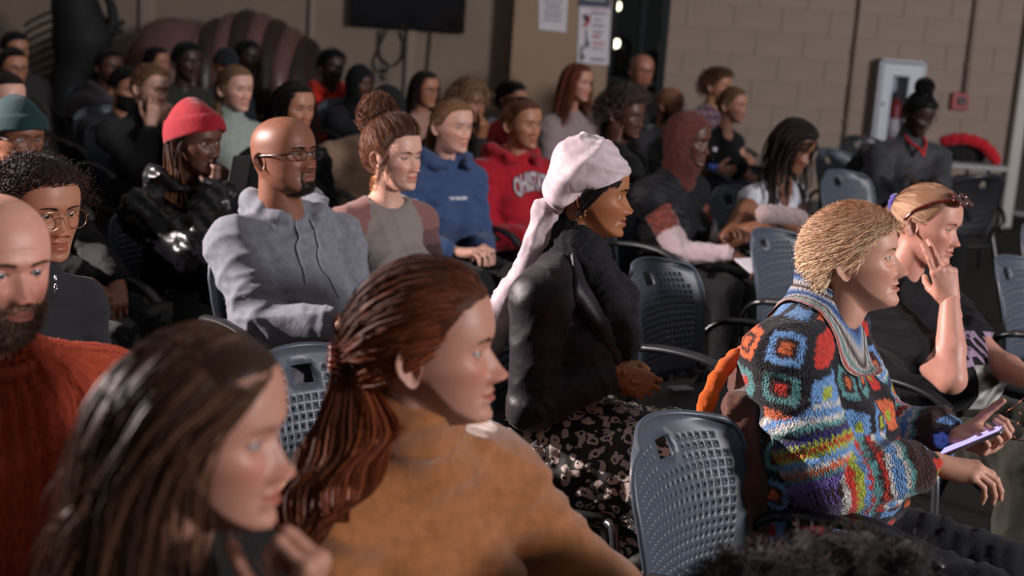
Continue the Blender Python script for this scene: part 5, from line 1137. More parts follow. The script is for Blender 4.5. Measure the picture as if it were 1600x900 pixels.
P_ = pull(c, p, bun, 12, .026, 5, .006, .06); V, F = ribbons(P_, taper(len(p), 12, .0008, .6), 3); rg_ = np.random.default_rng(5)
nb_ = 1900; q0 = unit(rg_.normal(size=(nb_, 3))); ax_ = unit(np.cross(q0, rg_.normal(size=(nb_, 3)))); a_ = np.linspace(0, 2.6, 12)[None, :, None]; rb = (.034 + .040 * rg_.random((nb_, 1, 1))); PB = bun + [0, .012, .02] + rb * (np.cos(a_) * q0[:, None] + np.sin(a_) * ax_[:, None]) * [.9, 1., 1.15] + rg_.normal(size=(nb_, 1, 3)) * .006 + .004 * np.sin(a_ * 6 + rg_.uniform(0, 6, (nb_, 1, 3))); V2, F2 = ribbons(PB, taper(nb_, 12, .0010, .6), 6)
sw_ = [];
for s_ in (1, -1):
    r0 = np.array([s_ * .074, -.03, .01]) + rg_.normal(size=(60, 3)) * [.002, .01, .012]; n0 = np.tile([s_ * 1.0, -.2, 0], (60, 1)); sw_.append(sim(c, r0, n0, 12, .115 / 11, flow_down(0, .1), lambda t: .8, .006, .004, 60, .5, 6, False, .15))
SWP = np.concatenate(sw_); V3, F3 = ribbons(SWP, taper(len(SWP), 12, .0008, .4), 7); cv, cf = cap_geo(c, .005)
hair_part(c, [(cv, cf, 0), (V, F, 24), (V2, F2, 24), (V3, F3, 24)], (58, 36, 28), (120, 78, 58), seed=4); brow_strands(c, (70, 46, 36))
G = Geo(); ec = hw(c, (-.079, .012, -.085)); er = c.H
a = np.linspace(0, 2 * np.pi, 24, endpoint=False); G.tube(hw(c, np.stack([-.088 + 0 * a, .008 + .018 * np.cos(a), -.095 + .024 * np.sin(a)], -1)), .0012, 6, True); G.tube(hw(c, [(-.083, .010, -.045), (-.088, .008, -.071)]), .0008, 5)
for i in range(10): b_ = i * 2 * np.pi / 10; G.tube(hw(c, [(-.088, .008, -.095), (-.088, .008 + .017 * np.cos(b_), -.095 + .023 * np.sin(b_))]), .0007, 5); G.tube(hw(c, np.stack([-.088 + 0 * a, .008 + .017 * np.cos(b_) + .006 * np.cos(a), -.095 + .023 * np.sin(b_) + .006 * np.sin(a)], -1)), .0007, 4, True)
geo_part(c, 'earring', G, plain('copper_gold', (206, 140, 92), .25, 1), label='round filigree gold drop earring'); chair_for(c, 42, 'under the person in striped raglan shirt')
# ================================================================ blue hoodie
c = person('person in blue hoodie with small white chest print', 706, 196, 83, by=42, h=(46, 2, 0), sex='f', skin=FAIR, lod=1, iris='blue', fp=dict(wid=1.0, blush=1.3), lean=.05, sw=.165, fat=.01)
BH = cloth('blue_fleece', (52, 72, 110), fold=8, fb=.4); o = garment(c, 'blue_hoodie', BH, loose=.03, hood=True, fold=.009, wl=.12, seed=15)
def backhair(c, col, col2, bun=(0, .105, .0), n=1300, fr=0, thick=.004, pony=0, seed=1, w=.0016, curl=0, name='hair', rad=.022):
    bun = np.array(bun); p, nr, ph = scalp(c, n, fr, 0, seed); P = pull(c, p, bun, 10, .006, seed, curl); V, F = ribbons(P, taper(n, 10, w * [.75, 1, 1.5][c.lod], .6), seed); bits = [cap_geo(c, thick, fr) + (0,), (V, F, 20)]
    rg = np.random.default_rng(seed); nb = 350
    if pony: P2 = sim(c, bun + rg.normal(size=(nb, 3)) * .008, np.tile([0, 1., 0], (nb, 1)), 10, pony / 9, flow_down(0, .4), lambda t: min(1, .4 + t), .02, .004, 50, .6, seed, True, .1)
    else: q0 = unit(rg.normal(size=(nb, 3))); ax = unit(np.cross(q0, rg.normal(size=(nb, 3)))); a = np.linspace(0, 2.6, 10)[None, :, None]; P2 = bun + [0, rad * .6, 0] + (rad * (.7 + .3 * rg.random((nb, 1, 1)))) * (np.cos(a) * q0[:, None] + np.sin(a) * ax[:, None])
    V2, F2 = ribbons(P2, taper(nb, 10, w * 1.2, .6), seed); bits.append((V2, F2, 20)); return hair_part(c, [tuple(b) for b in bits], col, col2, seed=seed, name=name)
backhair(c, (110, 76, 52), (168, 126, 92), pony=.12)
ax = unit(c.B @ np.array([1., 0, 0])); ctr = c.N - c.up * .145 + c.B @ np.array([.02, 0, 0]); nm = unit(c.B @ np.array([0, -1., .12])); ay = np.cross(nm, ax); 
WP = plain('white_print', (205, 208, 216), .7); V, F = text_geo('TW BRKEN', .018, .001, subdiv=0); print_on(c, (V, F), ctr, ax, ay, nm, WP, o, off=.004)
trs(c, BLACK, loose=.02); chair_for(c, 42, 'under the person in blue hoodie')
# ================================================================ red hoodie
c = person('person in red hoodie with big grey arched lettering', 816, 193, 77, by=38, h=(44, 0, 0), sex='f', skin=SK('light_brown', (166, 116, 90), hc=(24, 17, 14)), lod=1, fp=dict(lips=1.25, nosew=1.2, wid=1.02), sw=.165, fat=.015)
RH = cloth('red_fleece', (158, 12, 32), fold=8, fb=.4); o = garment(c, 'red_hoodie', RH, loose=.032, hood=True, fold=.007, wl=.12, seed=16); backhair(c, (70, 40, 28), (150, 96, 66), bun=(0, .07, .085), rad=.045, curl=.006, fr=.0)
ax = unit(c.B @ np.array([1., 0, 0])); nm = unit(c.B @ np.array([0, -1., .15])); ay = np.cross(nm, ax); ctr = at(815, 298, c.d - .08) + ax * .115 + ay * .036; LT = text_geo('OHISTATE', .112, .005, arc=2.7, xs=.44, subdiv=3); LT2 = text_geo('OHISTATE', .112, .009, arc=2.7, xs=.44, subdiv=3)
print_on(c, LT2, ctr, ax, ay, nm, plain('dark_outline', (60, 30, 40), .8), o, 'lettering_outline', off=.004); print_on(c, LT, ctr, ax, ay, nm, plain('grey_felt', (176, 164, 170), .9), o, off=.007)
trs(c); chair_for(c, 38, 'under the person in red lettered hoodie')
# ================================================================ woman in turban
c = person('person in pale lilac turban, black satin jacket and leopard print skirt', 926, 301, 138, by=70, h=(82, 2, 0), sex='f', skin=SK('warm_brown', (150, 98, 64), (130, 70, 62), (20, 14, 12)), lod=0, fp=dict(smile=.8, nose=1.05, nosew=1.15, lips=1.05, cheek=1.3, age=.5, eye=.8, noear=False), lean=.0, sw=.172, fat=.008, thigh=.33,
           arms={-1: dict(sp='px', t=(962, 580, -.02), pole=(-.5, .7, -.6), pose='clasp', f=(.35, -1, -.45), n=(.9, .1, -.3)), 1: dict(sp='px', t=(965, 566, .08), pose='clasp', f=(-.45, -1, -.45), n=(-.9, 0, -.2))})
SAT = cloth('black_satin', (34, 28, 33), rough=.45, weave=900, wb=.1, fold=12, fb=.25, spec=.25, sheen=.3); SCF = cloth('black_scarf', (18, 18, 21), fold=14, fb=.5)
o = garment(c, 'satin_jacket', SAT, loose=.018, length=.25, fold=.004, wl=.12, seed=17, vox=.008, cuff=.008, taper=1.25)
F_ = Field(c.N - .3, c.N + .25, .008); hb_ = lambda x, y, z: c.N + c.B @ np.array([x, y, z])
F_.cone(hb_(0, 0, -.03), hb_(0, -.012, .055), .088, .072, .03).ell(hb_(0, -.035, .02), (.085, .06, .05), .03, c.B); 
for q in (1, -1): F_.path(np.array([hb_(.03 * q, -.06, .0), hb_(.045 * q, -.135, -.09), hb_(.04 * q, -.155, -.2), hb_(.035 * q, -.15, -.29)]), [.04, .042, .04, .036], .03)
V, Q = F_.mesh(1); part(c, 'black_scarf', folds(V, vnormals(V, Q), .006, .05, 3), Q, SCF)
from mathutils.bvhtree import BVHTree
bt = BVHTree.FromPolygons([tuple(v) for v in c.topV], [tuple(int(i) for i in f) for f in c.topQ])
for q in (1, -1):
    L_ = np.array([np.array(bt.find_nearest(Vector(p))[0]) for p in (hb_(.075 * q, -.05, .03), hb_(.115 * q, -.12, -.05), hb_(.10 * q, -.18, -.13), hb_(.06 * q, -.2, -.22), hb_(.04 * q, -.2, -.30))]); F_ = Field(L_.min(0) - .08, L_.max(0) + .08, .007)
    for i in range(4): F_.cone(L_[i], L_[i + 1], [.024, .036, .034, .026, .012][i], [.024, .036, .034, .026, .012][i + 1], .015, c.B, (1, 3.2, 1))
    V, Q = F_.mesh(1); part(c, 'lapel', V, Q, SAT, o)
def leopard():
    m, nt, b = nodes('leopard_print'); setin(b, Roughness=.7); tc = mk(nt, 'ShaderNodeTexCoord'); nz = mk(nt, 'ShaderNodeTexNoise'); nz.inputs['Scale'].default_value = 30; nt.links.new(tc.outputs['Object'], nz.inputs['Vector'])
    mp = mk(nt, 'ShaderNodeMix', data_type='VECTOR'); mp.inputs[0].default_value = .035; nt.links.new(tc.outputs['Object'], mp.inputs[4]); nt.links.new(nz.outputs['Color'], mp.inputs[5]); v = mk(nt, 'ShaderNodeTexVoronoi'); v.inputs['Scale'].default_value = 34; v.inputs['Randomness'].default_value = .75; nt.links.new(mp.outputs[1], v.inputs['Vector'])
    n2 = mk(nt, 'ShaderNodeTexNoise'); n2.inputs['Scale'].default_value = 48; nt.links.new(tc.outputs['Object'], n2.inputs['Vector']); d = v.outputs['Distance']; a1 = math_(nt, 'LESS_THAN', d, .47); sp = mk(nt, 'ShaderNodeSeparateColor'); nt.links.new(v.outputs['Color'], sp.inputs[0]); hol = math_(nt, 'MULTIPLY', math_(nt, 'GREATER_THAN', sp.outputs[0], .45), .22); a2 = math_(nt, 'GREATER_THAN', d, hol); a3 = math_(nt, 'GREATER_THAN', n2.outputs['Fac'], .33); f = math_(nt, 'MULTIPLY', math_(nt, 'MULTIPLY', a1, a2), a3)
    nt.links.new(mix(nt, f, rgb(20, 16, 17), rgb(190, 174, 164)), b.inputs['Base Color']); bump_to(nt, b, noise(nt, 10, 3), .4, .02); return m
trousers(c, leopard(), name='leopard_skirt', skirt=True, vox=.012, fold=.010, loose=.03)
TUR = cloth('lilac_wrap', (190, 172, 178), weave=700, wb=.2, fold=10, fb=.25, sheen=.4, spec=.35, rough=.55)
def tfold(P, U, l):
    rid = lambda x: (.5 + .5 * np.sin(x)) ** 3; sd = np.abs(P)
    return .0055 * rid(sd * 2.4 + U * 10 + .5 * np.sin(P * 2)) + .0045 * rid(-sd * 3.2 + U * 15 + 1.2) + .003 * rid(sd * 7 - U * 24) + .010 * np.exp(-((U - .35 - .12 * np.cos(P)) / .16) ** 2) * (.5 - .5 * np.cos(P)) - .004
tb = shell(c, TUR, 'turban', lambda a: np.interp(a, [0, 30, 60, 90, 105, 140, 180], [.062, .056, .034, .010, -.02, -.062, -.078]), rad=(.094, .110, .128), cen=np.array([0, .013, .022]), nr=90, nc=220, disp=tfold, top=(0, .020, .002), thick=.008)
F_ = Field(hw(c, (0, .1, -.1)) - .42, hw(c, (0, .1, -.1)) + .25, .009); k0 = hw(c, (-.02, .118, -.062)); tail = np.array([k0, c.N + c.B @ np.array([-.04, .10, -.045]), c.N + c.B @ np.array([-.06, .145, -.13]), c.N + c.B @ np.array([-.075, .17, -.24])])
F_.ell(k0, (.038, .032, .034), .02).path(spline(tail, 8), np.linspace(.030, .040, 8), .02); V, Q = F_.mesh(1); part(c, 'turban_tail', folds(V, vnormals(V, Q), .005, .045, 5, (1, 1, .05)), Q, TUR, tb)
short_hair(c, (18, 13, 12), n=2600, L=.062, comb=(0, .9, -.9), up=.0, jitter=.05, vol=.004, thick=.004, mask=lambda a, z: (np.abs(np.degrees(a)) < 78) & (np.abs(np.degrees(a)) > 22) & (z > hairline(a) - .004) & (z < .075), gw=.3, K=8, w=.0008)
geo_part(c, 'earring', Geo().tube(hw(c, np.stack([np.full(16, -.080), .012 + .006 * np.cos(np.linspace(0, 6.28, 16)), -.052 + .008 * np.sin(np.linspace(0, 6.28, 16))], -1)), .0012, 5), plain('gold_ring', (220, 180, 120), .2, 1)); brow_strands(c, (22, 15, 12)); chair_for(c, 70, 'under the person in lilac turban', arms=False)
# ================================================================ hijab woman
c = person('person in red-brown head scarf, black vest and lilac sleeves, holding paper', 1077, 219, 80, by=50, h=(54, 4, 0), sex='f', skin=DBR, lod=1, fp=dict(lips=1.15, nose=1.05), lean=.05, arms={-1: dict(sp='px', t=(1148, 398, -.12), f=(.3, -.9, -.35)), 1: dict(sp='px', t=(1140, 370, .0))})
def hj(c, V, N, t, sd):
    C = np.tile(lin((178, 158, 160)), (len(V), 1)); m = (t >= 0) & (t < .62); z = np.sin(V @ np.array([220, 190, 260.])) + np.sin(V @ np.array([-310, 240, 120.])); C[m] = lin((104, 58, 46)); C[m & (z > .5)] = lin((140, 60, 52)); C[m & (z < -.7)] = lin((58, 34, 28)); return C
garment(c, 'lilac_sweater', vcol_cloth('sleeve_knit', bs=500, strength=.4, dist=.003), loose=.014, colfn=hj, vox=.010, seed=18); garment(c, 'quilted_vest', cloth('vest_nylon', (16, 17, 21), fold=16, fb=.5, rough=.6), loose=.034, sleeve=0, turtle=.02, fold=.006, wl=.07, seed=19, length=.06)
HJ = cloth('rust_scarf', (82, 38, 33), fold=16, fb=.3, var=.1); wrap_hood(c, HJ, 'head_scarf', face=(.088, .11, .100), fc=(0, -.116, -.022), off=.018, drape=.02); trs(c); chair_for(c, 50, 'under the person in red-brown head scarf')
pp = at(1182, 414, c.d - .2); e = tag(Geo().box((0, 0, 0), (.16, .11, .004), rot=rotz(.6) @ rotx(.35)).build('paper_sheet', PAP, None, pp), 'white paper sheet held by the person in red-brown head scarf', 'paper')
# ================================================================ older woman in crochet cardigan
PAL = [lin(q) for q in ((196, 52, 40), (104, 146, 196), (164, 172, 58), (214, 104, 60), (46, 46, 104), (206, 198, 190), (92, 146, 146), (104, 84, 150), (60, 34, 32))]
c = person('person in colourful crochet cardigan holding a lit phone', 1336, 401, 162, by=62, h=(70, -8, 0), sex='f', skin=OLDS, lod=0, iris='blue', fp=dict(age=1.2, nose=1.2, lips=.7, mopen=.0025, chin=1.0, cheek=1.1, jowl=.004, neck=.052, blush=.9, browt=.7), lean=-.02, nk=(0, .022, .042), sw=.165, fat=.045, sh=(0, -.0, .0),
           arms={-1: dict(sp='px', t=(1462, 722, -.06), pole=(-.55, .5, -.7), pose='relax', f=(.35, -1, -.15), n=(.2, -.1, -1)), 1: dict(sp='px', t=(1497, 682, .1), pose='grip', f=(-.35, -1, .1), n=(-.5, 0, .8))})
def granny(u, v, sz, seed):
    iu, iv = np.floor(u / sz), np.floor(v / sz); fu, fv = u / sz - iu - .5, v / sz - iv - .5; an = np.arctan2(fv, fu); r = np.maximum(np.abs(fu), np.abs(fv)) * .75 + .25 * np.hypot(fu, fv) + .018 * np.sin(an * 16)
    h = np.abs(np.sin(iu * 12.9898 + iv * 78.233 + seed) * 43758.5453) % 1; k1 = (h * 97).astype(int) % 4; k2 = (h * 1013).astype(int) % 8; P_ = np.array(PAL); ring = np.array([PAL[1], PAL[0], PAL[1], PAL[0], PAL[6], PAL[1], PAL[0], PAL[3]])[k2]; cen = np.where((k2 % 2 == 1)[:, None], PAL[2], PAL[0]); cen = np.where((k1 == 3)[:, None], PAL[3], cen)
    mid = np.where((k1 % 2 == 0)[:, None], ring, np.array(PAL[8])); C = np.where((r < .13)[:, None], cen, np.where((r < .24)[:, None], mid, ring)); return np.where((r > .385)[:, None], lin((26, 22, 28)), C)
def crochet(c, V, N, t, sd):
    L = (V - c.N) @ c.B; th = np.arctan2(L[:, 0], -L[:, 1]); C = granny(th * .20 + .015, L[:, 2] + .004 * np.sin(th * 9), .082, 3.1)
    seq = [(5, .045), (1, .07), (5, .04), (6, .05), (8, .02), (4, .06), (2, .035), (0, .035), (2, .035), (1, .06), (5, .03), (3, .04), (6, .035), (7, .09), (8, .03), (5, .07), (0, .08), (2, .07), (1, .06), (0, .035), (6, .06), (8, .03), (0, .05), (8, .02), (5, .04), (1, .09), (5, .04), (6, .05), (8, .2)]
    m = (t >= 0) & (t < .36); tt = t
    for s_ in (1, -1):
        q = m & (sd == s_); ax = unit(c.E[s_] - c.S[s_]); fx = c.B @ np.array([0, -1., 0]); fx = unit(fx - ax * (fx @ ax)); fy = np.cross(ax, fx); d1 = V - c.S[s_]; aa = np.arctan2(d1 @ fy, d1 @ fx) * .075; bb = d1 @ ax
        C[q] = granny(((aa + bb) * .707)[q], ((aa - bb) * .707)[q] + .03, .075, 7.7); q = (t >= .36 - .05 * np.cos(aa / .075 * 2)) & (sd == s_); a0 = .36
        for k, w_ in seq:
            w_ *= .98; tz = tt + .012 * np.sign(np.sin(aa * 520)) - .05 * np.clip(1 - (tt - .36) / .3, 0, 1) * np.cos(aa / .075 * 2); z = q & (tz >= a0) & (tz < a0 + w_); C[z] = PAL[k]; a0 += w_
    st = .72 + .45 * (np.sin(V @ np.array([700, 500, 900.])) * np.sin(V @ np.array([-600, 800, 500.])) > -.35); return np.clip(C * st[:, None], 0, 1)
CRO = vcol_cloth('crochet_yarn', bs=230, strength=.8, dist=.006); o = garment(c, 'crochet_cardigan', CRO, loose=.030, colfn=crochet, vox=.0058, fold=.006, wl=.13, seed=21, length=.06, cuff=.012, smooth=2)
from mathutils.bvhtree import BVHTree
bt = BVHTree.FromPolygons([tuple(v) for v in c.topV], [tuple(int(i) for i in f) for f in c.topQ]); a = np.linspace(0, 2 * np.pi, 160, endpoint=False); rows = []; cc = []
for i in range(16):
    r0 = .060 + .0042 * max(i - 4, 0); row = []
    for q in a:
        fr_ = (np.cos(q) + 1) / 2; p = c.N + c.B @ np.array([np.sin(q) * r0 * 1.08, -np.cos(q) * (r0 * 1.05 + .045 * fr_ * max(i - 4, 0) / 12) - .008, .0]); h = bt.ray_cast(Vector(p + np.array([0, 0, .25])), Vector((0, 0, -1)), .6); z = h[0][2] if h[0] is not None else c.N[2] - .05
        row.append([p[0], p[1], max(z, c.N[2] - .12) + .009 + .009 * max(4 - i, 0) * (1 - .6 * fr_)])
    rows.append(row); k = [5, 4, 1, 5, 8, 5, 1, 4, 1, 5, 8, 5, 6, 5, 0, 5][i]; cl_ = np.tile(PAL[k], (160, 1)); alt = (np.arange(160) // 2 + i) % 2 == 0; cl_[alt] = cl_[alt] * .6; cc.append(cl_)
V = np.array(rows); V[:, :, 2] = (V[:, :, 2] + np.roll(V[:, :, 2], 1, 1) + np.roll(V[:, :, 2], -1, 1)) / 3; V = V.reshape(-1, 3); part(c, 'collar', V, grid_faces(16, 160, True), CRO, o, cols={'Col': np.concatenate(cc)})
trs(c, NAVYD, loose=.03, vox=.012); brow_strands(c, (170, 140, 110), 120)
short_hair(c, (170, 124, 90), (240, 208, 174), n=13000, L=.062, flow=flow_crown(up=.07, swirl=1.6), lv=.25, thick=.003, curl=.006, cf=60, vol=.022, gw=.12, K=9, w=.00055, seed=6, jitter=.09, rough=.42, fr=-.004, lf=lambda p, ph: np.clip(.42 + p[:, 2] * 8, .2, 1.15) * np.where(np.abs(ph) < 1.15, .62, 1), mask=None, var=.5)
e = chair_for(c, 62, 'under the person in crochet cardigan, a brown jacket over its back'); e.location += Vector(rotz(R(62)) @ np.array([.05, -.075, 0]))
ph_ = at(1519, 690, c.d + .02); Rp = rotz(R(62)) @ rotx(R(-35)); pe = empty('smartphone', ph_, 'smartphone with lit screen held by the person in crochet cardigan', 'phone'); Geo().box((0, 0, 0), (.072, .15, .009), rot=Rp, bev=.003).build('case', plain('phone_silver', (150, 150, 160), .25, .7), pe); Geo().box(Rp @ np.array([0, 0, .0052]), (.066, .142, .001), rot=Rp).build('screen', emis('phone_screen_glow', (170, 160, 255), 1.6), pe)
# brown jacket with orange lining over her chair
bk = np.array(e.location); Bc = rotz(R(62)); jl = lambda x, y, z: bk + Bc @ np.array([x, y, z])
F_ = Field(bk + [-.55, -.55, -.0], bk + [.55, .55, 1.05], .011)
for u in np.linspace(-.92, 1.0, 11):
    t_ = back_surf(np.array(u), np.array(1.0)); F_.cone(jl(t_[0] * 1.06, t_[1], t_[2] + .012), jl(t_[0] * 1.12, t_[1] + .05, .26 + .05 * u), .034, .05, .03); F_.cone(jl(t_[0] * 1.06, t_[1], t_[2] + .012), jl(t_[0] * 1.1, t_[1] - .055, .56), .034, .03, .03)
F_.path(np.array([jl(-.215, .24, .86), jl(-.245, .19, .70), jl(-.25, .18, .50), jl(-.245, .19, .30)]), [.045, .045, .042, .04], .03); V, Q = F_.mesh(2); V = folds(V, vnormals(V, Q), .009, .08, 9, (1, 1, .08)); oj = np.array([bk[0], bk[1], .2])
tag(link('brown_jacket', mesh_data('brown_jacket', V - oj, Q, cloth('brown_twill', (92, 56, 44), fold=10, fb=.5, sheen=.3)), loc=oj), 'brown jacket draped over the chair back behind the crochet cardigan', 'jacket')
F_ = Field(bk + [-.55, -.55, .3], bk + [.55, .55, 1.1], .009); F_.path(spline([jl(.02, .295, .935), jl(-.10, .305, .935), jl(-.20, .31, .89), jl(-.265, .315, .77), jl(-.29, .33, .62), jl(-.295, .345, .48)], 12), np.linspace(.016, .020, 12), .02); V, Q = F_.mesh(1); V = folds(V, vnormals(V, Q), .003, .05, 4, (1, 1, .2)); tag(link('orange_scarf', mesh_data('orange_scarf', V - oj, Q, cloth('orange_wool', (206, 92, 22), fold=14)), loc=oj), 'bright orange scarf along the edge of the brown jacket on the chair', 'scarf')
# ================================================================ woman with sunglasses on her head
c = person('person in black printed tee with sunglasses pushed up, cheek on hand', 1450, 350, 120, by=44, h=(54, 6, 6), sex='f', skin=PINKS, lod=0, iris='blue', fp=dict(age=.5, wid=1.06, lips=.85, jowl=.004, neck=.055, eye=.8), lean=.02, lat=.15, sw=.185, fat=.085, armr=1.15,
           arms={-1: dict(sp='px', t=(1484, 470, -.135), E=(1486, 592, -.17), f=(-.22, .27, 1), n=(.55, .75, 0), pose='vee'), 1: dict(sp='px', t=(1620, 600, -.15), pole=(.6, .4, -.6))})
def neckcut(F, c): F.ell(c.N + c.B @ np.array([0, -.105, .0]), np.array([.085, .085, .07]), .01, c.B, cut=True)
o = garment(c, 'black_tee', cloth('black_jersey', (20, 19, 22), fold=9, fb=.4), loose=.012, sleeve=.62, fold=.006, wl=.13, seed=22, vox=.008); crew(c, MATS['black_jersey'], .078, .006, tilt=24, dz=.0)
ax = unit(c.B @ np.array([1., 0, 0])); nm = unit(c.B @ np.array([0, -1., .05])); ay = np.cross(nm, ax); b0 = c.N - c.up * .0; LIL = plain('lilac_print', (150, 124, 150), .8); CRM = plain('cream_print', (186, 176, 158), .8); OLV = plain('mustard_print', (130, 112, 62), .8)
print_on(c, text_geo('THE', .04, .001, subdiv=2), b0 - c.up * .135 + ax * .03, ax, ay, nm, LIL, o, off=.004); print_on(c, text_geo('BEATLES', .105, .004, arc=.6, xs=.72, subdiv=3), b0 - c.up * .20 + ax * .015, ax, ay, nm, LIL, o, off=.004)
print_on(c, text_geo('ABBEY ROAD', .06, .002, xs=.8, arc=-.8, subdiv=3), b0 - c.up * .455 + ax * .03, ax, ay, nm, CRM, o, off=.004)
# generic monochrome photo print: a block of soft grey patches
gx, gy = np.meshgrid(np.linspace(-.11, .12, 56), np.linspace(-.085, .085, 44)); pv = np.stack([gx.ravel(), gy.ravel()], -1); rgp = np.random.default_rng(4); tone = np.zeros(len(pv))
for i in range(8): k_ = rgp.normal(size=2) * 45; tone += np.sin(pv @ k_ + rgp.uniform(0, 6) + 1.5 * np.sin(pv @ rgp.normal(size=2) * 40))
tone = np.clip(.5 + .28 * tone / 1.6, 0, 1) ** 1.6; W_ = project(c, pv, b0 - c.up * .33 + ax * .02, ax, ay, nm, off=.003); gfq = grid_faces(44, 56); mp_, nt_, b_ = nodes('photo_print'); at_n = mk(nt_, 'ShaderNodeAttribute', attribute_name='Col'); nt_.links.new(at_n.outputs['Color'], b_.inputs['Base Color']); setin(b_, Roughness=.8); part(c, 'photo_print', W_, gfq, mp_, o, True, {'Col': np.outer(tone * .55 + .02, [1, .96, .9])})
backhair(c, (140, 100, 74), (206, 168, 138), bun=(0, .115, .03), n=3600, pony=.10, w=.0014, seed=8); brow_strands(c, (130, 96, 72), 120)
sc_ = Geo(); a = np.linspace(0, 2 * np.pi, 20, endpoint=False); P_ = np.stack([.026 * np.cos(a), 0 * a + .118, .03 + .026 * np.sin(a)], -1); sc_.tube(hw(c, P_ + np.random.default_rng(1).normal(size=P_.shape) * .002), .011, 8, True); geo_part(c, 'scrunchie', sc_, cloth('purple_velvet', (92, 78, 170), fold=40, fb=.6, sheen=.6), label='purple velvet scrunchie')
TS = plain('tortoise_frame', (84, 20, 14), .15, coat=1, var=.7, vs=120); G = Geo(); sg = []
for q in (1, -1):
    a = np.linspace(0, 2 * np.pi, 30, endpoint=False); r_ = np.stack([q * .034 + .031 * np.sign(np.cos(a)) * np.abs(np.cos(a)) ** .8, -.083 + .020 * np.sin(a) + 0 * a, .096 + .014 * np.sin(a)], -1); G.tube(hw(c, r_), .0034, 8, True); sg.append(r_)
G.tube(hw(c, spline([(-.008, -.085, .100), (0, -.088, .102), (.008, -.085, .100)], 6)), .004, 6); sgo = geo_part(c, 'sunglasses', G, TS, label='red tortoiseshell sunglasses pushed up on the hair')
for q, r_ in zip((1, -1), sg): V = np.vstack([r_, r_.mean(0) + [0, -.006, .004]]); part(c, 'lens', hw(c, V), np.stack([np.full(30, 30), np.arange(30), (np.arange(30) + 1) % 30], -1), plain('amber_lens', (70, 34, 14), .06, coat=1), sgo); geo_part(c, 'temple_arm', Geo().tube(hw(c, spline([(q * .065, -.078, .094), (q * .083, -.03, .072), (q * .088, .02, .035), (q * .086, .045, .0)], 14)), np.linspace(.007, .004, 14), 8), TS, sgo)
trs(c, cloth('olive_cotton', (52, 52, 44), fold=8)); chair_for(c, 44, 'under the person with pushed up sunglasses')
# ================================================================ white tank with braids, looking down
c = person('person in white tank top looking down, forearms folded', 1240, 226, 78, by=44, h=(50, 24, 0), sex='f', skin=BRN, lod=1, fp=dict(lips=1.25, nosew=1.2, eye=.4), lean=.08, sw=.16, armr=1.15, arms={-1: dict(sp='px', t=(1218, 345, -.25), pole=(-.6, .3, -.5), f=(.6, -.7, -.3)), 1: dict(sp='px', t=(1255, 350, -.12), pose='relax', f=(-.3, -.8, -.5))})
std_coll(c, .065)
def tankcut(F, c):
    F.ell(c.N + c.B @ np.array([0, -.09, -.02]), np.array([.075, .10, .10]), .01, c.B, cut=True)
garment(c, 'white_tank', cloth('white_rib', (196, 198, 208), fold=9), loose=.006, sleeve=0, cut=tankcut, seed=24, fold=.004); rope_hair(c, (20, 15, 15), col2=(60, 46, 46), n=150, L=.46, r=.0036, back=.05, seed=5, vol=.016, name='braids', part_x=.02, g=(.25, 1.6)); trs(c)
F_ = Field(c.W[-1] - .2, c.W[-1] + .2, .012); F_.cone(c.W[-1] + c.B @ np.array([-.08, .02, .03]), c.W[-1] + c.B @ np.array([.06, -.06, .02]), .045, .04, .02); V, Q = F_.mesh(1); ob = c.W[-1] - [0, 0, .05]; V = folds(V, vnormals(V, Q), .006, .05, 3); tag(link('folded_cardigan', mesh_data('folded_cardigan', V - ob, Q, cloth('grey_lilac_knit', (150, 132, 132), fold=20)), loc=ob), 'grey-lilac folded cardigan over the arm of the person in white tank top', 'cardigan')
chair_for(c, 44, 'under the person in white tank top')
# ================================================================ the rows behind: one call each
def crowd(label, px, py, s, top, who, by=46, h=None, sex='f', skin=FAIR, fp={}, hair=None, specs=None, hood=False, turtle=0, sleeve=2.0, loose=.02, tr=None, name='top', cut=None, chair_=True, colfn=None, **kw):
    c = person(label, px, py, s, by=by, h=h or (by + 4, 2, 0), sex=sex, skin=skin, lod=2, fp=fp, **kw); std_coll(c, .085); o = garment(c, name, top, loose=loose, hood=hood, turtle=turtle, sleeve=sleeve, seed=int(px), cut=cut, colfn=colfn); trousers(c, tr or BLACK, shoes=True)
    if hair: hair(c)
    if specs: spectacles(c, specs, tube=.0018, temple=.0018)
    if chair_: chair_for(c, by, 'under the ' + who)
    return c
SH = lambda col, col2=None, **k: (lambda c: short_hair(c, col, col2, **k)); LHr = lambda col, col2=None, **k: (lambda c: long_hair(c, col, col2, **k)); CC = lambda col, col2=None, **k: (lambda c: curly_cloud(c, col, col2, **k)); BH_ = lambda col, col2, **k: (lambda c: backhair(c, col, col2, **k))
BKF, GDF = plain('thin_black_frame', (20, 18, 18), .3), plain('thin_brown_frame', (70, 48, 36), .35)
crowd('person in dark suit at the back beside the black figure', 24, 78, 58, cloth('dark_suit', (44, 42, 42)), 'person in dark suit', sex='m', skin=TAN, hair=SH((20, 16, 15)), by=40, fp=dict(jaw=1.1), d=9.4)
c = crowd('person in grey cardigan over blue shirt with brown glasses', 20, 106, 62, cloth('grey_cardigan', (70, 66, 64)), 'person in grey cardigan', skin=TAN, hair=BH_((22, 17, 16), (34, 26, 24)), specs=GDF, by=42)
geo_part(c, 'shirt_collar', Geo().tube(spline([c.N + c.B @ np.array(v) for v in ((-.06, -.02, .03), (-.045, -.085, .0), (0, -.11, -.05), (.045, -.085, .0), (.06, -.02, .03))], 14), .02, 8), cloth('blue_poplin', (124, 134, 158)))
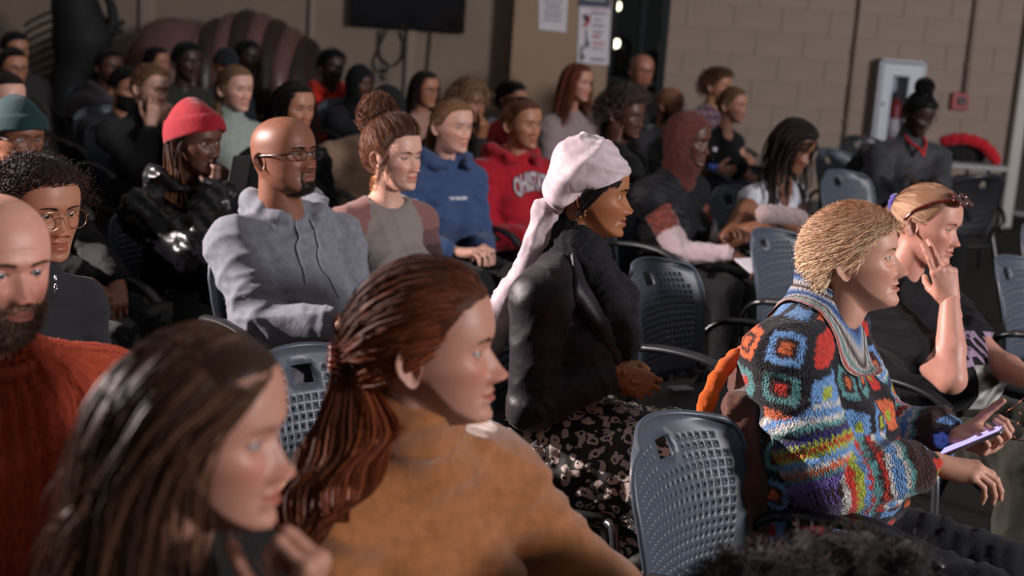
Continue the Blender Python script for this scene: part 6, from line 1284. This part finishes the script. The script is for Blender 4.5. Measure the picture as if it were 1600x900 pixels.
crowd('person in black mostly hidden behind the teal beanie', 8, 155, 84, BLACK, 'person hidden behind the teal beanie', skin=FAIR, hair=BH_((28, 20, 18), (44, 32, 28)), by=44)
crowd('person in dark slate hoodie beside the black figure', 171, 104, 56, cloth('slate_hoodie', (62, 58, 62)), 'person in dark slate hoodie', sex='m', skin=DBR, hair=SH((16, 13, 12), L=.010, thick=.005), hood=True, by=42, fp=dict(beard='stubble', nosew=1.2), d=9.6)
c = crowd('person wearing a black face mask and charcoal sweater', 198, 138, 64, CHAR, 'person in black face mask', sex='m', skin=TAN, hair=SH((16, 13, 13), L=.03), by=36, h=(46, 8, 0), lean=.06)
hd = c.hd; m_ = (hd['Z'] < -.022 + .0 * hd['Z']) & (hd['Z'] > -.118) & (np.abs(np.degrees(hd['phi'])) < 72); Vm = hd['V'] + unit(hd['V'] - ELC) * .006; Vm[..., 1] = np.minimum(Vm[..., 1], Vm[..., 1]); Fm = grid_faces(hd['nr'], hd['nc'], True)[:, ::-1]; Fm = Fm[m_.ravel()[Fm].all(1)]; us = np.unique(Fm); mp = np.full(hd['V'].size // 3, -1); mp[us] = np.arange(len(us)); part(c, 'face_mask', hw(c, Vm.reshape(-1, 3)[us]), mp[Fm], BLACK); geo_part(c, 'ear_loop', Geo().tube(hw(c, spline([(-.070, -.03, -.03), (-.082, .0, -.01), (-.082, .02, .0)], 8)), .0015, 5), plain('ear_elastic', (170, 130, 80), .7))
crowd('person in dark top resting face on both hands', 236, 137, 70, cloth('dark_green_black', (36, 38, 38)), 'person resting face on both hands', sex='m', skin=FAIR, hair=SH((96, 66, 46), (150, 112, 84), L=.03, rec=.006), by=44, h=(54, 6, 4), turtle=.02, arms={-1: dict(sp='h', t=(-.045, -.09, -.185), pole=(-.4, -.2, -1), f=(.1, .0, 1), n=(.5, .8, 0), pose='relax'), 1: dict(sp='h', t=(.03, -.12, -.17), pole=(.4, 0, -1), f=(-.1, 0, 1), n=(-.3, .8, 0), pose='fist')}, lean=.1)
crowd('person in black half hidden before the dome of the brown tunnel', 246, 97, 52, BLACK, 'person in black before the tunnel dome', skin=TAN, hair=LHr((20, 16, 16), L=.22), by=50, d=10.6)
crowd('person in dark olive jacket before the brown tunnel', 292, 96, 56, cloth('dark_olive', (42, 43, 38)), 'person in dark olive jacket', sex='m', skin=DRK, hair=SH((10, 9, 9), L=.012), by=44, fp=dict(nosew=1.3, lips=1.3), d=8.7)
c = crowd('person in navy cap at the back, looking away', 353, 104, 54, cloth('navy_cloth', (30, 32, 44)), 'person in navy cap', sex='m', skin=TAN, by=44, h=(30, 6, 0), d=9.6)
def capshell(c, mat, name='cap', peak=True, label=None):
    o = shell(c, mat, name, lambda a: np.interp(a, [0, 60, 110, 180], [.045, .035, .015, .0]), rad=(.088, .114, .120), nc=48, nr=14)
    if peak:
        u = np.linspace(-1, 1, 15)[None]; v = np.linspace(0, 1, 6)[:, None]; X = u * (.072 - .012 * v); Y = -.075 - .02 * (1 - u ** 2) - v * (.065 * (1 - u ** 2) ** .5 + .0); Z = .045 - .012 * v - .012 * u ** 2; V = np.stack([X + 0 * v, Y, Z + 0 * Y], -1).reshape(-1, 3); part(c, 'peak', hw(c, np.vstack([V, V - [0, 0, .004]])), [grid_faces(6, 15), grid_faces(6, 15)[:, ::-1] + 90], mat, o)
capshell(c, cloth('navy_cap', (24, 26, 40)))
crowd('person in black with glasses before the ribs of the brown tunnel', 388, 88, 52, BLACK, 'person in black with glasses before the tunnel ribs', sex='m', skin=DRK, hair=SH((10, 9, 9), L=.014), specs=BKF, by=40, d=10.7)
crowd('person in pale mint high-necked jacket', 368, 138, 70, cloth('mint_canvas', (148, 156, 148), fold=8), 'person in pale mint jacket', skin=FAIR, hair=BH_((104, 78, 56), (170, 136, 104), bun=(-.05, .09, -.03), pony=.18, curl=.003), by=40, h=(48, 2, 0), turtle=.03, iris='green')
crowd('person in black sitting directly behind the light grey hoodie', 460, 168, 80, BLACK, 'person in black behind the light grey hoodie', skin=TAN, hair=LHr((20, 15, 15), (34, 26, 25), L=.30, part_x=.02, n=1400), by=42, h=(46, 2, 0), fp=dict(wid=1.03, nosew=1.15))
crowd('person in bright orange-red hooded sweatshirt near the brown tunnel', 519, 104, 48, cloth('orange_red_fleece', (196, 44, 26)), 'person in orange-red sweatshirt', sex='m', skin=DRK, hair=SH((10, 8, 8), L=.03, comb=(0, .2, 1), up=1), by=36, hood=True, fp=dict(nosew=1.2), d=10.0)
c = crowd('person in black hood and dark jacket under the television cables', 563, 130, 54, cloth('black_jacket', (26, 27, 31)), 'person in black hood', skin=DBR, by=40, d=9.8); wrap_hood(c, BLACK, 'worn_hood', off=.022, face=(.06, .08, .085), fc=(0, -.1, -.03))
c = crowd('person in dark cap bending forward in beige jacket', 603, 172, 72, cloth('beige_canvas', (150, 124, 104), fold=10, fb=.5), 'person in beige jacket', sex='m', skin=BRN, by=40, h=(46, 26, 0), sw=.24, nk=(-.02, .03, .0), tr=cloth('rust_trousers', (110, 50, 32)), hood=False, loose=.035, fat=.03); capshell(c, cloth('black_cap', (22, 22, 24)))
crowd('person in dusty pink cardigan with glasses', 664, 139, 53, cloth('dusty_pink_knit', (156, 120, 106)), 'person in dusty pink cardigan', skin=TAN, hair=LHr((34, 24, 22), L=.2), specs=BKF, by=40, d=8.8)
crowd('person in dark brown knit resting chin on a pointing hand', 732, 160, 68, cloth('dark_brown_knit', (40, 34, 32)), 'person in dark brown knit', skin=MBR, hair=CC((96, 70, 50), (164, 130, 98), L=.12, curl=.008, cf=120, up=.15, gw=1.2, comb=(0, .3, -.5), n=1500), by=44, arms={-1: dict(sp='h', t=(.02, -.10, -.18), pole=(-.3, -.2, -1), f=(-.2, -.3, 1), n=(0, .9, .3), pose='point')}, lean=.08)
crowd('person in crimson knit top behind the red lettered hoodie', 800, 156, 54, cloth('crimson_knit', (140, 22, 30)), 'person in crimson knit', skin=TAN, hair=SH((14, 12, 12), L=.04), by=50, sw=.19)
crowd('person in pale mauve shirt before the pilaster with notices', 902, 128, 58, cloth('mauve_cotton', (136, 120, 122), fold=8), 'person in pale mauve shirt', skin=FAIR2, hair=LHr((80, 40, 30), (130, 70, 50), L=.30, part_x=.0, n=900, back=.1), by=44, h=(52, 4, 0), nk=(0, .0, -.03))
crowd('person in black v-neck and glasses, one hand at the neck', 978, 180, 72, BLACK, 'person in black v-neck', skin=DBR, hair=CC((44, 32, 30), (96, 76, 72), L=.085, curl=.006, cf=300, up=1.2, gw=0, comb=(0, .5, .3), n=1500, thick=.045, bump=.004), specs=GDF, by=46, tr=cloth('pale_denim', (104, 120, 150)), arms={-1: dict(sp='h', t=(-.09, -.01, -.15), pole=(-.6, -.2, -.8), f=(.1, .1, 1), n=(.9, .2, .1), pose='relax')}, cut=lambda F, c: F.ell(c.N + c.B @ np.array([0, -.11, -.02]), np.array([.05, .09, .09]), .01, c.B, cut=True), fp=dict(nosew=1.25, lips=1.2))
crowd('person in black with glasses in front of the dark window', 1003, 110, 48, BLACK, 'person in black before the dark window', sex='m', skin=SK('ruddy', (168, 112, 92), hc=(60, 48, 42)), specs=BKF, by=20, h=(22, 2, 0), fp=dict(beard='goatee'), d=10.4)
crowd('person in dark grey top and glasses near the dark window', 1047, 164, 54, DGREY, 'person in dark grey top', sex='m', skin=BRN, fp=dict(beard='full', nosew=1.2), specs=GDF, by=50, h=(60, 2, 0))
def plaid(c, V, N, t, sd):
    L = (V - c.N) @ c.B; a = np.sin(L[:, 0] * 105) > .2; b = np.sin(L[:, 2] * 105) > .2; C = np.tile(lin((132, 104, 112)), (len(V), 1)); C[a ^ b] = lin((92, 70, 82)); C[a & b] = lin((58, 46, 58)); return C
c = person('person in mauve plaid shirt against the block wall', 1122, 134, 50, by=50, h=(54, 2, 0), sex='m', skin=TAN, lod=2, sw=.2, fat=.03); garment(c, 'plaid_shirt', vcol_cloth('plaid_cotton', vor=False), loose=.02, colfn=plaid, vox=.011); trs(c); curly_cloud(c, (70, 46, 34), (120, 80, 58), L=.06, up=.7); chair_for(c, 50, 'under the person in plaid shirt')
crowd('person in black sleeveless top holding a water bottle', 1145, 164, 54, BLACK, 'person in black sleeveless top', skin=FAIR2, hair=BH_((92, 66, 48), (150, 116, 88)), by=46, h=(54, 2, 0), sleeve=0, loose=.008, armr=1.1, cut=lambda F, c: F.ell(c.N + c.B @ np.array([0, -.10, -.0]), np.array([.08, .09, .06]), .01, c.B, cut=True), tr=cloth('mid_denim', (46, 56, 82)), arms={-1: dict(sp='px', t=(1117, 268, -.12), pose='grip', f=(.3, -.8, .1), n=(.9, .2, 0))})
c = crowd('person in dark jacket with red lanyard and glasses, looking down', 1436, 178, 62, cloth('graphite_jacket', (52, 52, 58), rough=.6), 'person with red lanyard', skin=DRK, hair=BH_((12, 11, 11), (20, 18, 18), bun=(0, .0, .155), rad=.062, thick=.012), specs=GDF, by=14, h=(28, 20, 0), turtle=.02, arms={-1: dict(sp='px', t=(1428, 283, -.25), f=(.4, -.6, -.4)), 1: dict(sp='px', t=(1462, 285, -.25), f=(-.4, -.6, -.4))}, fp=dict(nosew=1.3, lips=1.3, eye=.5), sw=.19, fat=.03)
geo_part(c, 'lanyard', Geo().tube(spline([c.N + c.B @ np.array(v) for v in ((-.06, -.02, .05), (-.045, -.085, .01), (-.012, -.135, -.02), (.0, -.155, -.05), (.012, -.135, -.02), (.045, -.085, .01), (.06, -.02, .05))], 30), .008, 6), plain('red_ribbon', (186, 26, 28), .7)); 
wg = at(1589, 664, 3.75); G = Geo(); a = np.linspace(0, 2 * np.pi, 24, endpoint=False)
eg = empty('reading_glasses', wg, 'thin copper wire glasses held low beside the black printed tee', 'glasses'); CW = plain('copper_wire', (150, 92, 74), .3, 1)
for q in (1, -1): Geo().tube(np.stack([.026 * q + .022 * np.cos(a), 0 * a, .018 * np.sin(a)], -1) @ rotx(.5).T @ roty(1.1).T, .0015, 6, True).build('rim', CW, eg, smooth=True); Geo().tube(np.array([(.048 * q, 0, 0), (.05 * q, .06, .03), (.05 * q, .12, .03)]) @ rotx(.5).T @ roty(1.1).T, .0014, 6).build('temple_arm', CW, eg, smooth=True)
Geo().tube(np.array([(-.005, 0, .004), (0, -.002, .007), (.005, 0, .004)]) @ rotx(.5).T @ roty(1.1).T, .0015, 6).build('bridge', CW, eg, smooth=True)
# ---------------------------------------------------------------- empty chairs
def chair_px(px, py, yaw, label, zt=.872, **k):
    """(px,py): top middle of the backrest"""
    p = at_z(px, py, zt); q = p + rotz(R(yaw)) @ np.array([0, -.285, 0]); return chair(q[0], q[1], yaw, label, **k)
chair_px(1018, 656, 54, 'empty perforated grey chair in front of the leopard print skirt, nothing on it')
e2_ = chair_px(1002, 409, 54, 'empty perforated grey chair between the turban and the crochet cardigan, paper label on its seat')
chair_px(462, 545, 40, 'empty perforated grey chair in front of the person in light grey hoodie')
chair_px(1184, 361, 54, 'empty perforated grey chair behind the crochet cardigan, beside the white tank top')
chair_px(1562, 404, 50, 'empty perforated grey chair behind the person with pushed up sunglasses')
chair_px(1606, 352, 44, 'empty perforated grey chair at the wall side, behind the printed tee')
chair_px(1302, 268, 40, 'empty perforated grey chair in front of the person with red lanyard')
chair_px(1336, 214, 30, 'empty black chair beside the table and cabinet', dark=True)
chair_px(1545, 275, 205, 'empty black chair turned away in front of the folding table', dark=True)
kc = chair_px(1288, 236, 44, 'perforated grey chair holding the black backpack'); kb = np.array(kc.location) + [0, 0, .455]; F_ = Field((-.3, -.3, -.02), (.3, .3, .6), .014); F_.ell((0, 0, .21), (.17, .12, .24), .03, rotz(R(44))).ell(rotz(R(44)) @ np.array([0, -.10, .13]), (.13, .06, .12), .02, rotz(R(44))).plane((0, 0, 0), (0, 0, -1)); V, Q = F_.mesh(1); be = empty('backpack', kb, 'black backpack standing on a chair by the block wall', 'backpack'); link('bag_body', mesh_data('bag_body', folds(V, vnormals(V, Q), .012, .1, 2), Q, cloth('backpack_nylon', (20, 20, 22), fold=14)), be); Geo().tube(spline([(-.03, 0, .43), (-.02, 0, .48), (.02, 0, .48), (.03, 0, .43)], 8), .008, 6).build('carry_loop', BLKM, be, smooth=True)
# seat label
b = np.array(e2_.location); p = at_z(1064, 606, .472); G = Geo().box((0, 0, 0), (.075, .05, .0015), rot=rotz(R(25))); t = tag(G.build('seat_label', plain('label_grey', (150, 148, 150), .6, var=.5, vs=90), None, (p[0], p[1], .4725)), 'small printed paper label lying on the empty black seat', 'label')
# folding table with bag
TP = plain('grey_tabletop', (150, 152, 150), .5, var=.04, vs=20); p0 = at_z(1480, 268, .74); p1 = at_z(1572, 250, .74); tc_ = at_z(1452, 250, .74); e = empty('folding_table', (tc_[0] - .1, tc_[1] + .15, 0), 'pale grey folding table behind the person with red lanyard', 'table')
Geo().box((0, 0, .725), (1.25, .62, .035), bev=.008).build('tabletop', TP, e)
for x in (-.5, .5):
    for y in (-.24, .24): Geo().tube([(x, y, .71), (x * 1.04, y * 1.05, .005)], .014, 8).build('leg', STEEL, e, smooth=True)
te = np.array(e.location)
F_ = Field((-.3, -.2, -.02), (.3, .2, .3), .012); F_.ell((-.05, 0, .06), (.17, .10, .075), .03).ell((.05, .02, .09), (.12, .08, .08), .03).plane((0, 0, .0), (0, 0, -1)); V, Q = F_.mesh(1); V = folds(V, vnormals(V, Q), .012, .09, 2); be = empty('sports_bag', te + [.40, -.06, .743], 'red and black fabric bag lying on the folding table', 'bag'); link('bag_body', mesh_data('bag_body', V, Q, cloth('black_bag', (24, 22, 24), fold=12)), be)
F_ = Field((-.3, -.25, -.02), (.3, .2, .35), .012); F_.path(spline([(-.20, -.06, .14), (-.08, -.10, .165), (.06, -.12, .13), (.16, -.12, .03)], 7), .04, .02); V, Q = F_.mesh(1); link('red_flap', mesh_data('red_flap', folds(V, vnormals(V, Q), .004, .08, 5), Q, cloth('red_nylon', (176, 20, 36), fold=16)), be)
F_ = Field((-.2, -.2, -.02), (.2, .2, .2), .012); F_.ell((0, 0, .05), (.09, .07, .06), .03).plane((0, 0, 0), (0, 0, -1)); V, Q = F_.mesh(1); tag(link('baseball_cap', mesh_data('baseball_cap', V, Q, cloth('dark_cap_cloth', (30, 24, 24), fold=20)), loc=te + [.585 - .06, .12, .742]), 'small black cap at the end of the folding table', 'cap')
# water bottle
p = at(1114, 258, 8.95); bt = empty('water_bottle', (p[0], p[1], p[2] - .1), 'clear plastic water bottle with blue label beside the black sleeveless top', 'bottle')
Geo().lathe([(.001, 0), (.03, 0), (.032, .01), (.030, .05), (.032, .09), (.032, .13), (.028, .155), (.013, .18), (.012, .195)], n=16).build('bottle_body', glass('bottle_plastic', (.8, .86, .95, 1), 1.4), bt, smooth=True); Geo().lathe([(.0328, .06), (.0332, .06), (.0332, .11), (.0328, .11)], n=16).build('label_band', plain('blue_label', (60, 90, 170), .5), bt, smooth=True); Geo().lathe([(.0145, .192), (.0145, .212), (.001, .213)], n=12).build('cap', PAP, bt, smooth=True)
# dark fur coat thrown over a chair near the lens
q = at(1270, 935, 2.05); F_ = Field((-.5, -.4, -.75), (.5, .4, .25), .018)
Pc = [at(1040, 1030, 2.0), at(1150, 960, 2.05), at(1270, 940, 2.1), at(1390, 955, 2.1), at(1500, 1020, 2.1)]
for i in range(4): F_.cone(Pc[i] - q, Pc[i + 1] - q, .075, .075, .05)
for P_ in Pc: F_.cone(P_ - q, P_ - q - np.array([0, 0, .45]), .075, .12, .06)
V, Q = F_.mesh(1); N_ = vnormals(V, Q); V = folds(V, N_, .02, .12, 7); N_ = vnormals(V, Q); FURC = cloth('fur_base', (28, 21, 21), fold=14, fb=.6)
fe = tag(link('fur_coat', mesh_data('fur_coat', V, Q, FURC), loc=q), 'dark brown fluffy coat heaped over a chair back in the foreground', 'coat'); rg_ = np.random.default_rng(8); tm = np.flatnonzero(V[:, 2] > -.12); ii = rg_.choice(tm, 9000); K_ = 4
d_ = unit(N_[ii] + rg_.normal(size=(9000, 3)) * .5); PF = (V[ii] + rg_.normal(size=(9000, 3)) * .006)[:, None] + d_[:, None] * (np.linspace(0, 1, K_)[None, :, None] * (.013 * rg_.uniform(.5, 1.2, 9000))[:, None, None]); Vr, Fr_ = ribbons(PF, taper(9000, K_, .0011, .3), 3); fur = link('fur', mesh_data('fur', Vr, Fr_, hair_mat('hair_r50', .5), True, {'Col': np.tile(lin((48, 36, 36)), (len(Vr), 1))}), fe); fur['kind'] = 'stuff'
cp = q.copy(); chair(cp[0] + .05, cp[1] - .28, 66, 'perforated grey chair buried under the dark fluffy coat')
